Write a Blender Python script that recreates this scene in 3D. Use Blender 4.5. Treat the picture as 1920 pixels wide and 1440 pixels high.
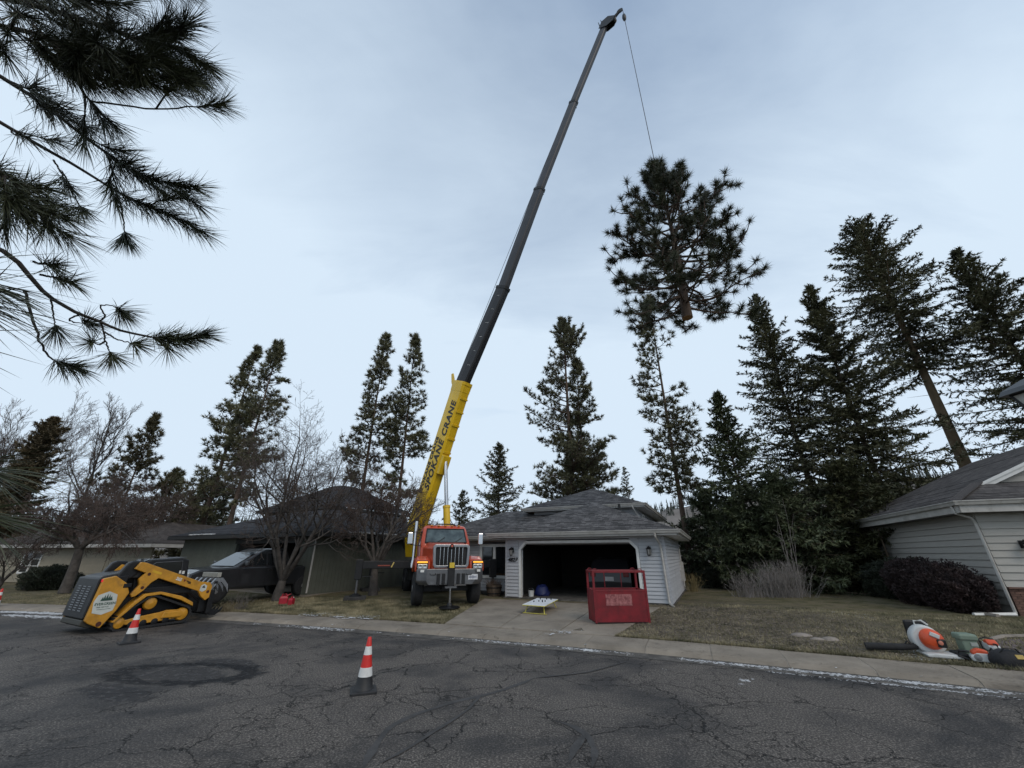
import bpy, bmesh, math, random
import numpy as np
from mathutils import Vector, Matrix, Quaternion

for o in list(bpy.data.objects):
    bpy.data.objects.remove(o)
scene = bpy.context.scene
COL = scene.collection
R = math.radians

# ------------------------------------------------------------ camera, sky, sun
PITCH = math.atan(320 / 735.)
FPX = 735.
CAMH = 1.9
cam_d = bpy.data.cameras.new('camera')
cam_d.sensor_width = 36
cam_d.lens = 36 * FPX / 1920
cam_d.clip_start = 0.05
cam_d.clip_end = 3000
cam = bpy.data.objects.new('camera', cam_d)
COL.objects.link(cam)
cam.location = (0, 0, CAMH)
cam.rotation_euler = (math.pi / 2 + PITCH, 0, 0)
scene.camera = cam

SUN_AZ, SUN_EL = R(150), R(40)      # azimuth clockwise from +Y: the sun stands behind the camera, to the right
world = bpy.data.worlds.new('World')
scene.world = world
world.use_nodes = True
nt = world.node_tree
for n in list(nt.nodes):
    nt.nodes.remove(n)
def N(t, **k):
    n = nt.nodes.new(t)
    for a, b in k.items():
        setattr(n, a, b)
    return n
wo = N('ShaderNodeOutputWorld')
bg = N('ShaderNodeBackground')
bg.inputs['Strength'].default_value = 0.1
sky = N('ShaderNodeTexSky', sky_type='NISHITA', sun_disc=False)
sky.sun_elevation = SUN_EL
sky.sun_rotation = SUN_AZ
sky.air_density = 1.0
sky.dust_density = 0.4
sky.ozone_density = 2.2
tc = N('ShaderNodeTexCoord')
sep = N('ShaderNodeSeparateXYZ')
nt.links.new(tc.outputs['Generated'], sep.inputs[0])
zc = N('ShaderNodeMath', operation='MAXIMUM'); zc.inputs[1].default_value = 0.0
nt.links.new(sep.outputs['Z'], zc.inputs[0])
za = N('ShaderNodeMath', operation='ADD'); za.inputs[1].default_value = 0.22
nt.links.new(zc.outputs[0], za.inputs[0])
dx = N('ShaderNodeMath', operation='DIVIDE'); dy = N('ShaderNodeMath', operation='DIVIDE')
nt.links.new(sep.outputs['X'], dx.inputs[0]); nt.links.new(za.outputs[0], dx.inputs[1])
nt.links.new(sep.outputs['Y'], dy.inputs[0]); nt.links.new(za.outputs[0], dy.inputs[1])
cb = N('ShaderNodeCombineXYZ')
nt.links.new(dx.outputs[0], cb.inputs['X']); nt.links.new(dy.outputs[0], cb.inputs['Y'])
mp = N('ShaderNodeMapping'); mp.inputs['Rotation'].default_value = (0, 0, R(35)); mp.inputs['Scale'].default_value = (0.55, 1.05, 1)
nt.links.new(cb.outputs[0], mp.inputs[0])
ns = N('ShaderNodeTexNoise'); ns.inputs['Scale'].default_value = 0.95; ns.inputs['Detail'].default_value = 7; ns.inputs['Roughness'].default_value = 0.5; ns.inputs['Distortion'].default_value = 0.5
nt.links.new(mp.outputs[0], ns.inputs['Vector'])
# thin cloud veils the blue; the lower one looks, the more of it there is in the way
rp = N('ShaderNodeMapRange'); rp.inputs[1].default_value = 0.34; rp.inputs[2].default_value = 0.66; rp.inputs[3].default_value = -0.17; rp.inputs[4].default_value = 0.19
nt.links.new(ns.outputs['Fac'], rp.inputs[0])
ho = N('ShaderNodeMath', operation='MULTIPLY_ADD'); ho.inputs[1].default_value = -1.0; ho.inputs[2].default_value = 1.50
nt.links.new(zc.outputs[0], ho.inputs[0])
fa = N('ShaderNodeMath', operation='ADD', use_clamp=True)
mp2 = N('ShaderNodeMapping'); mp2.inputs['Rotation'].default_value = (0, 0, R(48)); mp2.inputs['Scale'].default_value = (0.7, 1.9, 1)
nt.links.new(cb.outputs[0], mp2.inputs[0])
ns2 = N('ShaderNodeTexNoise'); ns2.inputs['Scale'].default_value = 1.5; ns2.inputs['Detail'].default_value = 8; ns2.inputs['Roughness'].default_value = 0.6; ns2.inputs['Distortion'].default_value = 0.8
nt.links.new(mp2.outputs[0], ns2.inputs['Vector'])
rp2 = N('ShaderNodeMapRange'); rp2.inputs[1].default_value = 0.35; rp2.inputs[2].default_value = 0.65; rp2.inputs[3].default_value = -0.07; rp2.inputs[4].default_value = 0.07
nt.links.new(ns2.outputs['Fac'], rp2.inputs[0])
fb = N('ShaderNodeMath', operation='ADD')
nt.links.new(rp.outputs[0], fb.inputs[0]); nt.links.new(rp2.outputs[0], fb.inputs[1])
nt.links.new(fb.outputs[0], fa.inputs[0]); nt.links.new(ho.outputs[0], fa.inputs[1])
mx = N('ShaderNodeMix', data_type='RGBA')
mx.inputs['B'].default_value = (6.95, 8.25, 9.6, 1)
nt.links.new(fa.outputs[0], mx.inputs['Factor'])
hs_ = N('ShaderNodeHueSaturation'); hs_.inputs['Saturation'].default_value = 1.9; hs_.inputs['Value'].default_value = 1.15
nt.links.new(sky.outputs[0], hs_.inputs['Color']); nt.links.new(hs_.outputs[0], mx.inputs['A'])
nt.links.new(mx.outputs['Result'], bg.inputs['Color'])
nt.links.new(bg.outputs[0], wo.inputs[0])

sun_d = bpy.data.lights.new('sun', 'SUN')
sun_d.energy = 1.15
sun_d.angle = R(30)
sun_d.color = (1.0, 0.87, 0.72)
sun = bpy.data.objects.new('sun', sun_d)
COL.objects.link(sun)
sdir = Vector((math.sin(SUN_AZ) * math.cos(SUN_EL), math.cos(SUN_AZ) * math.cos(SUN_EL), math.sin(SUN_EL)))
sun.location = sdir * 60
sun.rotation_euler = sdir.to_track_quat('Z', 'Y').to_euler()

scene.view_settings.view_transform = 'Standard'
scene.view_settings.look = 'None'
scene.view_settings.exposure = 0.0
scene.view_settings.gamma = 1.0
scene.view_settings.use_curve_mapping = False

# ------------------------------------------------------------ geometry of the place
def ray(x, y):
    u = (x - 960) / FPX; v = (720 - y) / FPX
    return Vector((u, math.cos(PITCH) - v * math.sin(PITCH), math.sin(PITCH) + v * math.cos(PITCH)))
def at_z(x, y, z):
    d = ray(x, y); return Vector((0, 0, CAMH)) + d * ((z - CAMH) / d.z)
def at_y(x, y, Y):
    d = ray(x, y); return Vector((0, 0, CAMH)) + d * (Y / d.y)
def at_d(x, y, dep):
    return Vector((0, 0, CAMH)) + ray(x, y) * dep
C23, S23 = math.cos(R(23)), math.sin(R(23))
def W(s, t, z=0.0):                       # street frame: s along the kerb, t away from the camera
    return Vector((s * C23 + t * S23, -s * S23 + t * C23, z))
def ST(x, y):
    return (x * C23 - y * S23, x * S23 + y * C23)
def kerb_t(s):
    a = s + 4.0
    k = 0.0062 if a > 0 else 0.0054
    a = max(-26, min(30, a))
    return 10.12 - k * a * a
def lawn_z(off):                          # off = metres behind the face of the kerb
    return 0.105 + min(0.175, max(0, off - 1.0) * 0.034)
def gz(x, y):
    s, t = ST(x, y); off = t - kerb_t(s)
    return 0.0 if off < 0.0 else (0.10 if off < 1.0 else lawn_z(off))

# ------------------------------------------------------------ materials
def mat(name, col, rough=0.6, metal=0.0, var=0.12, scale=4.0, bump=0.0, bscale=60.0, rnd=0.0, spec=0.5, col2=None, detail=5, trans=0.0, coat=0.0, stretch=None):
    m = bpy.data.materials.new(name); m.use_nodes = True
    t = m.node_tree; b = t.nodes['Principled BSDF']
    b.inputs['Roughness'].default_value = rough
    b.inputs['Metallic'].default_value = metal
    b.inputs['Specular IOR Level'].default_value = spec
    b.inputs['Coat Weight'].default_value = coat
    if trans: b.inputs['Transmission Weight'].default_value = trans
    tcn = t.nodes.new('ShaderNodeTexCoord'); vec = tcn.outputs['Object']
    if stretch:
        mpn = t.nodes.new('ShaderNodeMapping'); mpn.inputs['Scale'].default_value = stretch
        t.links.new(vec, mpn.inputs[0]); vec = mpn.outputs[0]
    nz = t.nodes.new('ShaderNodeTexNoise'); nz.inputs['Scale'].default_value = scale; nz.inputs['Detail'].default_value = detail; nz.inputs['Roughness'].default_value = 0.6
    t.links.new(vec, nz.inputs['Vector'])
    mixn = t.nodes.new('ShaderNodeMix'); mixn.data_type = 'RGBA'
    c = Vector(col[:3])
    lo = [max(0, v * (1 - var)) for v in c] + [1]
    hi = [min(1, v * (1 + var)) for v in (col2 or c)] + [1]
    mixn.inputs['A'].default_value = lo; mixn.inputs['B'].default_value = hi
    rmp = t.nodes.new('ShaderNodeMapRange'); rmp.inputs[1].default_value = 0.34; rmp.inputs[2].default_value = 0.66
    t.links.new(nz.outputs['Fac'], rmp.inputs[0]); t.links.new(rmp.outputs[0], mixn.inputs['Factor'])
    out = mixn.outputs['Result']
    if rnd:
        oi = t.nodes.new('ShaderNodeObjectInfo')
        hsv = t.nodes.new('ShaderNodeHueSaturation')
        mr = t.nodes.new('ShaderNodeMapRange'); mr.inputs[3].default_value = 1 - rnd; mr.inputs[4].default_value = 1 + rnd
        t.links.new(oi.outputs['Random'], mr.inputs[0]); t.links.new(mr.outputs[0], hsv.inputs['Value'])
        t.links.new(out, hsv.inputs['Color']); out = hsv.outputs['Color']
    t.links.new(out, b.inputs['Base Color'])
    if bump:
        nb = t.nodes.new('ShaderNodeTexNoise'); nb.inputs['Scale'].default_value = bscale; nb.inputs['Detail'].default_value = 4
        t.links.new(vec, nb.inputs['Vector'])
        bp = t.nodes.new('ShaderNodeBump'); bp.inputs['Strength'].default_value = bump; bp.inputs['Distance'].default_value = 0.02
        t.links.new(nb.outputs['Fac'], bp.inputs['Height']); t.links.new(bp.outputs[0], b.inputs['Normal'])
        # roughness breaks up too
    return m
def add_dirt(m, col, scale, lo, hi, strength, stretch=None, detail=8):
    t = m.node_tree; b = t.nodes['Principled BSDF']; src = b.inputs['Base Color'].links[0].from_socket
    tcn = t.nodes.new('ShaderNodeTexCoord'); vec = tcn.outputs['Object']
    if stretch:
        mp_ = t.nodes.new('ShaderNodeMapping'); mp_.inputs['Scale'].default_value = stretch; t.links.new(vec, mp_.inputs[0]); vec = mp_.outputs[0]
    nz = t.nodes.new('ShaderNodeTexNoise'); nz.inputs['Scale'].default_value = scale; nz.inputs['Detail'].default_value = detail; nz.inputs['Roughness'].default_value = 0.7; nz.inputs['Distortion'].default_value = 0.6
    t.links.new(vec, nz.inputs['Vector'])
    mr = t.nodes.new('ShaderNodeMapRange'); mr.interpolation_type = 'SMOOTHSTEP'; mr.inputs[1].default_value = lo; mr.inputs[2].default_value = hi; mr.inputs[4].default_value = strength
    t.links.new(nz.outputs['Fac'], mr.inputs[0])
    mx_ = t.nodes.new('ShaderNodeMix'); mx_.data_type = 'RGBA'; mx_.inputs['B'].default_value = (*col, 1)
    t.links.new(mr.outputs[0], mx_.inputs['Factor']); t.links.new(src, mx_.inputs['A']); t.links.new(mx_.outputs['Result'], b.inputs['Base Color'])
    return m
def emit_mat(name, col, strength):
    m = bpy.data.materials.new(name); m.use_nodes = True
    b = m.node_tree.nodes['Principled BSDF']
    b.inputs['Base Color'].default_value = (*col, 1); b.inputs['Emission Color'].default_value = (*col, 1); b.inputs['Emission Strength'].default_value = strength
    return m

# ------------------------------------------------------------ mesh helpers
class MB:
    def __init__(self):
        self.v = []; self.f = []
    def add(self, vs, fs):
        o = len(self.v); self.v += [tuple(p) for p in vs]; self.f += [tuple(i + o for i in f) for f in fs]; return self
    def box(self, c, s, rot=None):
        hx, hy, hz = s[0] / 2, s[1] / 2, s[2] / 2; c = Vector(c)
        vs = [Vector((x, y, z)) for x in (-hx, hx) for y in (-hy, hy) for z in (-hz, hz)]
        if rot is not None:
            m = Matrix.Rotation(rot[1], 3, rot[0]) if isinstance(rot, tuple) else rot
            vs = [m @ p for p in vs]
        return self.add([p + c for p in vs], [(0, 1, 3, 2), (4, 6, 7, 5), (0, 4, 5, 1), (2, 3, 7, 6), (0, 2, 6, 4), (1, 5, 7, 3)])
    def bb(self, x0, x1, y0, y1, z0, z1):
        return self.box(((x0 + x1) / 2, (y0 + y1) / 2, (z0 + z1) / 2), (x1 - x0, y1 - y0, z1 - z0))
    def tube(self, pts, rad, n=8, caps=True):
        pts = [Vector(p) for p in pts]; k = len(pts)
        if not hasattr(rad, '__len__'): rad = [rad] * k
        ref = None; rings = []
        for i, p in enumerate(pts):
            d = (pts[min(i + 1, k - 1)] - pts[max(i - 1, 0)]).normalized()
            if ref is None:
                ref = Vector((0, 0, 1)) if abs(d.z) < 0.9 else Vector((1, 0, 0))
            a = d.cross(ref).normalized(); b = d.cross(a).normalized(); ref = -b if False else ref
            rings.append([p + (a * math.cos(2 * math.pi * j / n) + b * math.sin(2 * math.pi * j / n)) * rad[i] for j in range(n)])
        vs = [q for r in rings for q in r]; fs = []
        for i in range(k - 1):
            for j in range(n):
                a0 = i * n + j; a1 = i * n + (j + 1) % n
                fs.append((a0, a1, a1 + n, a0 + n))
        if caps:
            fs.append(tuple(range(n))[::-1]); fs.append(tuple(range((k - 1) * n, k * n)))
        return self.add(vs, fs)
    def cyl(self, p0, p1, r0, r1=None, n=16):
        return self.tube([p0, p1], [r0, r0 if r1 is None else r1], n)
    def prism(self, poly, axis, a, b):
        n = len(poly)
        def P(p, h):
            return {'x': (h, p[0], p[1]), 'y': (p[0], h, p[1]), 'z': (p[0], p[1], h)}[axis]
        vs = [P(p, a) for p in poly] + [P(p, b) for p in poly]
        fs = [tuple(range(n)), tuple(range(n, 2 * n))[::-1]] + [(i, i + n, (i + 1) % n + n, (i + 1) % n) for i in range(n)]
        return self.add(vs, fs)
    def lathe(self, prof, c=(0, 0, 0), axis='z', n=24):
        vs = []; c = Vector(c)
        for r, h in prof:
            for j in range(n):
                a = 2 * math.pi * j / n; p = (r * math.cos(a), r * math.sin(a), h)
                if axis == 'x': p = (p[2], p[0], p[1])
                if axis == 'y': p = (p[0], p[2], p[1])
                vs.append(c + Vector(p))
        fs = []
        for i in range(len(prof) - 1):
            for j in range(n):
                fs.append((i * n + j, i * n + (j + 1) % n, (i + 1) * n + (j + 1) % n, (i + 1) * n + j))
        fs.append(tuple(range(n))); fs.append(tuple(range((len(prof) - 1) * n, len(prof) * n)))
        return self.add(vs, fs)
    def loft(self, rings, caps=True, closed=True):
        n = len(rings[0]); vs = [p for r in rings for p in r]; fs = []
        for i in range(len(rings) - 1):
            for j in range(n if closed else n - 1):
                fs.append((i * n + j, i * n + (j + 1) % n, (i + 1) * n + (j + 1) % n, (i + 1) * n + j))
        if caps:
            fs.append(tuple(range(n))[::-1]); fs.append(tuple(range((len(rings) - 1) * n, len(rings) * n)))
        return self.add(vs, fs)
    def mesh(self, name, fix=True):
        me = bpy.data.meshes.new(name); me.from_pydata(self.v, [], self.f)
        if fix:
            bm = bmesh.new(); bm.from_mesh(me); bmesh.ops.recalc_face_normals(bm, faces=bm.faces); bm.to_mesh(me); bm.free()
        return me
    def build(self, name, m, parent=None, bevel=0.0, smooth=False, loc=None, rz=None, seg=2, fix=True):
        return link(name, self.mesh(name, fix), m, parent, bevel, smooth, loc, rz, seg)
def link(name, me, m, parent=None, bevel=0.0, smooth=False, loc=None, rz=None, seg=2):
    if m is not None and not me.materials: me.materials.append(m)
    if smooth:
        me.polygons.foreach_set('use_smooth', [True] * len(me.polygons))
    o = bpy.data.objects.new(name, me); COL.objects.link(o); o.parent = parent
    if loc is not None: o.location = loc
    if rz is not None: o.rotation_euler = (0, 0, rz)
    if bevel:
        b = o.modifiers.new('bevel', 'BEVEL'); b.width = bevel; b.segments = seg; b.limit_method = 'ANGLE'; b.angle_limit = R(35); b.harden_normals = False
    if smooth:
        try:
            me.set_sharp_from_angle(angle=R(40))
        except Exception:
            pass
    return o
def tag(o, label=None, cat=None, group=None, kind=None):
    if label: o['label'] = label
    if cat: o['category'] = cat
    if group: o['group'] = group
    if kind: o['kind'] = kind
    return o
def thing(name, label, cat, loc=(0, 0, 0), rz=0.0, group=None, rot=None):
    o = bpy.data.objects.new(name, None); COL.objects.link(o); o.empty_display_size = 0.2
    o.location = loc; o.rotation_euler = rot if rot else (0, 0, rz)
    return tag(o, label, cat, group)
def shared(name, me, parent, loc=(0, 0, 0), rot=(0, 0, 0), scale=(1, 1, 1)):
    o = bpy.data.objects.new(name, me); COL.objects.link(o); o.parent = parent; o.location = loc; o.rotation_euler = rot; o.scale = scale
    return o
def tri_mesh(name, tris):                 # tris: (n,3,3) array
    tris = np.asarray(tris, dtype=np.float32); n = len(tris)
    me = bpy.data.meshes.new(name)
    me.vertices.add(n * 3); me.vertices.foreach_set('co', tris.reshape(-1))
    me.loops.add(n * 3); me.loops.foreach_set('vertex_index', np.arange(n * 3, dtype=np.int32))
    me.polygons.add(n); me.polygons.foreach_set('loop_start', np.arange(0, n * 3, 3, dtype=np.int32))
    try:
        me.polygons.foreach_set('loop_total', np.full(n, 3, dtype=np.int32))
    except Exception:
        pass
    me.update(calc_edges=True)
    return me
def quad_mesh(name, verts, quads):
    verts = np.asarray(verts, dtype=np.float32); quads = np.asarray(quads, dtype=np.int32)
    me = bpy.data.meshes.new(name); n = len(quads)
    me.vertices.add(len(verts)); me.vertices.foreach_set('co', verts.reshape(-1))
    me.loops.add(n * 4); me.loops.foreach_set('vertex_index', quads.reshape(-1))
    me.polygons.add(n); me.polygons.foreach_set('loop_start', np.arange(0, n * 4, 4, dtype=np.int32))
    try:
        me.polygons.foreach_set('loop_total', np.full(n, 4, dtype=np.int32))
    except Exception:
        pass
    me.update(calc_edges=True)
    return me
def seg_mesh(name, segs, n=4):            # segs: rows p0(3) p1(3) r0 r1 -> open tapered prisms
    a = np.asarray(segs, dtype=np.float64); p0 = a[:, 0:3]; p1 = a[:, 3:6]; r0 = a[:, 6:7]; r1 = a[:, 7:8]
    d = p1 - p0; d /= np.maximum(np.linalg.norm(d, axis=1, keepdims=True), 1e-9)
    ref = np.where(np.abs(d[:, 2:3]) < 0.9, np.array([[0, 0, 1.0]]), np.array([[1.0, 0, 0]]))
    u = np.cross(d, ref); u /= np.linalg.norm(u, axis=1, keepdims=True); w = np.cross(d, u)
    vs = np.zeros((len(a), 2 * n, 3))
    for j in range(n):
        th = 2 * math.pi * j / n; off = u * math.cos(th) + w * math.sin(th)
        vs[:, j] = p0 + off * r0; vs[:, n + j] = p1 + off * r1
    base = (np.arange(len(a)) * 2 * n)[:, None]
    q = np.concatenate([base + np.array([[j, (j + 1) % n, n + (j + 1) % n, n + j]]) for j in range(n)], axis=1).reshape(-1, 4)
    me = quad_mesh(name, vs.reshape(-1, 3), q)
    me.polygons.foreach_set('use_smooth', [True] * len(me.polygons))
    return me
def text(s, size, m, parent, origin, xd, yd, name='lettering', extrude=0.004, shear=0.0, offset=0.0, align='LEFT', space=1.0):
    cu = bpy.data.curves.new(name, 'FONT'); cu.body = s; cu.size = size; cu.extrude = extrude; cu.shear = shear; cu.offset = offset; cu.align_x = align; cu.space_character = space
    cu.resolution_u = 3
    o = bpy.data.objects.new(name, cu); COL.objects.link(o)
    dg = bpy.context.evaluated_depsgraph_get(); me = bpy.data.meshes.new_from_object(o.evaluated_get(dg)); bpy.data.objects.remove(o)
    xd = Vector(xd).normalized(); yd = Vector(yd).normalized(); zd = xd.cross(yd)
    mm = Matrix((xd, yd, zd)).transposed().to_4x4(); mm.translation = Vector(origin)
    me.transform(mm); me.materials.clear(); me.materials.append(m); me.name = name
    return link(name, me, m, parent)
rng = np.random.default_rng(7)
random.seed(11)

# ------------------------------------------------------------ shared materials
m_black = mat('black_steel', (0.012, 0.012, 0.013), 0.45, 0.3, 0.3, 8)
m_rubber = mat('rubber', (0.016, 0.016, 0.017), 0.85, 0, 0.3, 12, 0.3, 80)
m_chrome = mat('chrome', (0.55, 0.55, 0.56), 0.16, 1.0, 0.05, 3)
m_steel = mat('worn_steel', (0.33, 0.33, 0.34), 0.38, 0.9, 0.25, 9)
m_glass = mat('dark_glass', (0.012, 0.014, 0.016), 0.06, 0, 0.1, 3, spec=0.8)
m_white = mat('white_trim', (0.62, 0.62, 0.60), 0.5, 0, 0.08, 5)
m_gutter = mat('gutter_metal', (0.40, 0.385, 0.36), 0.45, 0, 0.10, 3)
m_siding = mat('grey_siding', (0.385, 0.395, 0.415), 0.6, 0, 0.06, 3, 0.15, 25, rnd=0.05, stretch=(1, 1, 12))
m_siding_wall = mat('grey_wall', (0.10, 0.105, 0.115), 0.8)
m_conc = mat('driveway_concrete', (0.198, 0.168, 0.132), 0.88, 0, 0.10, 1.3, 0.6, 90, rnd=0.09, col2=(0.242, 0.208, 0.166), detail=12)
add_dirt(m_conc, (0.075, 0.062, 0.050), 0.9, 0.52, 0.72, 0.75)
add_dirt(m_conc, (0.040, 0.034, 0.028), 7.0, 0.60, 0.74, 0.7)
add_dirt(m_conc, (0.34, 0.31, 0.27), 30.0, 0.60, 0.75, 0.5)
m_snow = mat('old_snow', (0.42, 0.425, 0.43), 0.8, 0, 0.35, 6, 0.6, 40)
add_dirt(m_siding, (0.17, 0.17, 0.165), 1.2, 0.52, 0.75, 0.45, (1, 1, .5))
add_dirt(m_gutter, (0.16, 0.145, 0.12), 2.5, 0.50, 0.72, 0.5)
m_bark_pine = mat('pine_bark', (0.075, 0.05, 0.036), 0.9, 0, 0.5, 3, 0.8, 18, stretch=(1, 1, 0.3))
m_bark_fir = mat('fir_bark', (0.085, 0.066, 0.047), 0.9, 0, 0.4, 3, 0.8, 18, stretch=(1, 1, 0.3))
m_bark_grey = mat('grey_bark', (0.062, 0.054, 0.048), 0.9, 0, 0.4, 5, 0.6, 25)
m_twig = mat('twig', (0.070, 0.052, 0.043), 0.9, 0, 0.35, 2)
m_twig_red = mat('reddish_twig', (0.085, 0.060, 0.050), 0.9, 0, 0.3, 2)
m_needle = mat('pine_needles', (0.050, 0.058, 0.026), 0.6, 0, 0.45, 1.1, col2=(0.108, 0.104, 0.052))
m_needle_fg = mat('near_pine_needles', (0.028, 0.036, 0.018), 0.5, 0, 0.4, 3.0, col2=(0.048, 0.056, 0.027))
m_fir = mat('fir_needles', (0.044, 0.052, 0.026), 0.65, 0, 0.45, 0.9, col2=(0.100, 0.098, 0.050))
m_spruce = mat('spruce_needles', (0.036, 0.049, 0.024), 0.65, 0, 0.4, 0.8, col2=(0.074, 0.088, 0.040))
# ------------------------------------------------------------ ground
def grid_strip(name, ss, offs, zf, m, kind='structure'):
    vs = []; fs = []; k = len(offs)
    for s in ss:
        for o in offs:
            p = W(s, kerb_t(s) + o); vs.append((p.x, p.y, zf(s, o)))
    for i in range(len(ss) - 1):
        for j in range(k - 1):
            fs.append((i * k + j, (i + 1) * k + j, (i + 1) * k + j + 1, i * k + j + 1))
    mb = MB(); mb.add(vs, fs)
    o = mb.build(name, m, fix=False, smooth=True)
    return tag(o, kind=kind)

def lawn_material():
    m = bpy.data.materials.new('winter_lawn'); m.use_nodes = True; t = m.node_tree; b = t.nodes['Principled BSDF']; b.inputs['Roughness'].default_value = 0.95; b.inputs['Specular IOR Level'].default_value = 0.2
    tcn = t.nodes.new('ShaderNodeTexCoord')
    def noise(sc, det=6, rough=0.65):
        n = t.nodes.new('ShaderNodeTexNoise'); n.inputs['Scale'].default_value = sc; n.inputs['Detail'].default_value = det; n.inputs['Roughness'].default_value = rough
        t.links.new(tcn.outputs['Object'], n.inputs['Vector']); return n.outputs['Fac']
    def ramp(fac, stops):
        r = t.nodes.new('ShaderNodeValToRGB'); e = r.color_ramp.elements
        e[0].position = stops[0][0]; e[0].color = (*stops[0][1], 1); e[1].position = stops[-1][0]; e[1].color = (*stops[-1][1], 1)
        for p, c in stops[1:-1]:
            x = e.new(p); x.color = (*c, 1)
        t.links.new(fac, r.inputs[0]); return r.outputs[0]
    turf = ramp(noise(1.4, 9, 0.72), [(0.30, (0.050, 0.054, 0.022)), (0.45, (0.098, 0.088, 0.040)), (0.56, (0.175, 0.148, 0.088)), (0.64, (0.105, 0.084, 0.056)), (0.74, (0.21, 0.18, 0.125))])
    litter = ramp(noise(16, 8, 0.75), [(0.30, (0.060, 0.048, 0.036)), (0.5, (0.140, 0.118, 0.094)), (0.70, (0.235, 0.205, 0.172))])
    mixn = t.nodes.new('ShaderNodeMix'); mixn.data_type = 'RGBA'
    # bare, leaf-strewn bed beside the driveway
    sp = t.nodes.new('ShaderNodeVectorMath'); sp.operation = 'DISTANCE'; sp.inputs[1].default_value = (5.0, 12.6, 0.2)
    t.links.new(tcn.outputs['Object'], sp.inputs[0])
    mr = t.nodes.new('ShaderNodeMapRange'); mr.inputs[1].default_value = 2.6; mr.inputs[2].default_value = 6.0; mr.inputs[3].default_value = 1.0; mr.inputs[4].default_value = 0.12
    t.links.new(sp.outputs['Value'], mr.inputs[0])
    ad = t.nodes.new('ShaderNodeMath'); ad.operation = 'MULTIPLY_ADD'; ad.inputs[1].default_value = 1.1; ad.inputs[2].default_value = -0.55
    t.links.new(noise(1.7), ad.inputs[0])
    a2 = t.nodes.new('ShaderNodeMath'); a2.operation = 'ADD'; a2.use_clamp = True
    t.links.new(ad.outputs[0], a2.inputs[0]); t.links.new(mr.outputs[0], a2.inputs[1])
    t.links.new(a2.outputs[0], mixn.inputs['Factor']); t.links.new(turf, mixn.inputs['A']); t.links.new(litter, mixn.inputs['B'])
    fine = t.nodes.new('ShaderNodeMix'); fine.data_type = 'RGBA'; fine.blend_type = 'MULTIPLY'; fine.inputs['Factor'].default_value = 0.75
    g = ramp(noise(55, 4, 0.8), [(0.3, (0.35, 0.35, 0.35)), (0.7, (1.3, 1.3, 1.3))])
    t.links.new(mixn.outputs['Result'], fine.inputs['A']); t.links.new(g, fine.inputs['B'])
    t.links.new(fine.outputs['Result'], b.inputs['Base Color'])
    bp = t.nodes.new('ShaderNodeBump'); bp.inputs['Strength'].default_value = 0.9; bp.inputs['Distance'].default_value = 0.03
    t.links.new(noise(45, 6, 0.8), bp.inputs['Height']); t.links.new(bp.outputs[0], b.inputs['Normal'])
    return m
m_lawn = lawn_material()
far = [-420, -250, -150, -100, -70, -50, -40]
ss = far + list(np.arange(-34, 26.1, 1.0)) + [32, 40, 55, 80, 120, 200, 420]
offs = [-420, -150, -60, -30, -14, 0.92, 1.0] + list(np.arange(1.3, 8.0, 0.4)) + [9, 11, 14, 18, 25, 40, 70, 120, 200, 420]
def ground_z(s, o):
    if o < 0.99: return -0.07
    z = lawn_z(o)
    if 1.0 < o < 12: z += 0.012 * math.sin(s * 2.1 + o * 1.3) + 0.010 * math.sin(s * 4.3 - o * 3.1)
    return z - (0.0 if o > 1.01 else 0.01)
grid_strip('ground', ss, offs, ground_z, m_lawn)

# the verge on the photographer's side of the street
vp = [(-60, -14), (-25, -5), (-12, 0.5), (-6.5, 2.1), (-2, 3.4), (2.5, 4.25), (10, 4.6), (30, 2.0), (60, -6)]
def verge_t(s): return float(np.interp(s, [p[0] for p in vp], [p[1] for p in vp]))
vss = list(np.arange(-60, 60.1, 1.0)); vv = []; vf = []
for s in vss:
    for d_, z in ((-0.0, -0.02), (-0.03, 0.09), (-0.2, 0.105), (-0.6, 0.10), (-6, 0.12), (-60, 0.2)):
        p = W(s, verge_t(s) + d_); vv.append((p.x, p.y, z))
for i in range(len(vss) - 1):
    for j in range(5): vf.append((i * 6 + j, (i + 1) * 6 + j, (i + 1) * 6 + j + 1, i * 6 + j + 1))
tag(MB().add(vv, vf).build('verge', m_lawn, fix=False), kind='structure')

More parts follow.
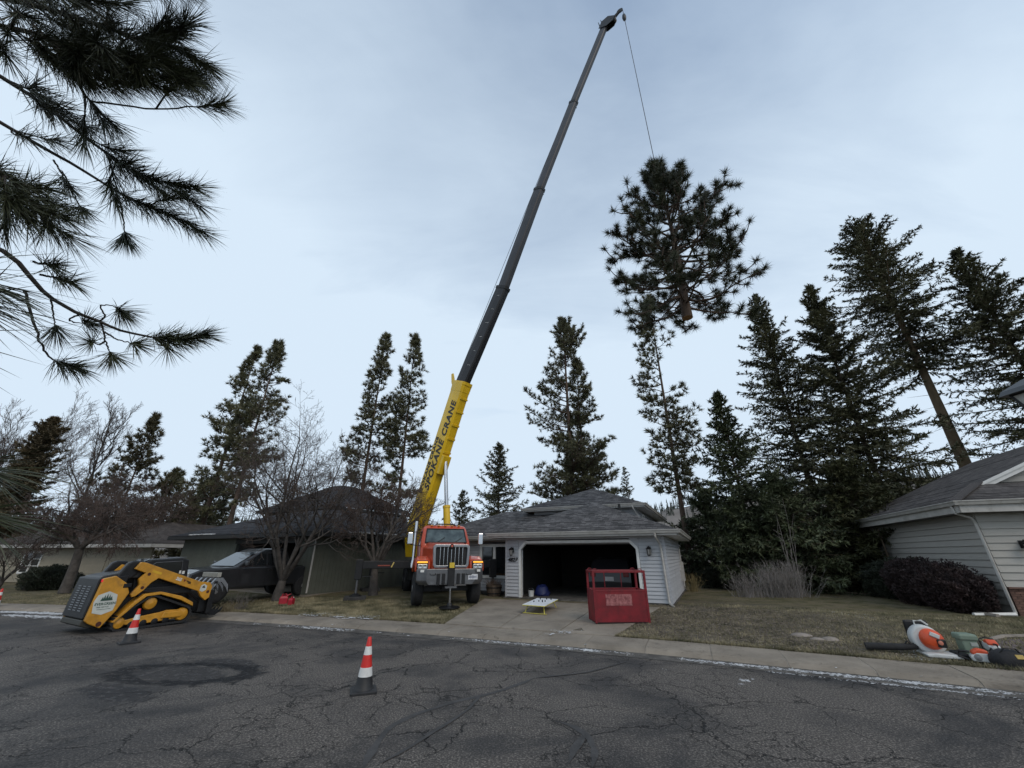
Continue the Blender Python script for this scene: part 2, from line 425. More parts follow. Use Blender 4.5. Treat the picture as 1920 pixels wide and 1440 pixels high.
# ------------------------------------------------------------ road
def road_material():
    m = bpy.data.materials.new('old_asphalt'); m.use_nodes = True; t = m.node_tree; b = t.nodes['Principled BSDF']
    tcn = t.nodes.new('ShaderNodeTexCoord'); V = tcn.outputs['Object']
    def noise(sc, det=5, rough=0.6, vec=None, dist=0.0):
        n = t.nodes.new('ShaderNodeTexNoise'); n.inputs['Scale'].default_value = sc; n.inputs['Detail'].default_value = det; n.inputs['Roughness'].default_value = rough; n.inputs['Distortion'].default_value = dist
        t.links.new(vec or V, n.inputs['Vector']); return n
    def math2(op, a, bb, clamp=False):
        n = t.nodes.new('ShaderNodeMath'); n.operation = op; n.use_clamp = clamp
        for i, x in enumerate((a, bb)):
            if x is None: continue
            if isinstance(x, (int, float)): n.inputs[i].default_value = x
            else: t.links.new(x, n.inputs[i])
        return n.outputs[0]
    def rng_(x, a, bb, c=0.0, d=1.0):
        n = t.nodes.new('ShaderNodeMapRange'); n.interpolation_type = 'SMOOTHSTEP'
        t.links.new(x, n.inputs[0]); n.inputs[1].default_value = a; n.inputs[2].default_value = bb; n.inputs[3].default_value = c; n.inputs[4].default_value = d
        return n.outputs[0]
    def mixc(f, a, bb, mode='MIX'):
        n = t.nodes.new('ShaderNodeMix'); n.data_type = 'RGBA'; n.blend_type = mode
        for k, x in (('Factor', f), ('A', a), ('B', bb)):
            if isinstance(x, (int, float)): n.inputs[k].default_value = x
            elif isinstance(x, tuple): n.inputs[k].default_value = (*x, 1)
            else: t.links.new(x, n.inputs[k])
        return n.outputs['Result']
    # worn patches show the brown-grey stone, sealed ones stay dark and smooth
    worn = rng_(noise(0.42, 7, 0.66, None, 0.4).outputs['Fac'], 0.36, 0.58)
    b.inputs['Specular IOR Level'].default_value = 0.22
    stones = math2('ADD', math2('MULTIPLY', noise(42, 2, 0.6).outputs['Fac'], 0.62), math2('MULTIPLY', noise(110, 3, 0.75).outputs['Fac'], 0.38))
    st = rng_(stones, 0.47, 0.60)
    base = mixc(worn, (0.034, 0.032, 0.031), (0.072, 0.063, 0.055))
    lightc = mixc(worn, (0.098, 0.092, 0.088), (0.275, 0.245, 0.216))
    col = mixc(st, base, lightc)
    col = mixc(rng_(noise(38, 5, 0.75).outputs['Fac'], 0.35, 0.62, 0.55, 0.0), col, (0.018, 0.018, 0.019))
    # crack network
    wob = noise(1.6, 5, 0.65)
    vadd = t.nodes.new('ShaderNodeVectorMath'); vadd.operation = 'MULTIPLY_ADD'; vadd.inputs[1].default_value = (0.75, 0.75, 0.0)
    t.links.new(wob.outputs['Color'], vadd.inputs[0]); t.links.new(V, vadd.inputs[2])
    def cracks(sc, wid):
        v = t.nodes.new('ShaderNodeTexVoronoi'); v.feature = 'DISTANCE_TO_EDGE'; v.inputs['Scale'].default_value = sc
        t.links.new(vadd.outputs[0], v.inputs['Vector']); return rng_(v.outputs['Distance'], 0.0, wid, 1.0, 0.0)
    big = cracks(0.75, 0.009)
    small = math2('MULTIPLY', cracks(3.4, 0.034), rng_(noise(0.55, 3).outputs['Fac'], 0.45, 0.60))
    gate = rng_(noise(0.9, 2).outputs['Fac'], 0.36, 0.50)
    cr = math2('MAXIMUM', math2('MULTIPLY', big, gate), math2('MULTIPLY', small, 0.85))
    col = mixc(cr, col, (0.008, 0.008, 0.008))
    # wet hollow with churned tar
    wet = None
    for (px, py, rx, ry, ang) in ((330, 1262, 1.35, 0.55, -0.5), (215, 1298, 0.95, 0.30, -0.45), (430, 1245, 0.9, 0.35, -0.4)):
        c = at_z(px, py, 0)
        mpn = t.nodes.new('ShaderNodeMapping'); mpn.vector_type = 'TEXTURE'; mpn.inputs['Location'].default_value = (c.x, c.y, 0); mpn.inputs['Rotation'].default_value = (0, 0, ang); mpn.inputs['Scale'].default_value = (rx, ry, 1)
        t.links.new(V, mpn.inputs[0])
        ln = t.nodes.new('ShaderNodeVectorMath'); ln.operation = 'LENGTH'; t.links.new(mpn.outputs[0], ln.inputs[0])
        d = math2('ADD', ln.outputs['Value'], math2('MULTIPLY', math2('SUBTRACT', noise(2.6, 6, 0.7).outputs['Fac'], 0.5), 1.9))
        w_ = rng_(d, 0.75, 1.05, 1.0, 0.0)
        wet = w_ if wet is None else math2('MAXIMUM', wet, w_)
    col = mixc(math2('MULTIPLY', wet, 0.62), col, (0.017, 0.017, 0.019))
    c = at_z(345, 1262, 0); mpn = t.nodes.new('ShaderNodeMapping'); mpn.vector_type = 'TEXTURE'; mpn.inputs['Location'].default_value = (c.x, c.y, 0); mpn.inputs['Rotation'].default_value = (0, 0, -0.12); mpn.inputs['Scale'].default_value = (1.30, 0.62, 1)
    t.links.new(V, mpn.inputs[0]); ln = t.nodes.new('ShaderNodeVectorMath'); ln.operation = 'LENGTH'; t.links.new(mpn.outputs[0], ln.inputs[0])
    d = math2('ADD', ln.outputs['Value'], math2('MULTIPLY', math2('SUBTRACT', noise(3.4, 6, 0.7).outputs['Fac'], 0.5), 0.9))
    ring = math2('MULTIPLY', rng_(d, 0.66, 0.80), rng_(d, 1.0, 1.22, 1.0, 0.0))
    col = mixc(math2('MULTIPLY', ring, 0.9), col, (0.006, 0.006, 0.007))
    wet = math2('MAXIMUM', wet, ring)
    t.links.new(col, b.inputs['Base Color'])
    rgh = math2('SUBTRACT', rng_(stones, 0.3, 0.7, 0.62, 0.95), math2('MULTIPLY', wet, math2('MULTIPLY', rng_(noise(7, 4).outputs['Fac'], 0.52, 0.62), 0.40)))
    t.links.new(rgh, b.inputs['Roughness'])
    h = math2('SUBTRACT', math2('ADD', stones, math2('MULTIPLY', noise(6, 4).outputs['Fac'], 0.8)), math2('MULTIPLY', cr, 1.6))
    h = math2('ADD', h, math2('MULTIPLY', wet, math2('MULTIPLY', noise(9, 5, 0.7).outputs['Fac'], 1.5)))
    bp = t.nodes.new('ShaderNodeBump'); bp.inputs['Strength'].default_value = 0.75; bp.inputs['Distance'].default_value = 0.012
    t.links.new(h, bp.inputs['Height']); t.links.new(bp.outputs[0], b.inputs['Normal'])
    return m
m_road = road_material()
road_offs = [-15, -10, -7, -5, -3, -2, -1, -0.42]
road = grid_strip('road', list(np.arange(-60, 60.1, 1.5)), road_offs, lambda s, o: 0.0, m_road)
m_tar = mat('crack_sealer', (0.040, 0.038, 0.037), 0.8, 0, 0.35, 5, 0.3, 40)
SEAMZ = [0.003]
def seam(pix, w0):
    SEAMZ[0] += 0.0012
    pts = [at_z(x, y, 0) for x, y in pix]; fine = []
    for a, b in zip(pts, pts[1:]):
        k = max(2, int((b - a).length / 0.05))
        fine += [a.lerp(b, i / k) for i in range(k)]
    for _ in range(6):
        fine = [fine[0]] + [(fine[i - 1] + fine[i] * 2 + fine[i + 1]) / 4 for i in range(1, len(fine) - 1)] + [fine[-1]]
    vs = []; fs = []
    for i, p in enumerate(fine):
        d = (fine[min(i + 1, len(fine) - 1)] - fine[max(i - 1, 0)]); d.normalize(); nrm = Vector((-d.y, d.x, 0))
        e = min(1.0, i / 6, (len(fine) - 1 - i) / 6) * 0.9 + 0.1
        for sgn in (-1, 1):
            w_ = w0 * e * (0.5 + 0.16 * math.sin(i * 0.31 + sgn) + random.uniform(-0.07, 0.07))
            q = p + nrm * w_ * sgn; vs.append((q.x, q.y, SEAMZ[0]))
    for i in range(len(fine) - 1):
        fs.append((2 * i, 2 * i + 1, 2 * i + 3, 2 * i + 2))
    MB().add(vs, fs).build('tar_seam', m_tar, road, fix=False)
for pix, w_ in (([(680, 1445), (700, 1400), (730, 1365), (780, 1338), (860, 1315), (950, 1293), (1005, 1270)], 0.085),
                ([(1040, 1352), (1075, 1362), (1105, 1380), (1115, 1410), (1110, 1445)], 0.08),
                ([(1098, 1372), (1080, 1405), (1062, 1440)], 0.085),
                ([(905, 1300), (880, 1330), (780, 1395), (700, 1440)], 0.05),
                ([(1000, 1272), (1100, 1262), (1180, 1240)], 0.05)):
    seam(pix, w_)

# ------------------------------------------------------------ kerb, gutter and pavement
m_gut = mat('gutter_concrete', (0.075, 0.068, 0.060), 0.9, 0, 0.45, 3, 0.6, 50)
def kz(s, o):
    if o < -0.40: return 0.006
    if o < -0.05: return -0.004
    if o < 0.02: return 0.012
    return 0.10 if o > 0.15 else (0.092 if o > .08 else 0.07)
add_dirt(m_gut, (0.15, 0.135, 0.118), 6, 0.5, 0.66, 0.8)
grid_strip('kerb', list(np.arange(-60, 60.1, 1.0)), [-0.45, -0.38, -0.10, -0.03, 0.0], kz, m_gut)
m_joint = mat('joint_filler', (0.31, 0.28, 0.24), 0.9, 0, 0.3, 6)
SW = [(-0.03, 0.012), (0.02, 0.055), (0.09, 0.086), (0.20, 0.097), (0.60, 0.103), (0.975, 0.108)]
bed = grid_strip('sidewalk', list(np.arange(-60, 60.1, 1.0)), [p[0] + .012 for p in SW[:-1]] + [0.97], lambda s, o: float(np.interp(o, [p[0] + .012 for p in SW], [p[1] - .009 for p in SW])), m_joint)
s0 = -33.0; k = 0
while s0 < 16:
    s1 = s0 + 1.27
    mb = MB(); prof = [(-0.03, -0.02)] + SW + [(0.985, 0.102), (0.985, 0.0)]
    dz = random.uniform(-0.004, 0.004); rings = []
    for s in (s0 + 0.008, (s0 + s1) / 2, s1 - 0.008):
        rings.append([tuple(W(s, kerb_t(s) + o, z + (dz if z > .05 else 0))) for o, z in prof])
    mb.loft(rings); mb.build('sidewalk_slab', m_conc, bed)
    s0 = s1; k += 1
BL, BR, TL, TR = at_z(826, 1171, .12), at_z(1153, 1192, .12), at_z(908, 1123, .27), at_z(1238, 1139, .28)
def on_kerb_side(p):                       # slide the near corners onto the back edge of the pavement
    s, t = ST(p.x, p.y); return W(s, kerb_t(s) + 0.99)
BL, BR = on_kerb_side(BL), on_kerb_side(BR)
drive = MB().add([(p.x, p.y, z) for p, z in ((BL, .07), (BR, .07), (TR, .235), (TL, .235))], [(0, 1, 2, 3)]).build('driveway', m_gut, fix=False); tag(drive, kind='structure')
def bil(u, v): return BL.lerp(BR, u).lerp(TL.lerp(TR, u), v)
us = [0, 0.36, 0.70, 1.0]; vs_ = [0, 0.33, 0.66, 1.0]
for i in range(3):
    for j in range(3):
        g = 0.006; u0, u1, v0, v1 = us[i] + g * .35, us[i + 1] - g * .35, vs_[j] + g * .5, vs_[j + 1] - g * .5
        dz = random.uniform(-0.003, 0.003); ring_b = []; ring_t = []
        for u, v in ((u0, v0), (u1, v0), (u1, v1), (u0, v1)):
            p = bil(u, v); z = 0.122 + v * 0.168 + dz
            ring_b.append((p.x, p.y, z - 0.09)); ring_t.append((p.x, p.y, z))
        MB().loft([ring_b, ring_t]).build('driveway_slab', m_conc, drive, bevel=0.006, seg=1)

# ------------------------------------------------------------ grass, litter and old snow
def in_quad(p, q):
    for a, b in zip(q, q[1:] + q[:1]):
        if (b[0] - a[0]) * (p[1] - a[1]) - (b[1] - a[1]) * (p[0] - a[0]) < 0: return False
    return True
DQ = [(p.x, p.y) for p in (BL, BR, TR, TL)]
def blades(n, region, hmin, hmax, wid, lie, seed):
    r = np.random.default_rng(seed); out = []; P = []
    while len(P) < n:
        s = r.uniform(region[0], region[1]); o = 1.0 + (region[2] - 1.0) * r.random() ** 1.3
        p = W(s, kerb_t(s) + o)
        if in_quad((p.x, p.y), DQ): continue
        P.append((p.x, p.y, lawn_z(o) - 0.004))
    P = np.array(P); a = r.uniform(0, 2 * np.pi, n); h = r.uniform(hmin, hmax, n)
    lean = r.uniform(0, lie, n); b = r.uniform(0, 2 * np.pi, n)
    side = np.stack([np.cos(a), np.sin(a), 0 * a], 1) * (wid * r.uniform(0.6, 1.4, n))[:, None]
    tip = P + np.stack([np.cos(b) * np.sin(lean) * h, np.sin(b) * np.sin(lean) * h, np.cos(lean) * h], 1)
    return np.stack([P - side, P + side, tip], 1)
m_grass = mat('winter_grass', (0.078, 0.080, 0.034), 0.8, 0, 0.4, 1.6, col2=(0.24, 0.205, 0.125), detail=12)
g1 = blades(48000, (-15.5, -6.0, 4.6), 0.03, 0.085, 0.009, 1.2, 1)
g2 = blades(60000, (-2.5, 11.0, 7.5), 0.02, 0.07, 0.009, 1.2, 2)
gf = blades(9000, (-15.5, 9.0, 1.05), 0.04, 0.12, 0.008, 1.4, 4)
g3 = blades(16000, (-30, -15.6, 4.0), 0.02, 0.06, 0.008, 1.1, 3)
o = link('grass', tri_mesh('grass', np.concatenate([g1, g2, g3, gf])), m_grass); tag(o, 'short winter grass on the front lawns beside the driveway', 'grass', kind='stuff')
m_litter = mat('leaf_litter', (0.070, 0.052, 0.036), 0.9, 0, 0.5, 9, col2=(0.20, 0.165, 0.125), detail=8)
def fbm(x, y): return math.sin(x * 1.3 + 2 * math.sin(y * 0.7)) + 0.6 * math.sin(x * 3.1 + 1.7) + 0.4 * math.sin(x * 7.3 + y * 5)
def litter(n, seed):
    r = np.random.default_rng(seed); T = []
    while len(T) < n:
        s = r.normal(0.2, 2.2); o = r.uniform(1.02, 6.5)
        p = W(s, kerb_t(s) + o)
        if in_quad((p.x, p.y), DQ) and r.random() > 0.02: continue
        c = np.array([p.x, p.y, lawn_z(o) + 0.012 + 0.004 * r.random()]); a = r.uniform(0, 6.28); L = r.uniform(0.012, 0.045); wd = L * r.uniform(0.2, 0.6)
        d = np.array([math.cos(a), math.sin(a), r.uniform(-.3, .3)]) * L; e = np.array([-math.sin(a), math.cos(a), r.uniform(-.4, .4)]) * wd
        T.append([c - d, c + e, c + d])
    while len(T) < n + 5200:                # bark and needles trodden along the pavement and the gutter
        s = r.uniform(-14, 8); o = r.choice([r.normal(.05, .12), r.normal(.95, .08), r.uniform(0, 1.0)])
        if fbm(s * 1.1, 2.0) < r.normal(-.2, .7) or o > 1.0 or o < -.4: continue
        p = W(s, kerb_t(s) + o); c = np.array([p.x, p.y, (.112 if o > .25 else kz(s, o) + .004)]); a = r.uniform(0, 6.28); L = r.uniform(.008, .030); wd = L * r.uniform(.2, .6)
        d = np.array([math.cos(a), math.sin(a), r.uniform(0, .2)]) * L; e = np.array([-math.sin(a), math.cos(a), r.uniform(0, .3)]) * wd
        T.append([c - d, c + e, c + d])
    return np.array(T)
o = link('leaf_litter', tri_mesh('leaf_litter', litter(34000, 5)), m_litter); tag(o, 'brown fallen leaves and bark chips beside the driveway', 'leaf litter', kind='stuff')

def snow_lumps(pts, seed, flat=True):                 # each lump: a squashed irregular octahedron, pts rows x,y,z,size
    r = np.random.default_rng(seed); T = []
    for x, y, z, sz in pts:
        a = R(-20) + r.normal(0, .5); c, s_ = math.cos(a), math.sin(a); st = r.uniform(1.0, 2.6) if flat else 1.0; n = 6; V = []
        for j in range(n):
            th = 6.283 * j / n; k_ = sz * r.uniform(0.45, 1.35); ux, uy = math.cos(th) * st, math.sin(th)
            V.append(np.array([x + (ux * c - uy * s_) * k_, y + (ux * s_ + uy * c) * k_, z - 0.002]))
        V.append(np.array([x + r.uniform(-.3, .3) * sz, y + r.uniform(-.3, .3) * sz, z + sz * (r.uniform(0.12, 0.35) if flat else r.uniform(.4, .9))]))
        for j in range(n): T.append([V[j], V[(j + 1) % n], V[n]])
    return T
P = []
r = np.random.default_rng(21)
def gutter_snow(n, sa, sb, oc, ow, thr, sz):
    k = 0
    while k < n:
        s = r.uniform(sa, sb)
        if fbm(s * 0.8 + oc, oc) < thr + r.normal(0, 0.5): continue
        o_ = oc + r.normal(0, ow); p = W(s, kerb_t(s) + o_)
        P.append((p.x, p.y, 0.004 if o_ < -0.02 else (kz(s, o_) + 0.002), (0.25 + 1.9 * r.random() ** 3) * sz)); k += 1
gutter_snow(2900, 0.2, 8.5, -0.15, 0.06, -0.9, 0.011)
gutter_snow(700, -2.5, 0.2, -0.16, 0.06, 0.2, 0.010)
gutter_snow(900, 0.8, 8.5, -0.46, 0.03, 0.1, 0.008)
gutter_snow(600, -6.5, -2.5, -0.14, 0.08, 0.4, 0.010)
gutter_snow(600, -13.0, -6.5, -0.16, 0.10, 0.6, 0.012)
gutter_snow(1300, -28.0, -18, -0.25, 0.10, -0.6, 0.03)
gutter_snow(900, -28.0, -17, -0.9, 0.10, 0.1, 0.03)
def blob(px, py, z, n, rx, ry, sz):
    c = at_z(px, py, z)
    for _ in range(n):
        x_, y_ = c.x + r.normal(0, rx), c.y + r.normal(0, ry)
        P.append((x_, y_, max(gz(x_, y_), z if z > .11 else 0) + 0.004, r.uniform(0.25, 1) * sz))
for k in range(26):                        # thin strip melting on the left lawn
    blob(575 + k * 5.2 + r.normal(0, 3), 1152 + k * 0.25 + r.normal(0, 2.5), .13, 26, 0.10, 0.10, 0.03)
for k in range(16): blob(1040 + k * 2.5, 1184 - k * 0.1 + r.normal(0, 2), .125, 5, 0.05, 0.05, 0.016)
blob(1060, 1186, .125, 6, 0.08, 0.06, 0.045); blob(1030, 1189, .125, 6, 0.07, 0.05, 0.04); blob(1090, 1180, .13, 8, 0.15, 0.12, 0.022)
blob(1398, 1276, 0, 9, 0.05, 0.05, 0.032); blob(1392, 1283, 0, 4, 0.03, 0.02, 0.03); blob(1410, 1274, 0, 5, 0.04, 0.02, 0.022); blob(1247, 1256, 0, 4, 0.05, 0.04, 0.015)
for k in range(24): blob(1600 + k * 7, 1215 + k * 0.9 + r.normal(0, 3), .12, 12, 0.12, 0.07, 0.014)
for k in range(10): blob(1560 + k * 9, 1166 + r.normal(0, 5), .16, 8, 0.16, 0.10, 0.012)
o = link('snow', tri_mesh('snow', snow_lumps(P, 9)), m_snow); tag(o, 'grainy melting snow along the gutter and lawn edge', 'snow', kind='stuff')

# ------------------------------------------------------------ far hills
m_hill = mat('dry_hillside', (0.105, 0.094, 0.082), 0.95, 0, 0.35, 0.03, col2=(0.15, 0.13, 0.115), detail=8)
def hill_h(az):                             # height of the crest at 260 m, by bearing in degrees from straight ahead
    pts = [(-70, 10), (-40, 12), (-15, 13), (5, 15), (15, 22), (22, 27), (33, 30), (42, 32), (52, 34), (70, 34)]
    return float(np.interp(az, [p[0] for p in pts], [p[1] for p in pts])) + 1.4 * math.sin(az * 0.9) + 0.8 * math.sin(az * 2.7 + 1)
azs = np.arange(-70, 70.1, 1.0); rows = [(110, 0.0), (150, 0.18), (190, 0.45), (230, 0.8), (260, 1.0), (330, 0.9), (420, 0.3)]
vs = []; fs = []
for a in azs:
    for d, q in rows:
        vs.append((d * math.sin(R(a)), d * math.cos(R(a)), 0.1 + hill_h(a) * q + (1.5 * math.sin(a * 5 + d) if 0 < q else 0)))
k = len(rows)
for i in range(len(azs) - 1):
    for j in range(k - 1): fs.append((i * k + j, (i + 1) * k + j, (i + 1) * k + j + 1, i * k + j + 1))
tag(MB().add(vs, fs).build('hill', m_hill, fix=False, smooth=True), kind='structure')
m_fartree = mat('far_conifers', (0.040, 0.050, 0.042), 0.9, 0, 0.3, 0.05, col2=(0.06, 0.068, 0.056))
T = []
r = np.random.default_rng(31)
for _ in range(1500):
    a = r.uniform(-62, 62); q = r.choice([0.45, 0.8, 0.97, 1.0], p=[.14, .24, .3, .32]) ; d = float(np.interp(q, [0.45, 0.8, 1.0], [190, 230, 262])) + r.uniform(-14, 8)
    qq = float(np.interp(d, [x[0] for x in rows], [x[1] for x in rows]))
    b0 = np.array([d * math.sin(R(a)), d * math.cos(R(a)), hill_h(a) * qq - 1.0]); h = r.uniform(4, 9.5); rad = h * r.uniform(0.11, 0.17)
    for lv in range(7):
        z0 = h * (0.12 + 0.12 * lv); rr = rad * (1 - lv / 7.6)
        for j in range(5):
            th = r.uniform(0, 6.28); e = np.array([math.cos(th), math.sin(th), 0]); f_ = np.array([-math.sin(th), math.cos(th), 0])
            T.append([b0 + [0, 0, z0 + h * 0.2], b0 + e * rr * r.uniform(.7, 1.2) + f_ * rr * 0.35 + [0, 0, z0], b0 + e * rr * r.uniform(.7, 1.2) - f_ * rr * 0.35 + [0, 0, z0]])
    T.append([b0 + [0, 0, h * 1.08], b0 + [rad * .25, 0, h * .7], b0 - [rad * .25, 0, -h * .7]])
o = link('distant_trees', tri_mesh('distant_trees', np.array(T)), m_fartree); tag(o, 'far conifers along the ridge of the dry hill', 'woods', kind='stuff')
# ------------------------------------------------------------ house building kit
def shingle_material(name, c1, c2, dark):
    m = bpy.data.materials.new(name); m.use_nodes = True; t = m.node_tree; b = t.nodes['Principled BSDF']; b.inputs['Roughness'].default_value = 0.9; b.inputs['Specular IOR Level'].default_value = 0.25
    uv = t.nodes.new('ShaderNodeUVMap'); uv.uv_map = 'UVMap'
    br = t.nodes.new('ShaderNodeTexBrick'); br.inputs['Color1'].default_value = (*c1, 1); br.inputs['Color2'].default_value = (*c2, 1); br.inputs['Mortar'].default_value = (*dark, 1)
    br.inputs['Scale'].default_value = 1.0; br.inputs['Brick Width'].default_value = 0.19; br.inputs['Row Height'].default_value = 0.14; br.inputs['Mortar Size'].default_value = 0.006; br.inputs['Bias'].default_value = -0.1
    br.offset = 0.37; br.offset_frequency = 2; br.squash = 1.35; br.squash_frequency = 3
    t.links.new(uv.outputs[0], br.inputs['Vector'])
    nz = t.nodes.new('ShaderNodeTexNoise'); nz.inputs['Scale'].default_value = 1.4; nz.inputs['Detail'].default_value = 7
    t.links.new(uv.outputs[0], nz.inputs['Vector'])
    mxn = t.nodes.new('ShaderNodeMix'); mxn.data_type = 'RGBA'; mxn.blend_type = 'MULTIPLY'; mxn.inputs['Factor'].default_value = 0.8
    rp_ = t.nodes.new('ShaderNodeMapRange'); rp_.inputs[1].default_value = 0.3; rp_.inputs[2].default_value = 0.7; rp_.inputs[3].default_value = 0.65; rp_.inputs[4].default_value = 1.25
    t.links.new(nz.outputs['Fac'], rp_.inputs[0]); t.links.new(br.outputs['Color'], mxn.inputs['A']); t.links.new(rp_.outputs[0], mxn.inputs['B'])
    t.links.new(mxn.outputs['Result'], b.inputs['Base Color'])
    nb = t.nodes.new('ShaderNodeTexNoise'); nb.inputs['Scale'].default_value = 60
    t.links.new(uv.outputs[0], nb.inputs['Vector'])
    bp = t.nodes.new('ShaderNodeBump'); bp.inputs['Strength'].default_value = 0.5; bp.inputs['Distance'].default_value = 0.01
    t.links.new(nb.outputs['Fac'], bp.inputs['Height']); t.links.new(bp.outputs[0], b.inputs['Normal'])
    return m
m_roof = shingle_material('grey_shingles', (0.050, 0.048, 0.049), (0.140, 0.134, 0.135), (0.020, 0.020, 0.020))
m_roof_r = shingle_material('brown_grey_shingles', (0.058, 0.053, 0.052), (0.110, 0.100, 0.096), (0.022, 0.02, 0.02))
m_roof_d = shingle_material('black_shingles', (0.026, 0.026, 0.030), (0.045, 0.045, 0.050), (0.012, 0.012, 0.013))

def roof_plane(name, poly, m, parent, course=0.14, lift=0.009):
    """one slope laid in overlapping courses; poly[0], poly[1] is the eave, left to right seen from outside"""
    P = [Vector(p) for p in poly]
    e = (P[1] - P[0]).normalized(); nrm = None
    for p in P[2:]:
        c = (P[1] - P[0]).cross(p - P[0])
        if c.length > 1e-6: nrm = c.normalized(); break
    if nrm.z < 0: nrm = -nrm
    up = nrm.cross(e); up = up if up.z > 0 else -up
    q = [((p - P[0]).dot(e), (p - P[0]).dot(up)) for p in P]
    top = max(v for _, v in q)
    def span(v):
        xs = []
        for a, b in zip(q, q[1:] + q[:1]):
            if abs(a[1] - b[1]) < 1e-9:
                if abs(a[1] - v) < 1e-6: xs += [a[0], b[0]]
            elif min(a[1], b[1]) - 1e-9 <= v <= max(a[1], b[1]) + 1e-9:
                f = (v - a[1]) / (b[1] - a[1]); xs.append(a[0] + f * (b[0] - a[0]))
        return (min(xs), max(xs)) if xs else None
    vs = []; fs = []; uvs = []
    levels = [i * course for i in range(int(top / course) + 1)]
    levels += sorted(v for _, v in q if 0 < v < top)
    levels = sorted(set(round(v, 5) for v in levels)) + [top]
    corners = sorted(set(round(v, 5) for _, v in q))
    for a, b in zip(levels, levels[1:]):
        if b - a < 1e-4: continue
        s0_, s1_ = span(a + 1e-6), span(b - 1e-6)
        if not s0_ or not s1_: continue
        frac = (a % course) / course
        la = lift * (1 - frac) + 0.004; lb = 0.004 + lift * max(0, 1 - frac - (b - a) / course)
        o = len(vs)
        for (x, v, l_) in ((s0_[0], a, la), (s0_[1], a, la), (s1_[1], b, lb), (s1_[0], b, lb), (s0_[0], a, 0.0), (s0_[1], a, 0.0)):
            vs.append(P[0] + e * x + up * v + nrm * l_); uvs.append((x, v))
        fs.append((o, o + 1, o + 2, o + 3)); fs.append((o + 4, o + 5, o + 1, o))
    mb = MB(); mb.add(vs, fs); me = mb.mesh(name, fix=False)
    ul = me.uv_layers.new(name='UVMap')
    for lp in me.loops: ul.data[lp.index].uv = uvs[lp.vertex_index]
    return link(name, me, m, parent)

def siding_wall(parent, name, loc, rz, length, z0, z1, m_plank, m_back, exposure=0.125, thick=0.036, holes=(), back=0.10, vertical=False):
    """wall > plank; in the wall's own frame x runs along it and -y faces out; holes = (x0,x1,z0,z1)"""
    wb = MB()
    xs = sorted(set([0, length] + [h[0] for h in holes] + [h[1] for h in holes])); zs = sorted(set([z0, z1] + [h[2] for h in holes] + [h[3] for h in holes]))
    for a, b in zip(xs, xs[1:]):
        for c, d in zip(zs, zs[1:]):
            if any(h[0] <= a and b <= h[1] and h[2] <= c and d <= h[3] for h in holes): continue
            wb.bb(a, b, 0.0, back, c, d)
    wl = wb.build(name, m_back, parent, loc=loc, rz=rz)
    if vertical:
        x = 0.0
        while x < length - 0.02:
            x1 = min(length, x + exposure)
            MB().bb(x + 0.004, x1 - 0.004, -thick, -0.001, z0, z1).build('plank', m_plank, wl); x = x1
        return wl
    z = z0
    while z < z1 - 0.02:
        zt = min(z1, z + exposure); segs = [(0.0, length)]
        for h in holes:
            if h[2] < zt - 0.01 and h[3] > z + 0.01:
                ns_ = []
                for a, b in segs:
                    if h[1] <= a or h[0] >= b: ns_.append((a, b)); continue
                    if a < h[0]: ns_.append((a, h[0]))
                    if h[1] < b: ns_.append((h[1], b))
                segs = ns_
        for a, b in segs:
            if b - a < 0.03: continue
            prof = [(-0.001, z + 0.014), (-thick, z + 0.014), (-thick, z + 0.026), (-0.010, zt + 0.010), (-0.001, zt + 0.010)]
            MB().prism(prof, 'x', a, b).build('plank', m_plank, wl)
        z = zt
    return wl
def window(parent, loc, rz, w, h, cols=2, frame=m_white, fw=0.08, depth=0.06, rows=1, pane_m=m_glass):
    """frame centred on its opening; x along the wall, -y out; parts: window (frame) > pane"""
    f = MB(); f.bb(0, w, -depth, 0.02, 0, fw); f.bb(0, w, -depth, 0.02, h - fw, h); f.bb(0, fw, -depth, 0.02, fw, h - fw); f.bb(w - fw, w, -depth, 0.02, fw, h - fw)
    cw = (w - fw) / cols; rh = (h - fw) / rows
    for i in range(1, cols): f.bb(i * cw, i * cw + fw, -depth + .004, 0.02, fw, h - fw)
    for j in range(1, rows): f.bb(fw, w - fw, -depth + .008, 0.02, j * rh + fw * .25, j * rh + fw * .7)
    wn = f.build('window', frame, parent, loc=loc, rz=rz)
    for i in range(cols):
        for j in range(rows):
            MB().bb(i * cw + fw - .005, (i + 1) * cw + .005, -0.012, -0.004, j * rh + fw - .005, (j + 1) * rh + .005).build('pane', pane_m, wn)
    return wn
def fascia_run(mb, pts, z0, z1, th, inset=0.0):
    for a, b in zip(pts, pts[1:]):
        a = Vector((a[0], a[1], 0)); b = Vector((b[0], b[1], 0)); d = (b - a).normalized(); n_ = Vector((-d.y, d.x, 0))
        vs = []
        for p in (a, b):
            for k_ in (0.0, th):
                for z in (z0, z1): q = p + n_ * (inset + k_); vs.append((q.x, q.y, z))
        mb.add(vs, [(0, 1, 3, 2), (4, 6, 7, 5), (0, 4, 5, 1), (2, 3, 7, 6), (0, 2, 6, 4), (1, 5, 7, 3)])
    return mb
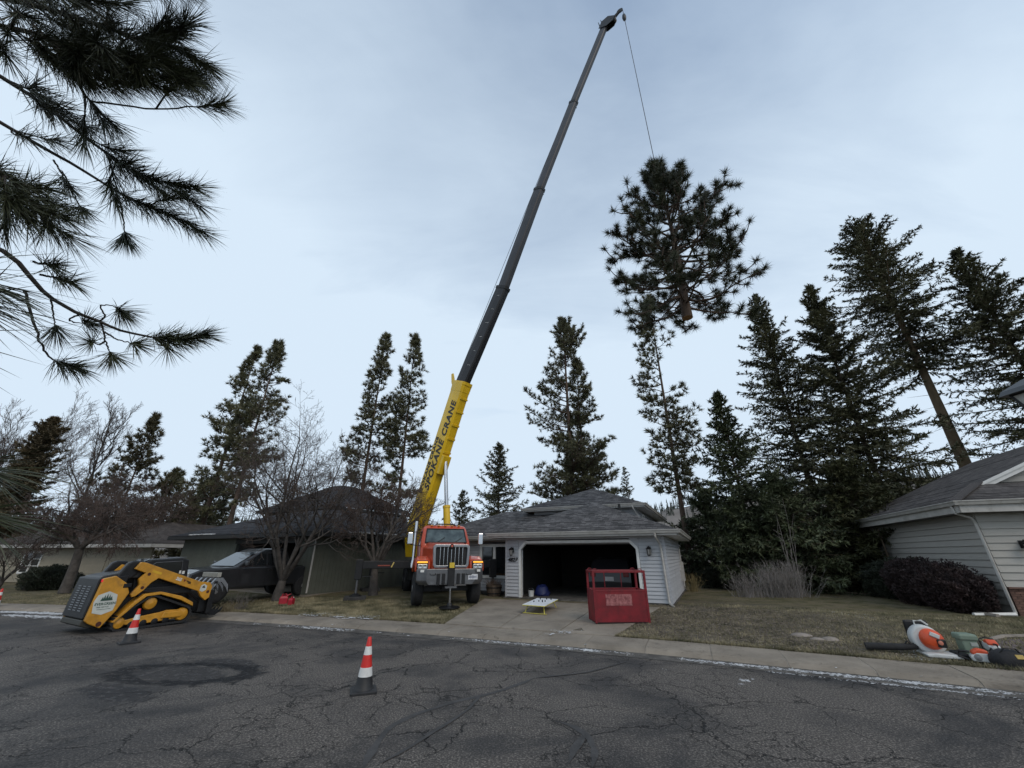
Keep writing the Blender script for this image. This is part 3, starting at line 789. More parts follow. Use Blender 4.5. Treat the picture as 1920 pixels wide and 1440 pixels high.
def gutter(parent, pts, z, m=m_gutter, size=0.12):
    """K-style gutter swept along pts (roof edge; outside on the right hand of travel)"""
    prof = [(-0.004, 0.0), (-0.004, -size), (0.075, -size), (0.10, -size * .45), (0.125, -size * .2), (0.125, 0.0), (0.112, 0.0), (0.09, -size * .7), (0.01, -size * .8), (0.01, 0.0)]
    P = [Vector((p[0], p[1], 0)) for p in pts]; rings = []
    for i, p in enumerate(P):
        d0 = (P[i] - P[i - 1]).normalized() if i else (P[1] - P[0]).normalized()
        d1 = (P[i + 1] - P[i]).normalized() if i < len(P) - 1 else d0
        n0 = Vector((d0.y, -d0.x, 0)); n1 = Vector((d1.y, -d1.x, 0)); nm = (n0 + n1); nm = nm / max(0.3, nm.length_squared / 2)
        rings.append([tuple(p + nm * a + Vector((0, 0, z + b))) for a, b in prof])
    return MB().loft(rings).build('gutter', m, parent)
def downspout(parent, pts, m=m_gutter, r=0.045):
    return MB().tube(pts, [r] * len(pts), 4).build('downspout', m, parent, bevel=0.008, seg=1)
def wall_lamp(parent, loc, rz, s=1.0):
    a = MB(); a.box((0, -0.015, 0.0), (0.11 * s, 0.03, 0.16 * s)); a.tube([(0, -0.02, 0.02), (0, -0.09 * s, 0.09 * s), (0, -0.13 * s, 0.06 * s)], 0.012 * s, 6)
    lm = a.build('wall_lamp', m_black, parent, loc=loc, rz=rz)
    MB().lathe([(0.015 * s, 0.075 * s), (0.085 * s, 0.02 * s), (0.075 * s, 0.0), (0.07 * s, 0.0)], (0, -0.13 * s, 0), n=6).build('lamp_cap', m_black, lm)
    MB().lathe([(0.062 * s, 0.0), (0.045 * s, -0.15 * s)], (0, -0.13 * s, 0), n=6).build('lamp_glass', mat('lamp_glass', (0.25, 0.25, 0.24), 0.15), lm)
    c = MB()
    for j in range(6):
        th = j * math.pi / 3; c.tube([(0.066 * s * math.cos(th), -0.13 * s + 0.066 * s * math.sin(th), 0), (0.05 * s * math.cos(th), -0.13 * s + 0.05 * s * math.sin(th), -0.155 * s)], 0.006 * s, 4)
    c.lathe([(0.055 * s, -0.15 * s), (0.05 * s, -0.175 * s), (0.01, -0.19 * s)], (0, -0.13 * s, 0), n=6)
    c.build('lamp_cage', m_black, lm)
    return lm

# ------------------------------------------------------------ the grey house with the open garage
GZ = 0.28
HX = Vector((5.56, 15.46, GZ)); HR = -R(25)
house = thing('grey_house', 'grey sided house numbered 4827 with an open double garage at the end of the driveway', 'house', HX, HR)
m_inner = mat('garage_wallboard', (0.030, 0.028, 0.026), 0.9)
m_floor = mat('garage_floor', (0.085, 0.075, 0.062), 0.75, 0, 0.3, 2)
OX0, OX1, OZ = -5.76, -0.98, 2.10
wt = 2.30
siding_wall(house, 'wall', (-6.4, 0, 0), 0, -6.4 * -1 + OX0 - 0.06, 0.05, wt, m_siding, m_siding_wall)
siding_wall(house, 'wall', (OX1 + 0.06, 0, 0), 0, -OX1 - 0.06, 0.05, wt, m_siding, m_siding_wall)
siding_wall(house, 'wall', (OX0 - 0.058, 0, 0), 0, OX1 - OX0 + 0.116, OZ + 0.08, wt, m_siding, m_siding_wall)
siding_wall(house, 'wall', (0, 0, 0), R(90), 7.4, 0.05, wt, m_siding, m_siding_wall, holes=())
siding_wall(house, 'wall', (-6.4, 2.2, 0), R(-90), 2.2, 0.05, wt, m_siding, m_siding_wall)
# inside of the garage
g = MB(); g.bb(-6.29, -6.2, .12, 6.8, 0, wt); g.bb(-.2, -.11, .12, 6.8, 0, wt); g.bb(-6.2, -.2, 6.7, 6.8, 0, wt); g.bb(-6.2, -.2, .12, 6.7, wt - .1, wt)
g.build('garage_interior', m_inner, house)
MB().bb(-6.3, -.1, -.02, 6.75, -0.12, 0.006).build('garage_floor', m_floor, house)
d_ = MB(); d_.bb(OX0 + .1, OX1 - .1, .16, 2.4, 2.02, 2.06); d_.build('overhead_door', mat('overhead_door', (0.36, 0.36, 0.36), 0.6), house)
d_ = MB()
for sx in (OX0 + .04, OX1 - .04): d_.tube([(sx, .14, 0.1), (sx, .16, 1.8), (sx, .4, 2.1), (sx, 3.0, 2.14)], 0.02, 6)
d_.build('door_track', m_steel, house)
# white surround with clipped corners
c_ = 0.26
def trim(a, b, w_=0.10, y0=-0.045, y1=0.10):
    a = Vector(a); b = Vector(b); d = (b - a).normalized(); n_ = Vector((-d.z, 0, d.x)) * (w_ / 2); vs = []
    for p in (a, b):
        for s_ in (-1, 1):
            for y in (y0, y1): q = p + n_ * s_; vs.append((q.x, y, q.z))
    MB().add(vs, [(0, 1, 3, 2), (4, 6, 7, 5), (0, 4, 5, 1), (2, 3, 7, 6), (0, 2, 6, 4), (1, 5, 7, 3)]).build('door_trim', m_white, house)
trim((OX0 - .0, 0, 0.0), (OX0 - .0, 0, OZ - c_)); trim((OX1, 0, 0.0), (OX1, 0, OZ - c_))
trim((OX0, 0, OZ - c_), (OX0 + c_, 0, OZ), y0=-.042); trim((OX1, 0, OZ - c_), (OX1 - c_, 0, OZ), y0=-.042); trim((OX0 + c_, 0, OZ), (OX1 - c_, 0, OZ), y0=-.047)
for x0, sg in ((OX0, 1), (OX1, -1)): MB().prism([(x0 - sg * .055, OZ - c_), (x0 + sg * c_, OZ + .04), (x0 + sg * c_, OZ + .10), (x0 - sg * .055, OZ + .10)], 'y', -.012, 0.1).build('corner_infill', m_siding, house)
g = MB(); g.bb(-.075, .022, -.03, .07, 0.02, wt); g.build('corner_board', m_siding, house)
g = MB(); g.bb(-6.43, -6.35, -.03, .07, 0.02, wt); g.build('corner_board', m_siding, house)
MB().bb(-6.5, .06, -.05, 7.45, -0.2, 0.045).build('foundation', m_gut, house)
# roofs
e = 2.45; ap = e + 1.50
roof_plane('roof', [(-6.95, -.55, e), (.55, -.55, e), (-3.2, 3.2, ap)], m_roof, house)
roof_plane('roof', [(.55, -.55, e), (.55, 8.0, e), (-3.2, 8.0, ap), (-3.2, 3.2, ap)], m_roof, house)
roof_plane('roof', [(-6.95, 8.0, e), (-6.95, -.55, e), (-3.2, 3.2, ap), (-3.2, 8.0, ap)], m_roof, house)
roof_plane('roof', [(-12.6, 1.65, e - .01), (-3.0, 1.65, e - .01), (-3.0, 5.4, ap - .01), (-9.0, 5.4, ap - .01)], m_roof, house)
roof_plane('roof', [(-12.6, 9.5, e - .01), (-12.6, 1.65, e - .01), (-9.0, 5.4, ap - .01), (-9.0, 9.5, ap - .01)], m_roof, house)
g = MB(); g.bb(-6.9, .5, -.5, .0, wt - .03, wt); g.bb(0.0, .5, 0, 7.9, wt - .03, wt); g.bb(-12.5, -6.4, 1.7, 2.25, wt - .03, wt); g.build('soffit', m_white, house)
fascia_run(MB(), [(-6.95, 1.65), (-6.95, -.55), (.55, -.55), (.55, 8.0)], wt - .04, e - .02, 0.03).build('fascia', m_gutter, house)
fascia_run(MB(), [(-12.6, 9.5), (-12.6, 1.65), (-6.96, 1.65)], wt - .04, e - .02, 0.03).build('fascia', m_gutter, house)
gutter(house, [(-6.95, 1.5), (-6.95, -.55), (.55, -.55), (.55, 8.0)], e)
gutter(house, [(-12.6, 9.5), (-12.6, 1.65), (-7.1, 1.65)], e - .01)
downspout(house, [(-.22, -.62, 2.33), (-.22, -.60, 2.22), (-.14, -.14, 1.98), (-.13, -.10, 1.85), (-.10, -.10, .18), (-.08, -.13, .08), (.06, -.34, .0)])
hs = MB().bb(-.3, .55, -.62, -.3, -.06, -.005).build('splash_block', m_conc, house)
# upper storey
ue = 3.92; ux0, ux1, uy0, uy1 = -7.4, -1.05, 4.1, 14.6; cx = (ux0 + ux1) / 2; hw = (ux1 - ux0) / 2; ua = ue + 1.30
roof_plane('roof', [(ux0, uy0, ue), (ux1, uy0, ue), (cx, uy0 + hw, ua)], m_roof, house)
roof_plane('roof', [(ux1, uy0, ue), (ux1, uy1, ue), (cx, uy1 - hw, ua), (cx, uy0 + hw, ua)], m_roof, house)
roof_plane('roof', [(ux0, uy1, ue), (ux0, uy0, ue), (cx, uy0 + hw, ua), (cx, uy1 - hw, ua)], m_roof, house)
siding_wall(house, 'wall', (ux0 + .5, uy0 + .5, 0), 0, ux1 - ux0 - 1.0, 2.3, ue - .12, m_siding, m_siding_wall)
siding_wall(house, 'wall', (ux1 - .5, uy0 + .5, 0), R(90), uy1 - uy0 - 1, 2.3, ue - .12, m_siding, m_siding_wall)
siding_wall(house, 'wall', (ux0 + .5, uy1 - .5, 0), R(-90), uy1 - uy0 - 1, 2.3, ue - .12, m_siding, m_siding_wall)
g = MB(); g.bb(ux0 + .03, ux1 - .03, uy0 + .03, uy1 - .03, ue - .15, ue - .12); g.build('soffit', m_white, house)
fascia_run(MB(), [(ux0, uy1), (ux0, uy0), (ux1, uy0), (ux1, uy1)], ue - .17, ue - .015, 0.03).build('fascia', m_white, house)
gutter(house, [(ux0, uy1), (ux0, uy0), (ux1, uy0), (ux1, uy1)], ue)
window(house, (ux1 - .5, uy0 + 2.6, ue - 1.0), R(90), .8, .72, cols=2)
downspout(house, [(ux1 - .55, uy0 - .06, ue - .1), (ux1 - .52, uy0 + .02, ue - .22), (ux1 - .44, uy0 + .55, ue - .5), (ux1 - .40, uy0 + .95, ue - .58)], m_white)
for (x, y, z, h_, r_) in ((-1.9, 2.35, 3.1, .62, .06), (-.9 - 1.5, 8.5, 4.6, .42, .035), (-6.2, 9.0, 4.4, .7, .05)):
    MB().cyl((x, y, z), (x, y, z + h_), r_, n=10).build('vent_pipe', m_black if r_ > .055 else m_steel, house)
# wing with the three-light window
siding_wall(house, 'wall', (-12.0, 2.2, 0), 0, 5.6, 0.05, wt, m_siding, m_siding_wall, holes=((3.15, 5.42, .62, 2.06),))
siding_wall(house, 'wall', (-12.0, 9.0, 0), R(-90), 6.8, 0.05, wt, m_siding, m_siding_wall)
window(house, (-12.0 + 3.1, 2.2, .58), 0, 2.36, 1.52, cols=3, fw=.13)
wall_lamp(house, (-6.1, -.03, 1.80), 0, 1.2); wall_lamp(house, (-.55, -.03, 1.80), 0, 1.2)
text('4827', 0.215, m_black, house, (-6.30, -.055, 1.36), (1, 0, 0), (0, 0, 1), 'house_number', 0.012, 0.25, 0.004)
g = MB(); g.bb(-.02, .16, 6.2, 6.5, .9, 1.3); g.tube([(.08, 6.35, .2), (.08, 6.35, 1.9)], .03, 6); g.bb(0.02, .2, 5.5, 5.8, .5, .95); g.build('meter_box', m_gutter, house)

# the car and the clutter inside the garage
m_navy = mat('dark_car_paint', (0.006, 0.007, 0.010), 0.35, 0, 0.1, 3, coat=0.0)
gc = house.matrix_basis.copy()
def in_house(x, y, z): return Matrix.Translation(HX) @ Matrix.Rotation(HR, 4, 'Z') @ Vector((x, y, z))
car = thing('garage_car', 'dark hatchback parked nose-in inside the open garage', 'car', in_house(-2.35, 3.2, 0.006), HR)
prof = [(-2.1, .35), (-2.14, .62), (-2.08, .98), (-1.75, 1.42), (-1.4, 1.52), (0.1, 1.5), (.8, 1.02), (1.9, .92), (2.1, .6), (2.05, .32)]
bd = MB(); rings = []
for x, s_ in ((-.86, .93), (-.78, 1.0), (0, 1.02), (.78, 1.0), (.86, .93)):
    rings.append([(x * (1.0 if z < 1.0 else .86), y, .3 + (z - .3) * s_) for y, z in prof])
bd.loft(rings).build('body', m_navy, car, bevel=0.02)
MB().add([(-.62, -2.02, 1.05), (.62, -2.02, 1.05), (.54, -1.76, 1.40), (-.54, -1.76, 1.40)], [(0, 1, 2, 3)]).build('rear_window', m_glass, car)
for s_ in (-1, 1):
    MB().box((s_ * .66, -2.1, .88), (.22, .06, .16)).build('tail_light', mat('tail_light', (0.12, 0.005, 0.005), 0.2), car, bevel=.02)
    for y in (-1.25, 1.3):
        w_ = MB().lathe([(.10, -.1), (.3, -.1), (.32, -.06), (.32, .06), (.3, .1), (.10, .1)], (s_ * .76, y, .32), 'x', 20).build('wheel', m_rubber, car)
MB().box((0, -2.125, .72), (.34, .02, .17)).build('number_plate', mat('number_plate', (0.30, 0.30, 0.30), 0.5), car)
m_blue = mat('blue_tarp', (0.012, 0.02, 0.10), 0.5)
bag = MB(); rr = random.Random(4)
rings = [[(.30 * k * math.cos(a * .5236) * rr.uniform(.8, 1.12), .2 * k * math.sin(a * .5236) * rr.uniform(.8, 1.12), z + rr.uniform(-.03, .03)) for a in range(12)] for k, z in ((.9, 0.03), (1.08, .12), (1, .24), (.82, .36), (.5, .44), (.15, .46))]
o = bag.loft(rings).build('folded_tarp', m_blue, None, loc=in_house(-5.2, 1.0, .006), smooth=True); tag(o, 'crumpled blue tarp just inside the garage door', 'tarp')
o = thing('white_bucket', 'small white bucket beside the blue tarp in the garage', 'bucket', in_house(-5.52, .55, .006))
MB().lathe([(.10, 0), (.125, .24), (.13, .25), (.118, .25), (.1, .03)], n=18).build('pail', m_white, o, smooth=True)
MB().tube([(.125 * math.cos(t_), 0, .24 + .1 * math.sin(t_)) for t_ in np.linspace(0, math.pi, 9)], .004, 5).build('handle', m_steel, o)

# ------------------------------------------------------------ neighbour on the right
m_sid_r = mat('putty_siding', (0.36, 0.345, 0.315), 0.65, 0, 0.06, 2, 0.15, 25, rnd=0.04, stretch=(1, 1, 10))
m_sid_rw = mat('putty_wall', (0.13, 0.125, 0.115), 0.7)
RX = Vector((14.75, 13.15, .24)); RR = -R(22)
rh = thing('putty_house', 'low putty-coloured lap sided house with dark hedge along its side wall', 'house', RX, RR)
rw = 2.90
siding_wall(rh, 'wall', (0, 8.2, 0), R(-90), 8.2, 0.06, rw, m_sid_r, m_sid_rw, exposure=.205, thick=.042)
siding_wall(rh, 'wall', (0, 0, 0), 0, 10, 0.75, rw, m_sid_r, m_sid_rw, exposure=.205, thick=.042)
m_brick = mat('brown_brick', (0.115, 0.062, 0.046), 0.85, 0, 0.3, 7, rnd=0.22)
bw = MB().bb(0.0, 10, -.02, .1, 0, .73).build('brick_skirt', m_gut, rh)
bme = MB().box((0, 0, 0), (.2, .05, .058)).mesh('brick'); bme.materials.append(m_brick)
for j in range(11):
    for i in range(24):
        x_ = .105 + i * .212 + (.106 if j % 2 else 0)
        if i == 0 and j % 2: shared('brick', bme, bw, (.053, -.0405, .035 + j * .066), scale=(.47, 1, 1))
        shared('brick', bme, bw, (x_, -.04, .035 + j * .066))
MB().bb(0.0, 10, -.12, .0, .732, .78).build('brick_cap', m_brick, rh)
re_ = 3.22; sl = .46
def rz_(x): return re_ + (x + .55) * sl
roof_plane('roof', [(-.55, 9.0, re_), (-.55, -.55, re_), (.85, .85, rz_(.85)), (5.2, .85, rz_(5.2)), (5.2, 9.0, rz_(5.2))], m_roof_r, rh)
roof_plane('roof', [(-.55, -.55, re_), (11.2, -.55, re_), (9.6, .85, rz_(.85)), (.85, .85, rz_(.85))], m_roof_r, rh)
g = MB(); g.prism([(.95, rz_(.85)), (5.2, rz_(5.0)), (9.4, rz_(.85))], 'y', 1.05, 1.15); g.build('gable', m_sid_rw, rh)
zz = rz_(.85) + .05
while zz < rz_(4.6):
    xx = (zz + .22 - re_) / sl - .55 + .10
    MB().prism([(1.05, zz), (1.024, zz), (1.044, zz + .205), (1.05, zz + .205)], 'x', xx, 10.4 - xx).build('plank', m_sid_r, rh); zz += .205
g = MB()
for (x0, x1) in ((.55, 5.2),):
    g.add([(x0, .80, rz_(x0) - .22), (x1, .80, rz_(x1) - .22), (x1, .80, rz_(x1) - .02), (x0, .80, rz_(x0) - .02), (x0, .86, rz_(x0) - .22), (x1, .86, rz_(x1) - .22), (x1, .86, rz_(x1) - .02), (x0, .86, rz_(x0) - .02)], [(0, 1, 2, 3), (7, 6, 5, 4), (0, 4, 5, 1), (3, 2, 6, 7), (0, 3, 7, 4), (1, 5, 6, 2)])
    g.add([(x0, .76, rz_(x0) - .09), (x1, .76, rz_(x1) - .09), (x1, .76, rz_(x1) + .0), (x0, .76, rz_(x0) + .0), (x0, .81, rz_(x0) - .09), (x1, .81, rz_(x1) - .09), (x1, .81, rz_(x1) + .0), (x0, .81, rz_(x0) + .0)], [(0, 1, 2, 3), (7, 6, 5, 4), (0, 4, 5, 1), (3, 2, 6, 7), (0, 3, 7, 4), (1, 5, 6, 2)])
g.build('rake_board', m_white, rh)
g = MB(); g.bb(-.52, 0, -.52, 8.9, rw - .03, rw); g.bb(0, 11, -.52, 0, rw - .031, rw - .001); g.build('soffit', m_sid_rw, rh)
fascia_run(MB(), [(-.55, 9.0), (-.55, -.55), (11.2, -.55)], rw - .03, re_ - .02, .03).build('fascia', m_gutter, rh)
gutter(rh, [(-.55, 9.0), (-.55, -.55), (11.2, -.55)], re_, size=.13)
downspout(rh, [(-.60, -.3, re_ - .14), (-.56, -.3, re_ - .36), (-.16, -.12, re_ - .50), (-.09, -.09, re_ - .66), (-.09, -.09, .16), (-.12, -.14, .09)])
sp = MB().tube([(-.12, -.14, .07), (-1.15, -.35, .04)], .06, 6).build('splash_pipe', m_white, rh)
wall_lamp(rh, (.78, -.035, 1.95), 0, 1.35)
# thick cap shingles laid over the front hip
cme = MB().box((0, 0, 0), (.30, .26, .022)).mesh('cap_shingle'); cme.materials.append(m_roof_r)
ul = cme.uv_layers.new(name='UVMap')
hip0, hip1 = Vector((-.55, -.55, re_)), Vector((.85, .85, rz_(.85)))
qh = (hip1 - hip0).to_track_quat('Y', 'Z')
for i in range(13):
    p = hip0.lerp(hip1, (i + .5) / 13); o = shared('cap_shingle', cme, rh, p + Vector((0, 0, .028)), qh.to_euler()); o.rotation_euler.rotate_axis('X', R(5))
m_edge = mat('concrete_edging', (0.23, 0.20, 0.17), 0.9, 0, 0.2, 4)
eb = [at_z(x, y, .2) for x, y in ((1625, 1120), (1690, 1119), (1740, 1122), (1790, 1137), (1835, 1157), (1875, 1163))]
o = MB().tube([(p.x, p.y, gz(p.x, p.y) + .02) for p in eb], .06, 6).build('bed_edging', m_edge, smooth=True); tag(o, 'curved concrete edging between lawn and dark hedge', 'edging')

# ------------------------------------------------------------ dark house behind the bare trees
m_green = mat('grey_green_boards', (0.092, 0.097, 0.078), 0.8, 0, 0.10, 3, 0.2, 20, rnd=0.05)
m_greenw = mat('grey_green_wall', (0.078, 0.082, 0.068), 0.8)
m_dkwood = mat('dark_trim', (0.018, 0.018, 0.018), 0.7)
DX = Vector((-9.0, 19.3, .26)); DR = -R(27)
dh = thing('dark_roofed_house', 'grey-green board sided house under a black hipped roof behind the bare trees', 'house', DX, DR)
siding_wall(dh, 'wall', (0, 0, 0), R(90), 8.0, 0.04, 2.42, m_green, m_greenw, exposure=.2, vertical=True, thick=.022)
siding_wall(dh, 'wall', (-.9, 0, 0), 0, .9, 0.04, 2.42, m_green, m_greenw, exposure=.2, vertical=True, thick=.022)
siding_wall(dh, 'wall', (-11.0, 0, 0), 0, 5.1, 0.04, 2.42, m_green, m_greenw, exposure=.2, vertical=True, thick=.022)
g = MB(); g.bb(-5.95, -5.85, .1, 6.5, 0, 2.4); g.bb(-.98, -.9, .1, 6.5, 0, 2.4); g.bb(-5.85, -.98, 6.4, 6.5, 0, 2.4); g.bb(-5.85, -.98, .1, 6.4, 2.32, 2.4); g.build('garage_interior', mat('dark_garage', (.05, .05, .05), .9), dh)
MB().bb(-5.9, -.9, -.02, 6.45, -.1, .004).build('garage_floor', m_floor, dh)
MB().bb(-6.0, -.8, -.05, .0, 2.15, 2.40).build('header', m_dkwood, dh)
MB().bb(-10.6, .06, -.04, 8.05, -.2, .035).build('foundation', m_conc, dh)
de = 2.58; x0, x1, y0, y1 = -11.6, .65, -.65, 9; hh = 1.5
roof_plane('roof', [(x0, y0, de), (x1, y0, de), (x1 - 4.2, y0 + 4.2, de + hh), (x0 + 4.2, y0 + 4.2, de + hh)], m_roof_d, dh)
roof_plane('roof', [(x1, y0, de), (x1, y1, de), (x1 - 4.2, y1, de + hh), (x1 - 4.2, y0 + 4.2, de + hh)], m_roof_d, dh)
roof_plane('roof', [(x0, y1, de), (x0, y0, de), (x0 + 4.2, y0 + 4.2, de + hh), (x0 + 4.2, y1, de + hh)], m_roof_d, dh)
fascia_run(MB(), [(x0, y1), (x0, y0), (x1, y0), (x1, y1)], 2.40, de - .01, .03).build('fascia', m_dkwood, dh)
MB().bb(x0 + .03, x1 - .03, y0 + .03, y1 - .03, 2.43, 2.45).build('soffit', m_dkwood, dh)
ue2 = 4.4; X0, X1, Y0, Y1 = -12.0, -4.4, 4.2, 12.0
siding_wall(dh, 'wall', (X0 + .5, Y0 + .5, 0), 0, X1 - X0 - 1, 3.0, ue2 - .1, m_green, m_greenw, exposure=.2, vertical=True, thick=.022)
siding_wall(dh, 'wall', (X1 - .5, Y0 + .5, 0), R(90), Y1 - Y0 - 1, 2.6, ue2 - .1, m_green, m_greenw, exposure=.2, vertical=True, thick=.022)
q_ = 3.2; ur = 1.9
roof_plane('roof', [(X0, Y0, ue2), (X1, Y0, ue2), (X1 - q_, Y0 + q_, ue2 + ur), (X0 + q_, Y0 + q_, ue2 + ur)], m_roof_d, dh)
roof_plane('roof', [(X1, Y0, ue2), (X1, Y1, ue2), (X1 - q_, Y1 - q_, ue2 + ur), (X1 - q_, Y0 + q_, ue2 + ur)], m_roof_d, dh)
roof_plane('roof', [(X0, Y1, ue2), (X0, Y0, ue2), (X0 + q_, Y0 + q_, ue2 + ur), (X0 + q_, Y1 - q_, ue2 + ur)], m_roof_d, dh)
fascia_run(MB(), [(X0, Y1), (X0, Y0), (X1, Y0), (X1, Y1)], ue2 - .16, ue2 - .01, .03).build('fascia', m_dkwood, dh)
window(dh, (-9.2, 4.68, 3.25), 0, 1.1, .85, cols=2, frame=m_dkwood)
MB().tube([(.05, .0, 2.3), (.05, -.0, .1)], .04, 5).build('downspout', m_gutter, dh)
g = MB(); rr = random.Random(3)
for i in range(40): g.box((x1 - .10 + rr.uniform(-.12, .1), 1.5 + i * .08, de + .05), (rr.uniform(.2, .4), .12, rr.uniform(.05, .09)))
g.build('roof_snow', m_snow, dh, bevel=.02)
g = MB()
for i in range(26): g.box((-9.5 + i * .09, y0 + .12 + rr.uniform(-.06, .1), de + .05), (.12, rr.uniform(.15, .3), rr.uniform(.04, .07)))
g.build('roof_snow', m_snow, dh, bevel=.02)

# ------------------------------------------------------------ cream house far left
m_cream = mat('cream_siding', (0.25, 0.22, 0.165), 0.7, 0, 0.08, 3, rnd=0.04)
m_creamw = mat('cream_wall', (0.27, 0.245, 0.185), 0.7)
m_roof_b = shingle_material('brown_shingles', (0.055, 0.046, 0.042), (0.085, 0.073, 0.066), (0.022, 0.02, 0.02))
A = Vector((-21.6, 25.6, .2))
ch = thing('cream_house', 'cream lap sided house with white grid window, left of the black-roofed house', 'house', A, -R(12))
siding_wall(ch, 'wall', (-13.5, 0, 0), 0, 13.5, 0.1, 2.2, m_cream, m_creamw, exposure=.18, thick=.024, holes=((3.4, 4.9, .65, 1.85), (10.2, 13.0, 0.1, 1.98)))
siding_wall(ch, 'wall', (-13.5, 7, 0), R(-90), 7, 0.1, 2.2, m_cream, m_creamw, exposure=.18, thick=.024)
window(ch, (-13.5 + 3.35, 0, .6), 0, 1.6, 1.3, cols=2, rows=3, fw=.09)
gd = MB().bb(-3.3, -.5, .02, .08, 0.02, 2.0).build('garage_door', m_creamw, ch)
for i in range(4):
    for j in range(4):
        MB().bb(-3.24 + i * .69, -2.63 + i * .69, -.0, .019, .07 + j * .49, .47 + j * .49).build('door_panel', m_cream, gd, bevel=.015, seg=1)
ce = 2.30
roof_plane('roof', [(-14.2, -.7, ce), (.7, -.7, ce), (-3.2, 3.2, ce + 1.5), (-10.3, 3.2, ce + 1.5)], m_roof_b, ch)
roof_plane('roof', [(.7, -.7, ce), (.7, 7.5, ce), (-3.2, 7.5, ce + 1.5), (-3.2, 3.2, ce + 1.5)], m_roof_b, ch)
roof_plane('roof', [(-14.2, 7.5, ce), (-14.2, -.7, ce), (-10.3, 3.2, ce + 1.5), (-10.3, 7.5, ce + 1.5)], m_roof_b, ch)
fascia_run(MB(), [(-14.2, 7.5), (-14.2, -.7), (.7, -.7), (.7, 7.5)], ce - .2, ce - .01, .03).build('fascia', m_gutter, ch)
MB().bb(-14.1, .6, -.6, 7.4, 2.2, 2.22).build('soffit', m_creamw, ch)
# ------------------------------------------------------------ vehicles: paints
m_orange = mat('orange_paint', (0.46, 0.062, 0.022), 0.32, 0, 0.10, 2.5, coat=0.3)
m_yellow = mat('crane_yellow', (0.72, 0.46, 0.012), 0.4, 0, 0.10, 1.5, coat=0.2)
m_boomblack = mat('boom_black', (0.014, 0.014, 0.017), 0.45, 0.1, 0.2, 1.5)
m_boomdark = mat('boom_dark', (0.028, 0.028, 0.032), 0.45, 0.1, 0.2, 1.5)
m_boomgrey = mat('boom_grey', (0.050, 0.050, 0.056), 0.5, 0.2, 0.2, 1.5)
m_cat = mat('loader_yellow', (0.50, 0.235, 0.018), 0.42, 0, 0.22, 3.5, coat=0.1)
add_dirt(m_cat, (0.16, 0.10, 0.045), 3.0, 0.52, 0.75, 0.55)
add_dirt(m_yellow, (0.36, 0.24, 0.03), 2.0, 0.55, 0.75, 0.4)
m_gunmetal = mat('bumper_metal', (0.16, 0.16, 0.165), 0.33, 0.8, 0.2, 4)
m_amber = emit_mat('amber_lamp', (0.95, 0.38, 0.03), 1.1)
m_lamp = mat('headlamp_glass', (0.45, 0.46, 0.45), 0.12, 0.3, 0.2, 18)
m_red = mat('red_paint', (0.15, 0.0025, 0.008), 0.5, 0, 0.3, 4, coat=0.0)
m_redlamp = emit_mat('red_lamp', (0.75, 0.02, 0.02), 0.25)
m_rust = mat('rusty_hole', (0.07, 0.02, 0.012), 0.8)
def wheel(parent, c, r, w, rim_m, n=28, dual=False):
    tr = MB().lathe([(r * .56, -w / 2), (r * .9, -w / 2), (r * .97, -w * .44), (r, -w * .34), (r, w * .34), (r * .97, w * .44), (r * .9, w / 2), (r * .56, w / 2)], c, 'x', n).build('wheel', m_rubber, parent, smooth=True)
    t_ = MB()
    for k in range(5):
        x = (-.30 + .15 * k) * w; t_.lathe([(r * 1.001, x - w * .05), (r * 1.012, x - w * .045), (r * 1.012, x + w * .045), (r * 1.001, x + w * .05)], c, 'x', n)
    t_.build('tread', m_rubber, tr)
    s_ = 1 if c[0] > 0 else -1
    MB().lathe([(r * .57, -w * .35), (r * .58, s_ * w * .47), (r * .5, s_ * w * .5), (r * .46, s_ * w * .2), (r * .24, s_ * w * .25), (r * .2, s_ * w * .52), (.02, s_ * w * .53)], c, 'x', n).build('rim', rim_m, tr, smooth=True)
    return tr

# ------------------------------------------------------------ crane truck
CT = Vector((-2.45, 16.30, 0.24)); CA = 0.30
ct = thing('crane_truck', 'orange truck-mounted crane with raised yellow telescopic boom lettered SPOKANE CRANE', 'crane truck', CT, CA)
CM = Matrix.Translation(CT) @ Matrix.Rotation(CA, 4, 'Z'); CI = CM.inverted()
def L(p): return CI @ Vector(p)
m_rim = mat('wheel_rim', (0.25, 0.25, 0.25), 0.4, 0.6)
for sx in (-1, 1):
    wheel(ct, (sx * 1.03, 0, .54), .54, .36, m_rim)
    for y in (5.7, 7.05):
        wheel(ct, (sx * 1.04, y, .52), .52, .30, m_rim); wheel(ct, (sx * .70, y, .52), .52, .28, m_rim)
g = MB(); g.bb(-.45, -.33, -.75, 8.6, .72, 1.0); g.bb(.33, .45, -.75, 8.6, .72, 1.0)
for y in (.2, 2.6, 4.6, 8.3): g.bb(-.33, .33, y, y + .12, .74, .98)
g.build('chassis_rail', m_black, ct)
g = MB(); g.bb(-.95, .95, -.08, .08, .44, .60); g.bb(-.2, .2, -.3, .3, .5, .8); g.bb(-.98, .98, 5.62, 5.78, .44, .6); g.bb(-.98, .98, 6.97, 7.13, .44, .6); g.build('axle', m_black, ct)
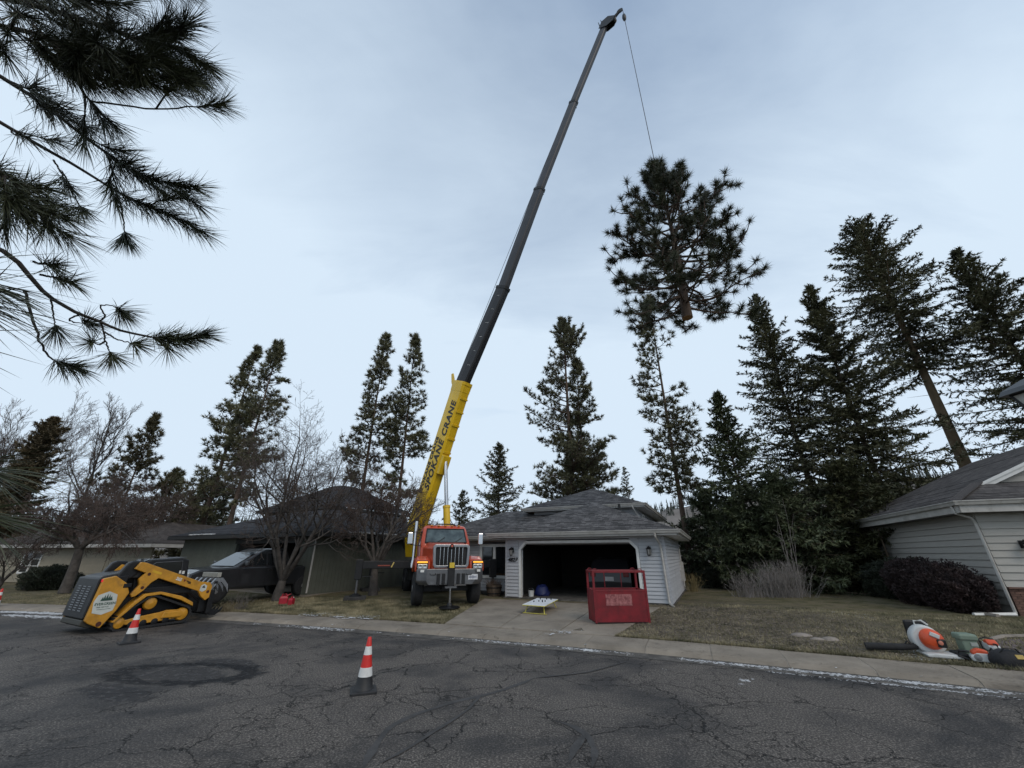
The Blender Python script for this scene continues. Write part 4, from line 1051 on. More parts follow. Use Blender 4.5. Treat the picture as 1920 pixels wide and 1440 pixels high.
# bumper with swept ends
bp_ = MB(); rings = []
for z, k_ in ((.70, .90), (.78, .97), (.84, 1.0), (1.16, 1.0), (1.20, .985)):
    rings.append([(-1.20 * k_, -.62, z), (-1.18 * k_, -.86, z), (-.85 * k_, -1.05, z), (.85 * k_, -1.05, z), (1.18 * k_, -.86, z), (1.20 * k_, -.62, z), (.9 * k_, -.62, z), (-.9 * k_, -.62, z)])
bump_ = bp_.loft(rings).build('bumper', m_gunmetal, ct, bevel=.012)
for x in (-.44, -.26, .26, .44):
    MB().bb(x - .055, x + .055, -1.10, -1.04, .72, 1.06).build('tow_bracket', m_black, bump_, bevel=.01)
for sx in (-1, 1):
    MB().tube([(sx * .55, -1.055, 1.06), (sx * .52, -1.08, 1.02), (sx * .72, -1.09, 1.02), (sx * .74, -1.055, 1.06)], .014, 6).build('tow_hook', m_black, bump_)
    MB().bb(sx * .96 - .1, sx * .96 + .1, -1.0, -.955, 1.10, 1.175).build('bumper_sticker', m_white, bump_)
pl = MB().box((.78, -1.068, .94), (.34, .015, .17)).build('number_plate', mat('plate_white', (.55, .56, .58), .5), bump_)
g = MB()
for i, hgt in enumerate((.06, .09, .05, .09, .09, .07, .05, .09)): g.box((.65 + .035 * i, -1.0765, .935), (.02, .004, hgt))
g.build('plate_lettering', mat('plate_blue', (.05, .07, .14), .6), pl)
# hood and grille
hd = MB(); rings = []
for y, hw, z0, z1, ch_ in ((-.80, .66, 1.10, 1.96, .10), (-.55, .72, 1.08, 2.02, .14), (.1, .80, 1.08, 2.07, .18), (.62, .90, 1.08, 2.10, .18)):
    rings.append([(-hw, y, z0), (-hw, y, z1 - ch_), (-hw + ch_, y, z1), (hw - ch_, y, z1), (hw, y, z1 - ch_), (hw, y, z0)])
hd.loft(rings).build('hood', m_orange, ct, bevel=.03, smooth=True)
gs = MB()
def frame_poly(o, i, y0, y1):
    n_ = len(o); vs = [(p[0], y, p[1]) for y in (y0, y1) for p in o] + [(p[0], y, p[1]) for y in (y0, y1) for p in i]
    fs = []
    for a in range(n_):
        b = (a + 1) % n_
        fs += [(a, b, 2 * n_ + b, 2 * n_ + a), (n_ + a, 3 * n_ + a, 3 * n_ + b, n_ + b), (a, n_ + a, n_ + b, b), (2 * n_ + a, 2 * n_ + b, 3 * n_ + b, 3 * n_ + a)]
    return vs, fs
go = [(-.58, 1.24), (-.64, 1.32), (-.67, 1.92), (-.60, 2.0), (.60, 2.0), (.67, 1.92), (.64, 1.32), (.58, 1.24)]
gi = [(-.52, 1.31), (-.55, 1.36), (-.575, 1.86), (-.54, 1.91), (.54, 1.91), (.575, 1.86), (.55, 1.36), (.52, 1.31)]
gs.add(*frame_poly(go, gi, -.92, -.79))
gr = gs.build('grille', mat('grille_metal', (.30, .30, .31), .28, .9, .1, 4), ct, bevel=.012)
MB().bb(-.57, .57, -.82, -.81, 1.28, 1.94).build('radiator_screen', m_black, gr)
for i in range(7):
    x = -.405 + .135 * i
    MB().bb(x - .011, x + .011, -.90, -.83, 1.31 if abs(i - 3) else 1.31, 1.90 if i != 3 else 1.84).build('grille_bar', m_chrome, gr, bevel=.008)
    if i < 6:
        b_ = MB()
        for k_ in range(2): b_.bb(x + .038 + k_ * .034, x + .048 + k_ * .034, -.86, -.84, 1.31, 1.90)
        b_.build('grille_fin', m_black, gr)
MB().box((0, -.925, 1.95), (.13, .03, .13), ('Y', R(45))).build('badge', m_black, gr, bevel=.01)
MB().box((0, -.932, 1.95), (.07, .03, .07), ('Y', R(45))).build('badge_diamond', m_orange, gr)
# fenders and head lamps
for sx in (-1, 1):
    rings = []
    for x in (.70, .82, 1.16, 1.24):
        k_ = {.70: .96, .82: 1.0, 1.16: .99, 1.24: .93}[x]
        rings.append([(sx * x, -.74, 1.10), (sx * x, -.80 * k_, 1.24), (sx * x, -.76 * k_, 1.50 * k_), (sx * x, -.42 * k_, 1.62 * k_), (sx * x, .35, 1.58 * k_), (sx * x, .68, 1.30), (sx * x, .68, 1.05), (sx * x, .55, 1.12), (sx * x, .25, 1.28), (sx * x, -.25, 1.28), (sx * x, -.52, 1.16)])
    MB().loft(rings).build('fender', m_orange, ct, bevel=.03, smooth=True)
    hl = MB().box((sx * .99, -.79, 1.33), (.40, .10, .28)).build('headlight', m_black, ct, bevel=.03)
    MB().box((sx * .99, -.835, 1.28), (.34, .05, .15)).build('lens', m_lamp, hl, bevel=.02)
    MB().box((sx * 1.00, -.838, 1.415), (.37, .05, .055)).build('turn_signal', m_amber, hl, bevel=.02)
    for k_ in (-1, 1): MB().lathe([(.02, -.862), (.055, -.868), (.06, -.85)], (sx * .99 + k_ * .08, 0, 1.28), 'y', 14).build('bulb', m_chrome, hl)
# cab
cb_ = MB(); rings = []
for z, hw, yf, yb in ((1.05, .97, .60, 2.35), (1.95, .98, .60, 2.35), (2.10, .98, .64, 2.35), (2.62, .89, 1.02, 2.33), (2.74, .84, 1.12, 2.28), (2.79, .74, 1.3, 2.2)):
    rings.append([(-hw, yf + .12, z), (-hw + .12, yf, z), (hw - .12, yf, z), (hw, yf + .12, z), (hw, yb, z), (-hw, yb, z)])
cab = cb_.loft(rings).build('cab', m_orange, ct, bevel=.03, smooth=True)
MB().add([(-.80, .648, 2.11), (.80, .648, 2.11), (.735, .985, 2.60), (-.735, .985, 2.60), (-.80, .618, 2.13), (.80, .618, 2.13), (.735, .955, 2.615), (-.735, .955, 2.615)], [(0, 1, 2, 3), (7, 6, 5, 4), (0, 4, 5, 1), (3, 2, 6, 7), (0, 3, 7, 4), (1, 5, 6, 2)]).build('windshield', mat('windshield_glass', (.055, .075, .075), .05, 0, .5, 3, spec=.7), cab)
wp = MB()
for a, b in (((-.82, .60, 2.10), (-.75, .95, 2.63)), ((.82, .60, 2.10), (.75, .95, 2.63)), ((-.82, .60, 2.10), (.82, .60, 2.10)), ((-.75, .95, 2.63), (.75, .95, 2.63))): wp.tube([a, b], .022, 6)
wp.build('windshield_seal', m_black, cab)
for x in (-.35, .35): MB().tube([(x, .59, 2.12), (x + .3, .70, 2.30)], .010, 5).build('wiper', m_black, cab)
for sx in (-1, 1):
    MB().add([(sx * .992, .95, 2.02), (sx * .992, 1.85, 2.02), (sx * .915, 1.85, 2.55), (sx * .92, 1.15, 2.55)], [(0, 1, 2, 3)]).build('side_window', m_glass, cab)
    # mirrors
    mm_ = MB(); mm_.tube([(sx * .95, .75, 1.98), (sx * 1.36, .66, 2.02), (sx * 1.40, .64, 2.1)], .016, 6); mm_.tube([(sx * .92, .95, 2.5), (sx * 1.36, .66, 2.48), (sx * 1.40, .64, 2.40)], .014, 6)
    ma = mm_.build('mirror_arm', m_black, cab)
    MB().box((sx * 1.41, .64, 2.25), (.20, .10, .44)).build('mirror', m_chrome, ma, bevel=.03)
    MB().lathe([(.12, 1.15), (.12, 1.35), (.075, 1.5), (.075, 2.98), (.07, 3.02)] , (sx * 1.08, 2.5, 0), 'z', 16).build('exhaust_stack', m_chrome if sx < 0 else m_gunmetal, ct, smooth=True) if sx < 0 else None
MB().tube([(-.50, 1.35, 2.84), (.50, 1.35, 2.84)], .025, 8).build('horn_bar', m_black, cab)
for x in (-.45, .45):
    MB().lathe([(.025, .5), (.035, .15), (.055, .0), (.075, -.05), (.06, -.05)], (x, 1.15, 2.87), 'y', 14).build('air_horn', m_chrome, cab, smooth=True)
for i in range(5): MB().box((-.56 + .28 * i, 1.10, 2.765), (.09, .06, .045)).build('marker_lamp', m_amber if False else mat('marker_amber', (.5, .2, .02), .2), cab, bevel=.01)
# nose jack
g = MB(); g.bb(-.115, .115, -1.14, -.97, .66, 1.34); nj = g.build('front_jack', m_black, ct, bevel=.01)
MB().box((0, -1.155, 1.32), (.17, .03, .17)).build('warning_label', mat('label_yellow', (.6, .42, .03), .5), nj)
MB().bb(-.20, .20, -1.16, -1.0, .60, .66).build('jack_collar', m_gunmetal, nj)
MB().cyl((0, -1.06, .10), (0, -1.06, .62), .038, n=14).build('jack_rod', m_chrome, nj)
MB().lathe([(.36, .0), (.36, .03), (.30, .05), (.10, .07), (.08, .14), (.01, .15)], (0, -1.06, .0), 'z', 20).build('jack_foot', m_black, nj)
# deck, outriggers
g = MB(); g.bb(-1.15, 1.15, 3.6, 8.6, 1.05, 1.18); g.bb(-1.1, -.5, 3.9, 5.0, .6, 1.04); g.bb(.5, 1.1, 3.9, 5.0, .6, 1.04); g.bb(-.6, .6, 2.45, 2.62, 1.0, 2.2); g.build('deck', m_black, ct, bevel=.01)
def outrigger(y, xl, xr, zb):
    for sx, ext in ((-1, xl), (1, xr)):
        ob = MB().bb(min(sx * .4, sx * ext), max(sx * .4, sx * ext), y - .13, y + .13, zb, zb + .30).build('outrigger_beam', m_black, ct, bevel=.015)
        MB().bb(sx * (ext - .02) - .14, sx * (ext - .02) + .14, y - .15, y + .15, zb - .40, zb + .36).build('jack_housing', m_black, ob, bevel=.02)
        p = CM @ Vector((sx * (ext - .02), y, 0)); zg = gz(p.x, p.y) - CT.z + .13
        MB().cyl((sx * (ext - .02), y, zg + .05), (sx * (ext - .02), y, zb - .3), .055, n=12).build('jack_rod', m_gunmetal, ob)
        MB().lathe([(.24, zg), (.24, zg + .025), (.18, zg + .05), (.09, zg + .10), (.02, zg + .11)], (sx * (ext - .02), y, 0), 'z', 16).build('jack_foot', m_black, ob)
        MB().bb(sx * (ext - .4) - .2, sx * (ext - .4) + .2, y - .16, y - .13, zb - .30, zb - .26).build('jack_handle', m_black, ob)
        yield p
pads = list(outrigger(2.85, 3.25, 2.55, 1.12)) + list(outrigger(6.35, 2.75, 2.4, 1.12))
MB().box((-1.9, 2.70, 1.27), (.05, .02, .22), ('Y', R(25))).build('reflector', mat('reflector', (.55, .42, .12), .4), ct)
MB().box((-2.25, 2.705, 1.24), (.5, .02, .045)).build('lettering', mat('red_letter', (.25, .05, .03), .5), ct)
m_pad = mat('outrigger_plastic', (0.028, 0.027, 0.026), 0.8, 0, 0.4, 6, 0.3, 40)
for i, p in enumerate(pads):
    z = gz(p.x, p.y)
    o = MB().bb(-.42, .42, -.40, .40, .0, .13).build('outrigger_pad', m_pad, None, bevel=.02, loc=(p.x, p.y, z), rz=CA + .1 * i)
    tag(o, ('black plastic outrigger pad under the jack nearest the red fuel cans', 'black plastic outrigger pad behind the barrel planter', 'black plastic outrigger pad beside the grey-green boards of the dark house', 'black plastic outrigger pad hidden behind the crane truck by the house window')[i], 'outrigger pad', 'outrigger pads under the crane jacks')
# boom: measured points along its axis, sagging slightly under load
A0 = np.array(at_d(783, 985, 20.6)); B0 = np.array(at_d(1141, 42, 26.0))
pix = [(783, 985), (868, 718), (944, 540), (1012, 355), (1076, 192), (1135, 48)]
pts = []
for x, y in pix:
    lo, hi = 0.0, 1.0
    for _ in range(40):
        m_ = (lo + hi) / 2; q = A0 + (B0 - A0) * m_; q = Vector(q) - Vector((0, 0, CAMH))
        f_ = q.y * math.cos(PITCH) + q.z * math.sin(PITCH); v_ = -q.y * math.sin(PITCH) + q.z * math.cos(PITCH)
        if 720 - FPX * v_ / f_ > y: lo = m_
        else: hi = m_
    q = Vector(A0 + (B0 - A0) * lo) - Vector((0, 0, CAMH)); f_ = q.y * math.cos(PITCH) + q.z * math.sin(PITCH)
    pts.append(at_d(x, y, f_))
bd_ = (pts[1] - pts[0]).normalized(); pts[0] = pts[0] - bd_ * 0.25
sizes = [(.66, .98), (.48, .74), (.40, .62), (.33, .51), (.27, .42)]
def frame_at(i):
    d = (pts[i + 1] - pts[i]).normalized(); side = d.cross(Vector((0, 0, 1))).normalized(); up = side.cross(d)
    return d, side, up
def boom_ring(p, side, up, w_, h_):
    q = [(-.42, .5), (.42, .5), (.5, .10), (.5, -.40), (.34, -.5), (-.34, -.5), (-.5, -.40), (-.5, .10)]
    return [tuple(L(p + side * a * w_ + up * b * h_)) for a, b in q]
for i in range(5):
    d, side, up = frame_at(i); w_, h_ = sizes[i]; a = pts[i] - (d * .6 if i else d * 0); b = pts[i + 1]
    sec = MB().loft([boom_ring(a, side, up, w_, h_), boom_ring(b, side, up, w_, h_)]).build('boom_section', (m_yellow, m_boomblack, m_boomdark, m_boomgrey, m_boomgrey)[i], ct, bevel=.012)
    col_ = MB(); col_.loft([boom_ring(b - d * .14, side, up, w_ * 1.10, h_ * 1.07), boom_ring(b + d * .03, side, up, w_ * 1.10, h_ * 1.07)])
    if i in (1, 2, 3): col_.box(tuple(L(b - side * (w_ * .75))), (.35, .03, .03), CI.to_3x3() @ Matrix((side, d, up)).transposed())
    col_.build('boom_collar', m_yellow if i == 0 else m_black, sec)
    if i == 0: base_sec = sec
d, side, up = frame_at(0); w_, h_ = sizes[0]
vis = side if side.dot(Vector((0, 0, CAMH)) - pts[0]) > 0 else -side
Lb = (pts[1] - pts[0]).length
# flared head of the base section, ribs on its belly, lower hinge plates
fl = MB(); fl.loft([boom_ring(pts[1] - d * .55, side, up, w_ * 1.02, h_ * 1.02), boom_ring(pts[1] - d * .02 , side, up * 1.0, w_ * 1.14, h_ * 1.02)])
fl.build('boom_head_flare', m_yellow, base_sec)
for sg in (-1, 1):
    eb_ = MB()
    eb_.loft([[tuple(L(pts[1] + side * sg * (w_ * .36) + up * (h_ * u_) + d * v_ + side * t_)) for u_, v_ in ((.30, -.5), (.66, -.15), (.92, .35), (.80, .42), (.56, .12), (.44, -.3))] for t_ in (-.03, .03)])
    eb_.build('sheave_plate', m_yellow, base_sec)
for k_ in range(5):
    p = pts[1] - d * (.9 + .75 * k_) - up * (h_ * .515)
    MB().box(tuple(L(p)), (w_ * .78, .10, .06), CI.to_3x3() @ Matrix((side, d, up)).transposed()).build('belly_rib', m_yellow, base_sec)
ctrl = Matrix((side, d, up)).transposed()
bx_ = MB(); bx_.box(tuple(L(pts[1] - d * 4.55 - up * (h_ * .58))), (w_ * .8, 1.0, .22), CI.to_3x3() @ ctrl)
bx_.build('cylinder_mount', m_yellow, base_sec, bevel=.03)
# lettering on the side that faces the street
m_let = mat('boom_lettering', (0.012, 0.012, 0.012), 0.5)
vl = CI.to_3x3() @ vis; dl = CI.to_3x3() @ d; upl = CI.to_3x3() @ up
yl = upl
if dl.cross(yl).dot(vl) < 0: dl2, yl2 = dl, -yl
else: dl2, yl2 = dl, yl
face0 = L(pts[1] - d * 6.0 + vis * (w_ * .5 + .012))
text('SPOKANE CRANE', .56, m_let, base_sec, face0 - upl * (h_ * .37), dl2, yl2, extrude=.004, offset=.018, shear=.18, space=1.12)
n_up = (upl * (h_ * .40) - vl * (w_ * .08)).normalized()
f1 = L(pts[1] - d * 6.3 + vis * (w_ * .495 + .014) + up * (h_ * .14))
text('SPOKANE CRANE', .36, m_let, base_sec, f1, dl2, n_up, extrude=.004, offset=.013, space=1.1)
# rated length marks on the second section
d1, side1, up1 = frame_at(1); vis1 = side1 if side1.dot(vis) > 0 else -side1
for k_, s_ in enumerate(('5', '7', '8', 'D', '2', '9')):
    p = pts[1] + d1 * (1.0 + k_ * .88) + vis1 * (sizes[1][0] * .5 + .008) - up1 * .12
    text(s_, .22, m_white, ct, L(p), (CI.to_3x3() @ vis1).cross(Vector((0, 0, 1))) * -1, (CI.to_3x3() @ up1), name='length_mark')
# tip sheaves
d4, side4, up4 = frame_at(4); tip = pts[5]
hz = Vector((d4.x, d4.y, 0)).normalized()
hd_ = MB()
for sg in (-1, 1):
    hd_.loft([[tuple(L(tip + side4 * (sg * .17 + t_) + d4 * v_ - up4 * u_)) for u_, v_ in ((-.30, -.35), (-.30, .25), (.05, .55), (.62, .35), (.60, -.05), (.26, -.35))] for t_ in (-.015, .015)])
hd_.cyl(tuple(L(tip - side4 * .19 - up4 * .42 + d4 * .2)), tuple(L(tip + side4 * .19 - up4 * .42 + d4 * .2)), .06, n=10)
head = hd_.build('boom_head', m_black, ct)
for sg in (-.09, .03, .11):
    c = tip + side4 * sg - up4 * .40 + d4 * .18
    MB().lathe([(.04, -.03), (.30, -.03), (.26, 0), (.30, .03), (.04, .03)], (0, 0, 0), 'x', 20).build('sheave', m_black, head).matrix_local = Matrix.Translation(L(c)) @ (CI.to_3x3() @ Matrix((side4, d4, up4)).transposed()).to_4x4()
for o_, h__ in ((.2, .55), (-.15, .75)):
    MB().tube([tuple(L(tip + up4 * .28 + d4 * o_)), tuple(L(tip + up4 * (.28 + h__ * .6) + d4 * (o_ + h__)))], [.05, .02], 6).build('cable_guide', m_black, head)
roost = tip + hz * .85 + Vector((0, 0, .60)) - up4 * .2
rj = MB(); rj.tube([tuple(L(tip - up4 * .35 + d4 * .2)), tuple(L(roost))], [.13, .09], 6); rj.build('rooster_sheave', m_black, head)
MB().lathe([(.04, -.03), (.20, -.03), (.17, 0), (.20, .03), (.04, .03)], (0, 0, 0), 'x', 18).build('sheave', m_black, head).matrix_local = Matrix.Translation(L(roost)) @ (CI.to_3x3() @ Matrix((side4, d4, up4)).transposed()).to_4x4()
CABLE_TOP = roost + hz * .18
# where the load hangs: straight below the sheave, at the height the photograph gives
fl_ = CABLE_TOP.y
def z_for_pixel(p, y):
    lo, hi = 0, p.z
    for _ in range(50):
        m_ = (lo + hi) / 2; q = Vector((p.x, p.y, m_ - CAMH)); f_ = q.y * math.cos(PITCH) + q.z * math.sin(PITCH); v_ = -q.y * math.sin(PITCH) + q.z * math.cos(PITCH)
        if 720 - FPX * v_ / f_ > y: lo = m_
        else: hi = m_
    return lo
LOAD_TOP = Vector((CABLE_TOP.x, CABLE_TOP.y, z_for_pixel(CABLE_TOP, 338)))
MB().tube([tuple(L(CABLE_TOP)), tuple(L(LOAD_TOP - Vector((0, 0, .9))))], .018, 6).build('hoist_cable', mat('wire_rope', (.05, .05, .055), .5, .5), ct)
MB().lathe([(.03, .35), (.10, .25), (.13, .0), (.10, -.25), (.03, -.35)], tuple(L(CABLE_TOP - Vector((0, 0, 1.0)))), 'z', 14).build('headache_ball', m_black, ct, smooth=True)
MB().tube([tuple(L(pts[1] + up * (h_ * .62) + d * .1)), tuple(L(pts[3] + up * .5)), tuple(L(tip + up4 * .32))], .014, 5).build('luff_cable', m_black, ct)
# turntable and lift cylinder
piv = pts[0] + d * .5; hz0 = Vector((d.x, d.y, 0)).normalized()
tb = MB(); base_c = piv + hz0 * 1.0; base_c.z = CT.z + 1.2
tb.lathe([(.72, 0), (.72, .18), (.60, .24), (.60, .42)], tuple(L(base_c)), 'z', 28); tb.build('turntable', m_black, ct)
tw = MB()
for sg in (-1, 1):
    q = [(-1.25, .35), (1.5, .35), (1.55, .75), (.4, 1.2), (-.6, 1.95), (-1.2, 1.95), (-1.45, 1.2)]
    tw.loft([[tuple(L(base_c + hz0 * a + Vector((0, 0, b)) + side * (sg * .44 + t_))) for a, b in q] for t_ in (-.025, .025)])
tw.build('crane_turret', m_yellow, ct, bevel=.015)
wn = MB(); wn.cyl(tuple(L(base_c - hz0 * 1.3 - side * .42 + Vector((0, 0, 1.0)))), tuple(L(base_c - hz0 * 1.3 + side * .42 + Vector((0, 0, 1.0)))), .34, n=20); wn.build('winch_drum', m_black, ct)
cyl_top = pts[1] - d * 4.35 - up * (h_ * .62); 
cyl_bot = base_c + hz0 * 1.35 + Vector((0, 0, .6)); cd = (cyl_top - cyl_bot)
mid = cyl_bot + cd * .47
MB().cyl(tuple(L(cyl_bot)), tuple(L(mid)), .17, n=18).build('cylinder_barrel', m_yellow, ct, smooth=True)
MB().lathe([(.19, -.06), (.19, .06)], (0, 0, 0), 'z', 18).build('cylinder_gland', m_yellow, ct).matrix_local = Matrix.Translation(L(mid)) @ (CI.to_3x3() @ cd.to_track_quat('Z', 'Y').to_matrix()).to_4x4()
MB().cyl(tuple(L(mid)), tuple(L(cyl_top)), .095, n=16).build('cylinder_rod', m_chrome, ct, smooth=True)

# ------------------------------------------------------------ compact track loader
LX = Vector((-11.0, 13.32, 0.0)); LRZ = -R(29.8)
ld = thing('track_loader', 'yellow compact track loader with black grille and grapple rake, parked at the kerb', 'loader', LX, rot=(R(1.5), 0, LRZ)); ld.scale = (.83, .82, .86)
def hull_path(circles, off, n=14):
    pts_ = []
    for (y, z, r_) in circles:
        for k_ in range(n): a = 2 * math.pi * k_ / n; pts_.append((y + (r_ + off) * math.cos(a), z + (r_ + off) * math.sin(a)))
    pts_ = sorted(set(pts_)); lo = []; up_ = []
    def cr(o, a, b): return (a[0] - o[0]) * (b[1] - o[1]) - (a[1] - o[1]) * (b[0] - o[0])
    for p in pts_:
        while len(lo) > 1 and cr(lo[-2], lo[-1], p) <= 0: lo.pop()
        lo.append(p)
    for p in reversed(pts_):
        while len(up_) > 1 and cr(up_[-2], up_[-1], p) <= 0: up_.pop()
        up_.append(p)
    return lo[:-1] + up_[:-1]
circ = [(-.82, .24, .17), (-.10, .72, .20), (.95, .28, .21)]
def resample(poly, step):
    out = []; carry = 0
    for a, b in zip(poly, poly[1:] + poly[:1]):
        dd = math.dist(a, b); t_ = carry
        while t_ < dd: f_ = t_ / dd; out.append((a[0] + (b[0] - a[0]) * f_, a[1] + (b[1] - a[1]) * f_)); t_ += step
        carry = t_ - dd
    return out
for sx in (-1, 1):
    xa, xb = sorted((sx * .58, sx * .98)); inner = hull_path(circ, 0.0); outer = hull_path(circ, .045)
    ri = resample(inner, .045)
    n_ = len(ri); tk = MB(); cyc = sum(p[0] for p in ri) / n_; czc = sum(p[1] for p in ri) / n_
    vs = []; fs = []
    for i, p in enumerate(ri):
        a = ri[i - 1]; b = ri[(i + 1) % n_]; tx, tz = b[0] - a[0], b[1] - a[1]; ll = math.hypot(tx, tz); ny, nz_ = tz / ll, -tx / ll
        h_o = .07 if (i // 1) % 2 == 0 else .045
        vs += [(xa, p[0], p[1]), (xb, p[0], p[1]), (xb, p[0] + ny * h_o, p[1] + nz_ * h_o), (xa, p[0] + ny * h_o, p[1] + nz_ * h_o)]
    for i in range(n_):
        o1, o2 = 4 * i, 4 * ((i + 1) % n_)
        for k_ in range(4): fs.append((o1 + k_, o1 + (k_ + 1) % 4, o2 + (k_ + 1) % 4, o2 + k_))
    tk.add(vs, fs); tr_ = tk.build('track', m_rubber, ld)
    xo = sx * .86
    for (y, z, r_) in circ:
        nm = 'sprocket' if z > .5 else 'idler'
        MB().lathe([(.03, -.10), (r_ * .97, -.09), (r_ * .97, .02), (r_ * .82, .06), (r_ * .5, .07 if sx > 0 else .07), (.02, .10)], (xo, y, z), 'x', 22).build(nm, m_cat, tr_, smooth=True)
    for y in (-.48, -.16, .16, .48): MB().lathe([(.03, -.10), (.10, -.09), (.10, .05), (.03, .06)], (xo, y, .155), 'x', 16).build('roller', m_black, tr_)
    fr = MB(); fr.prism([(-.70, .18), (-.70, .30), (-.35, .36), (.25, .42), (.45, .46), (.95, .43), (1.02, .30), (.95, .18), (.4, .15), (-.3, .14)], 'x', min(xo - .02, xo + .045), max(xo - .02, xo + .045)); fr.build('track_frame', m_cat, tr_, bevel=.02)
    fr = MB(); fr.prism([(.30, .23), (.35, .41), (.92, .40), (1.0, .30), (.9, .20)], 'x', min(xo + sx * .045, xo + sx * .10), max(xo + sx * .045, xo + sx * .10)); fr.build('tension_guard', m_cat, tr_, bevel=.03)
    # arched fender above the track
    fe = MB(); out_ = [(-1.05, .30), (-.62, .80), (-.38, 1.02), (.10, 1.05), (.75, .86), (1.18, .62), (1.20, .50), (.75, .74), (.10, .97), (-.30, .95), (-.55, .74), (-.98, .28)]
    fe.prism(out_, 'x', min(sx * .52, sx * 1.0), max(sx * .52, sx * 1.0)); fe.build('fender', m_cat, ld, bevel=.012)
# main tub and engine bay
tub = MB(); tub.prism([(-1.05, .30), (-.95, .95), (.95, .95), (1.2, .55), (1.1, .28)], 'x', -.56, .56); tub.build('lower_frame', m_black, ld)
for sx in (-1, 1):
    q = [(-1.62, .34), (-1.72, .42), (-1.60, 1.56), (-1.30, 1.62), (-.95, 1.38), (-.82, 1.10), (-1.02, .62), (-1.30, .18)]
    sp_ = MB().prism(q, 'x', min(sx * .84, sx * .985), max(sx * .84, sx * .985)).build('rear_side_panel', m_cat, ld, bevel=.02)
    MB().box((sx * .93, -1.60, 1.50), (.10, .05, .075)).build('tail_light', m_redlamp, sp_, bevel=.01)
    MB().box((sx * .99, -.93, 1.32), (.03, .22, .12)).build('latch', m_black, sp_, bevel=.02)
    MB().lathe([(.07, -.003), (.07, .004)], (sx * .986, -1.36, .30), 'x', 12).build('tie_down_hole', m_rust, sp_)
    if sx > 0:
        hexa = [(-1.62, .62), (-1.66, .92), (-1.60, 1.10), (-1.35, 1.19), (-1.12, 1.08), (-1.09, .84), (-1.12, .64), (-1.38, .55)]
        em = MB().prism(hexa, 'x', .986, .992).build('emblem', mat('emblem_white', (.52, .54, .50), .5), sp_)
        m_eg = mat('emblem_green', (.03, .07, .05), .5); tri = MB()
        for k_, (yy, hh_) in enumerate(((-1.47, .12), (-1.42, .17), (-1.36, .20), (-1.30, .17), (-1.25, .13))): tri.add([(.9935, yy - .045, .93), (.9935, yy + .045, .93), (.9935, yy, .93 + hh_)], [(0, 1, 2)])
        tri.build('emblem_trees', m_eg, em)
        text('EVERGREEN', .098, m_eg, em, (.9935, -1.62, .815), (0, 1, 0), (0, 0, 1), extrude=.001, offset=.003)
        text('TREE SERVICE', .05, m_eg, em, (.9935, -1.56, .745), (0, 1, 0), (0, 0, 1), extrude=.001, offset=.001)
        MB().box((.9935, -1.36, .70), (.002, .34, .012)).build('emblem_rule', m_eg, em)
rd = MB(); rd.loft([[(-1.0, -1.76, .46), (.835, -1.76, .46), (.835, -1.05, .46), (-1.0, -1.6, .46)], [(-1.0, -1.66, 1.57), (.835, -1.66, 1.57), (.835, -.9, 1.62), (-1.0, -1.5, 1.60)]])
rdo = rd.build('engine_door', m_black, ld, bevel=.03)
for cx_ in (-.42, 0.0, .42):
    for k_ in range(11):
        MB().box((cx_ - .06, -1.752 + .006 * k_, .66 + .066 * k_), (.26, .03, .014), ('X', R(-30))).build('louver', m_gunmetal, rdo)
MB().prism([(-1.78, .30), (-1.76, .44), (-1.5, .46), (-1.2, .36), (-1.15, .24), (-1.6, .22)], 'x', -.86, .86).build('rear_bumper', mat('bumper_dirty', (.03, .028, .02), .6), ld, bevel=.02)
MB().prism([(-1.62, 1.56), (-1.58, 1.63), (-.55, 1.80), (-.5, 1.5)], 'x', -.74, .74).build('engine_hood', mat('hood_black', (.02, .02, .021), .4), ld, bevel=.03)
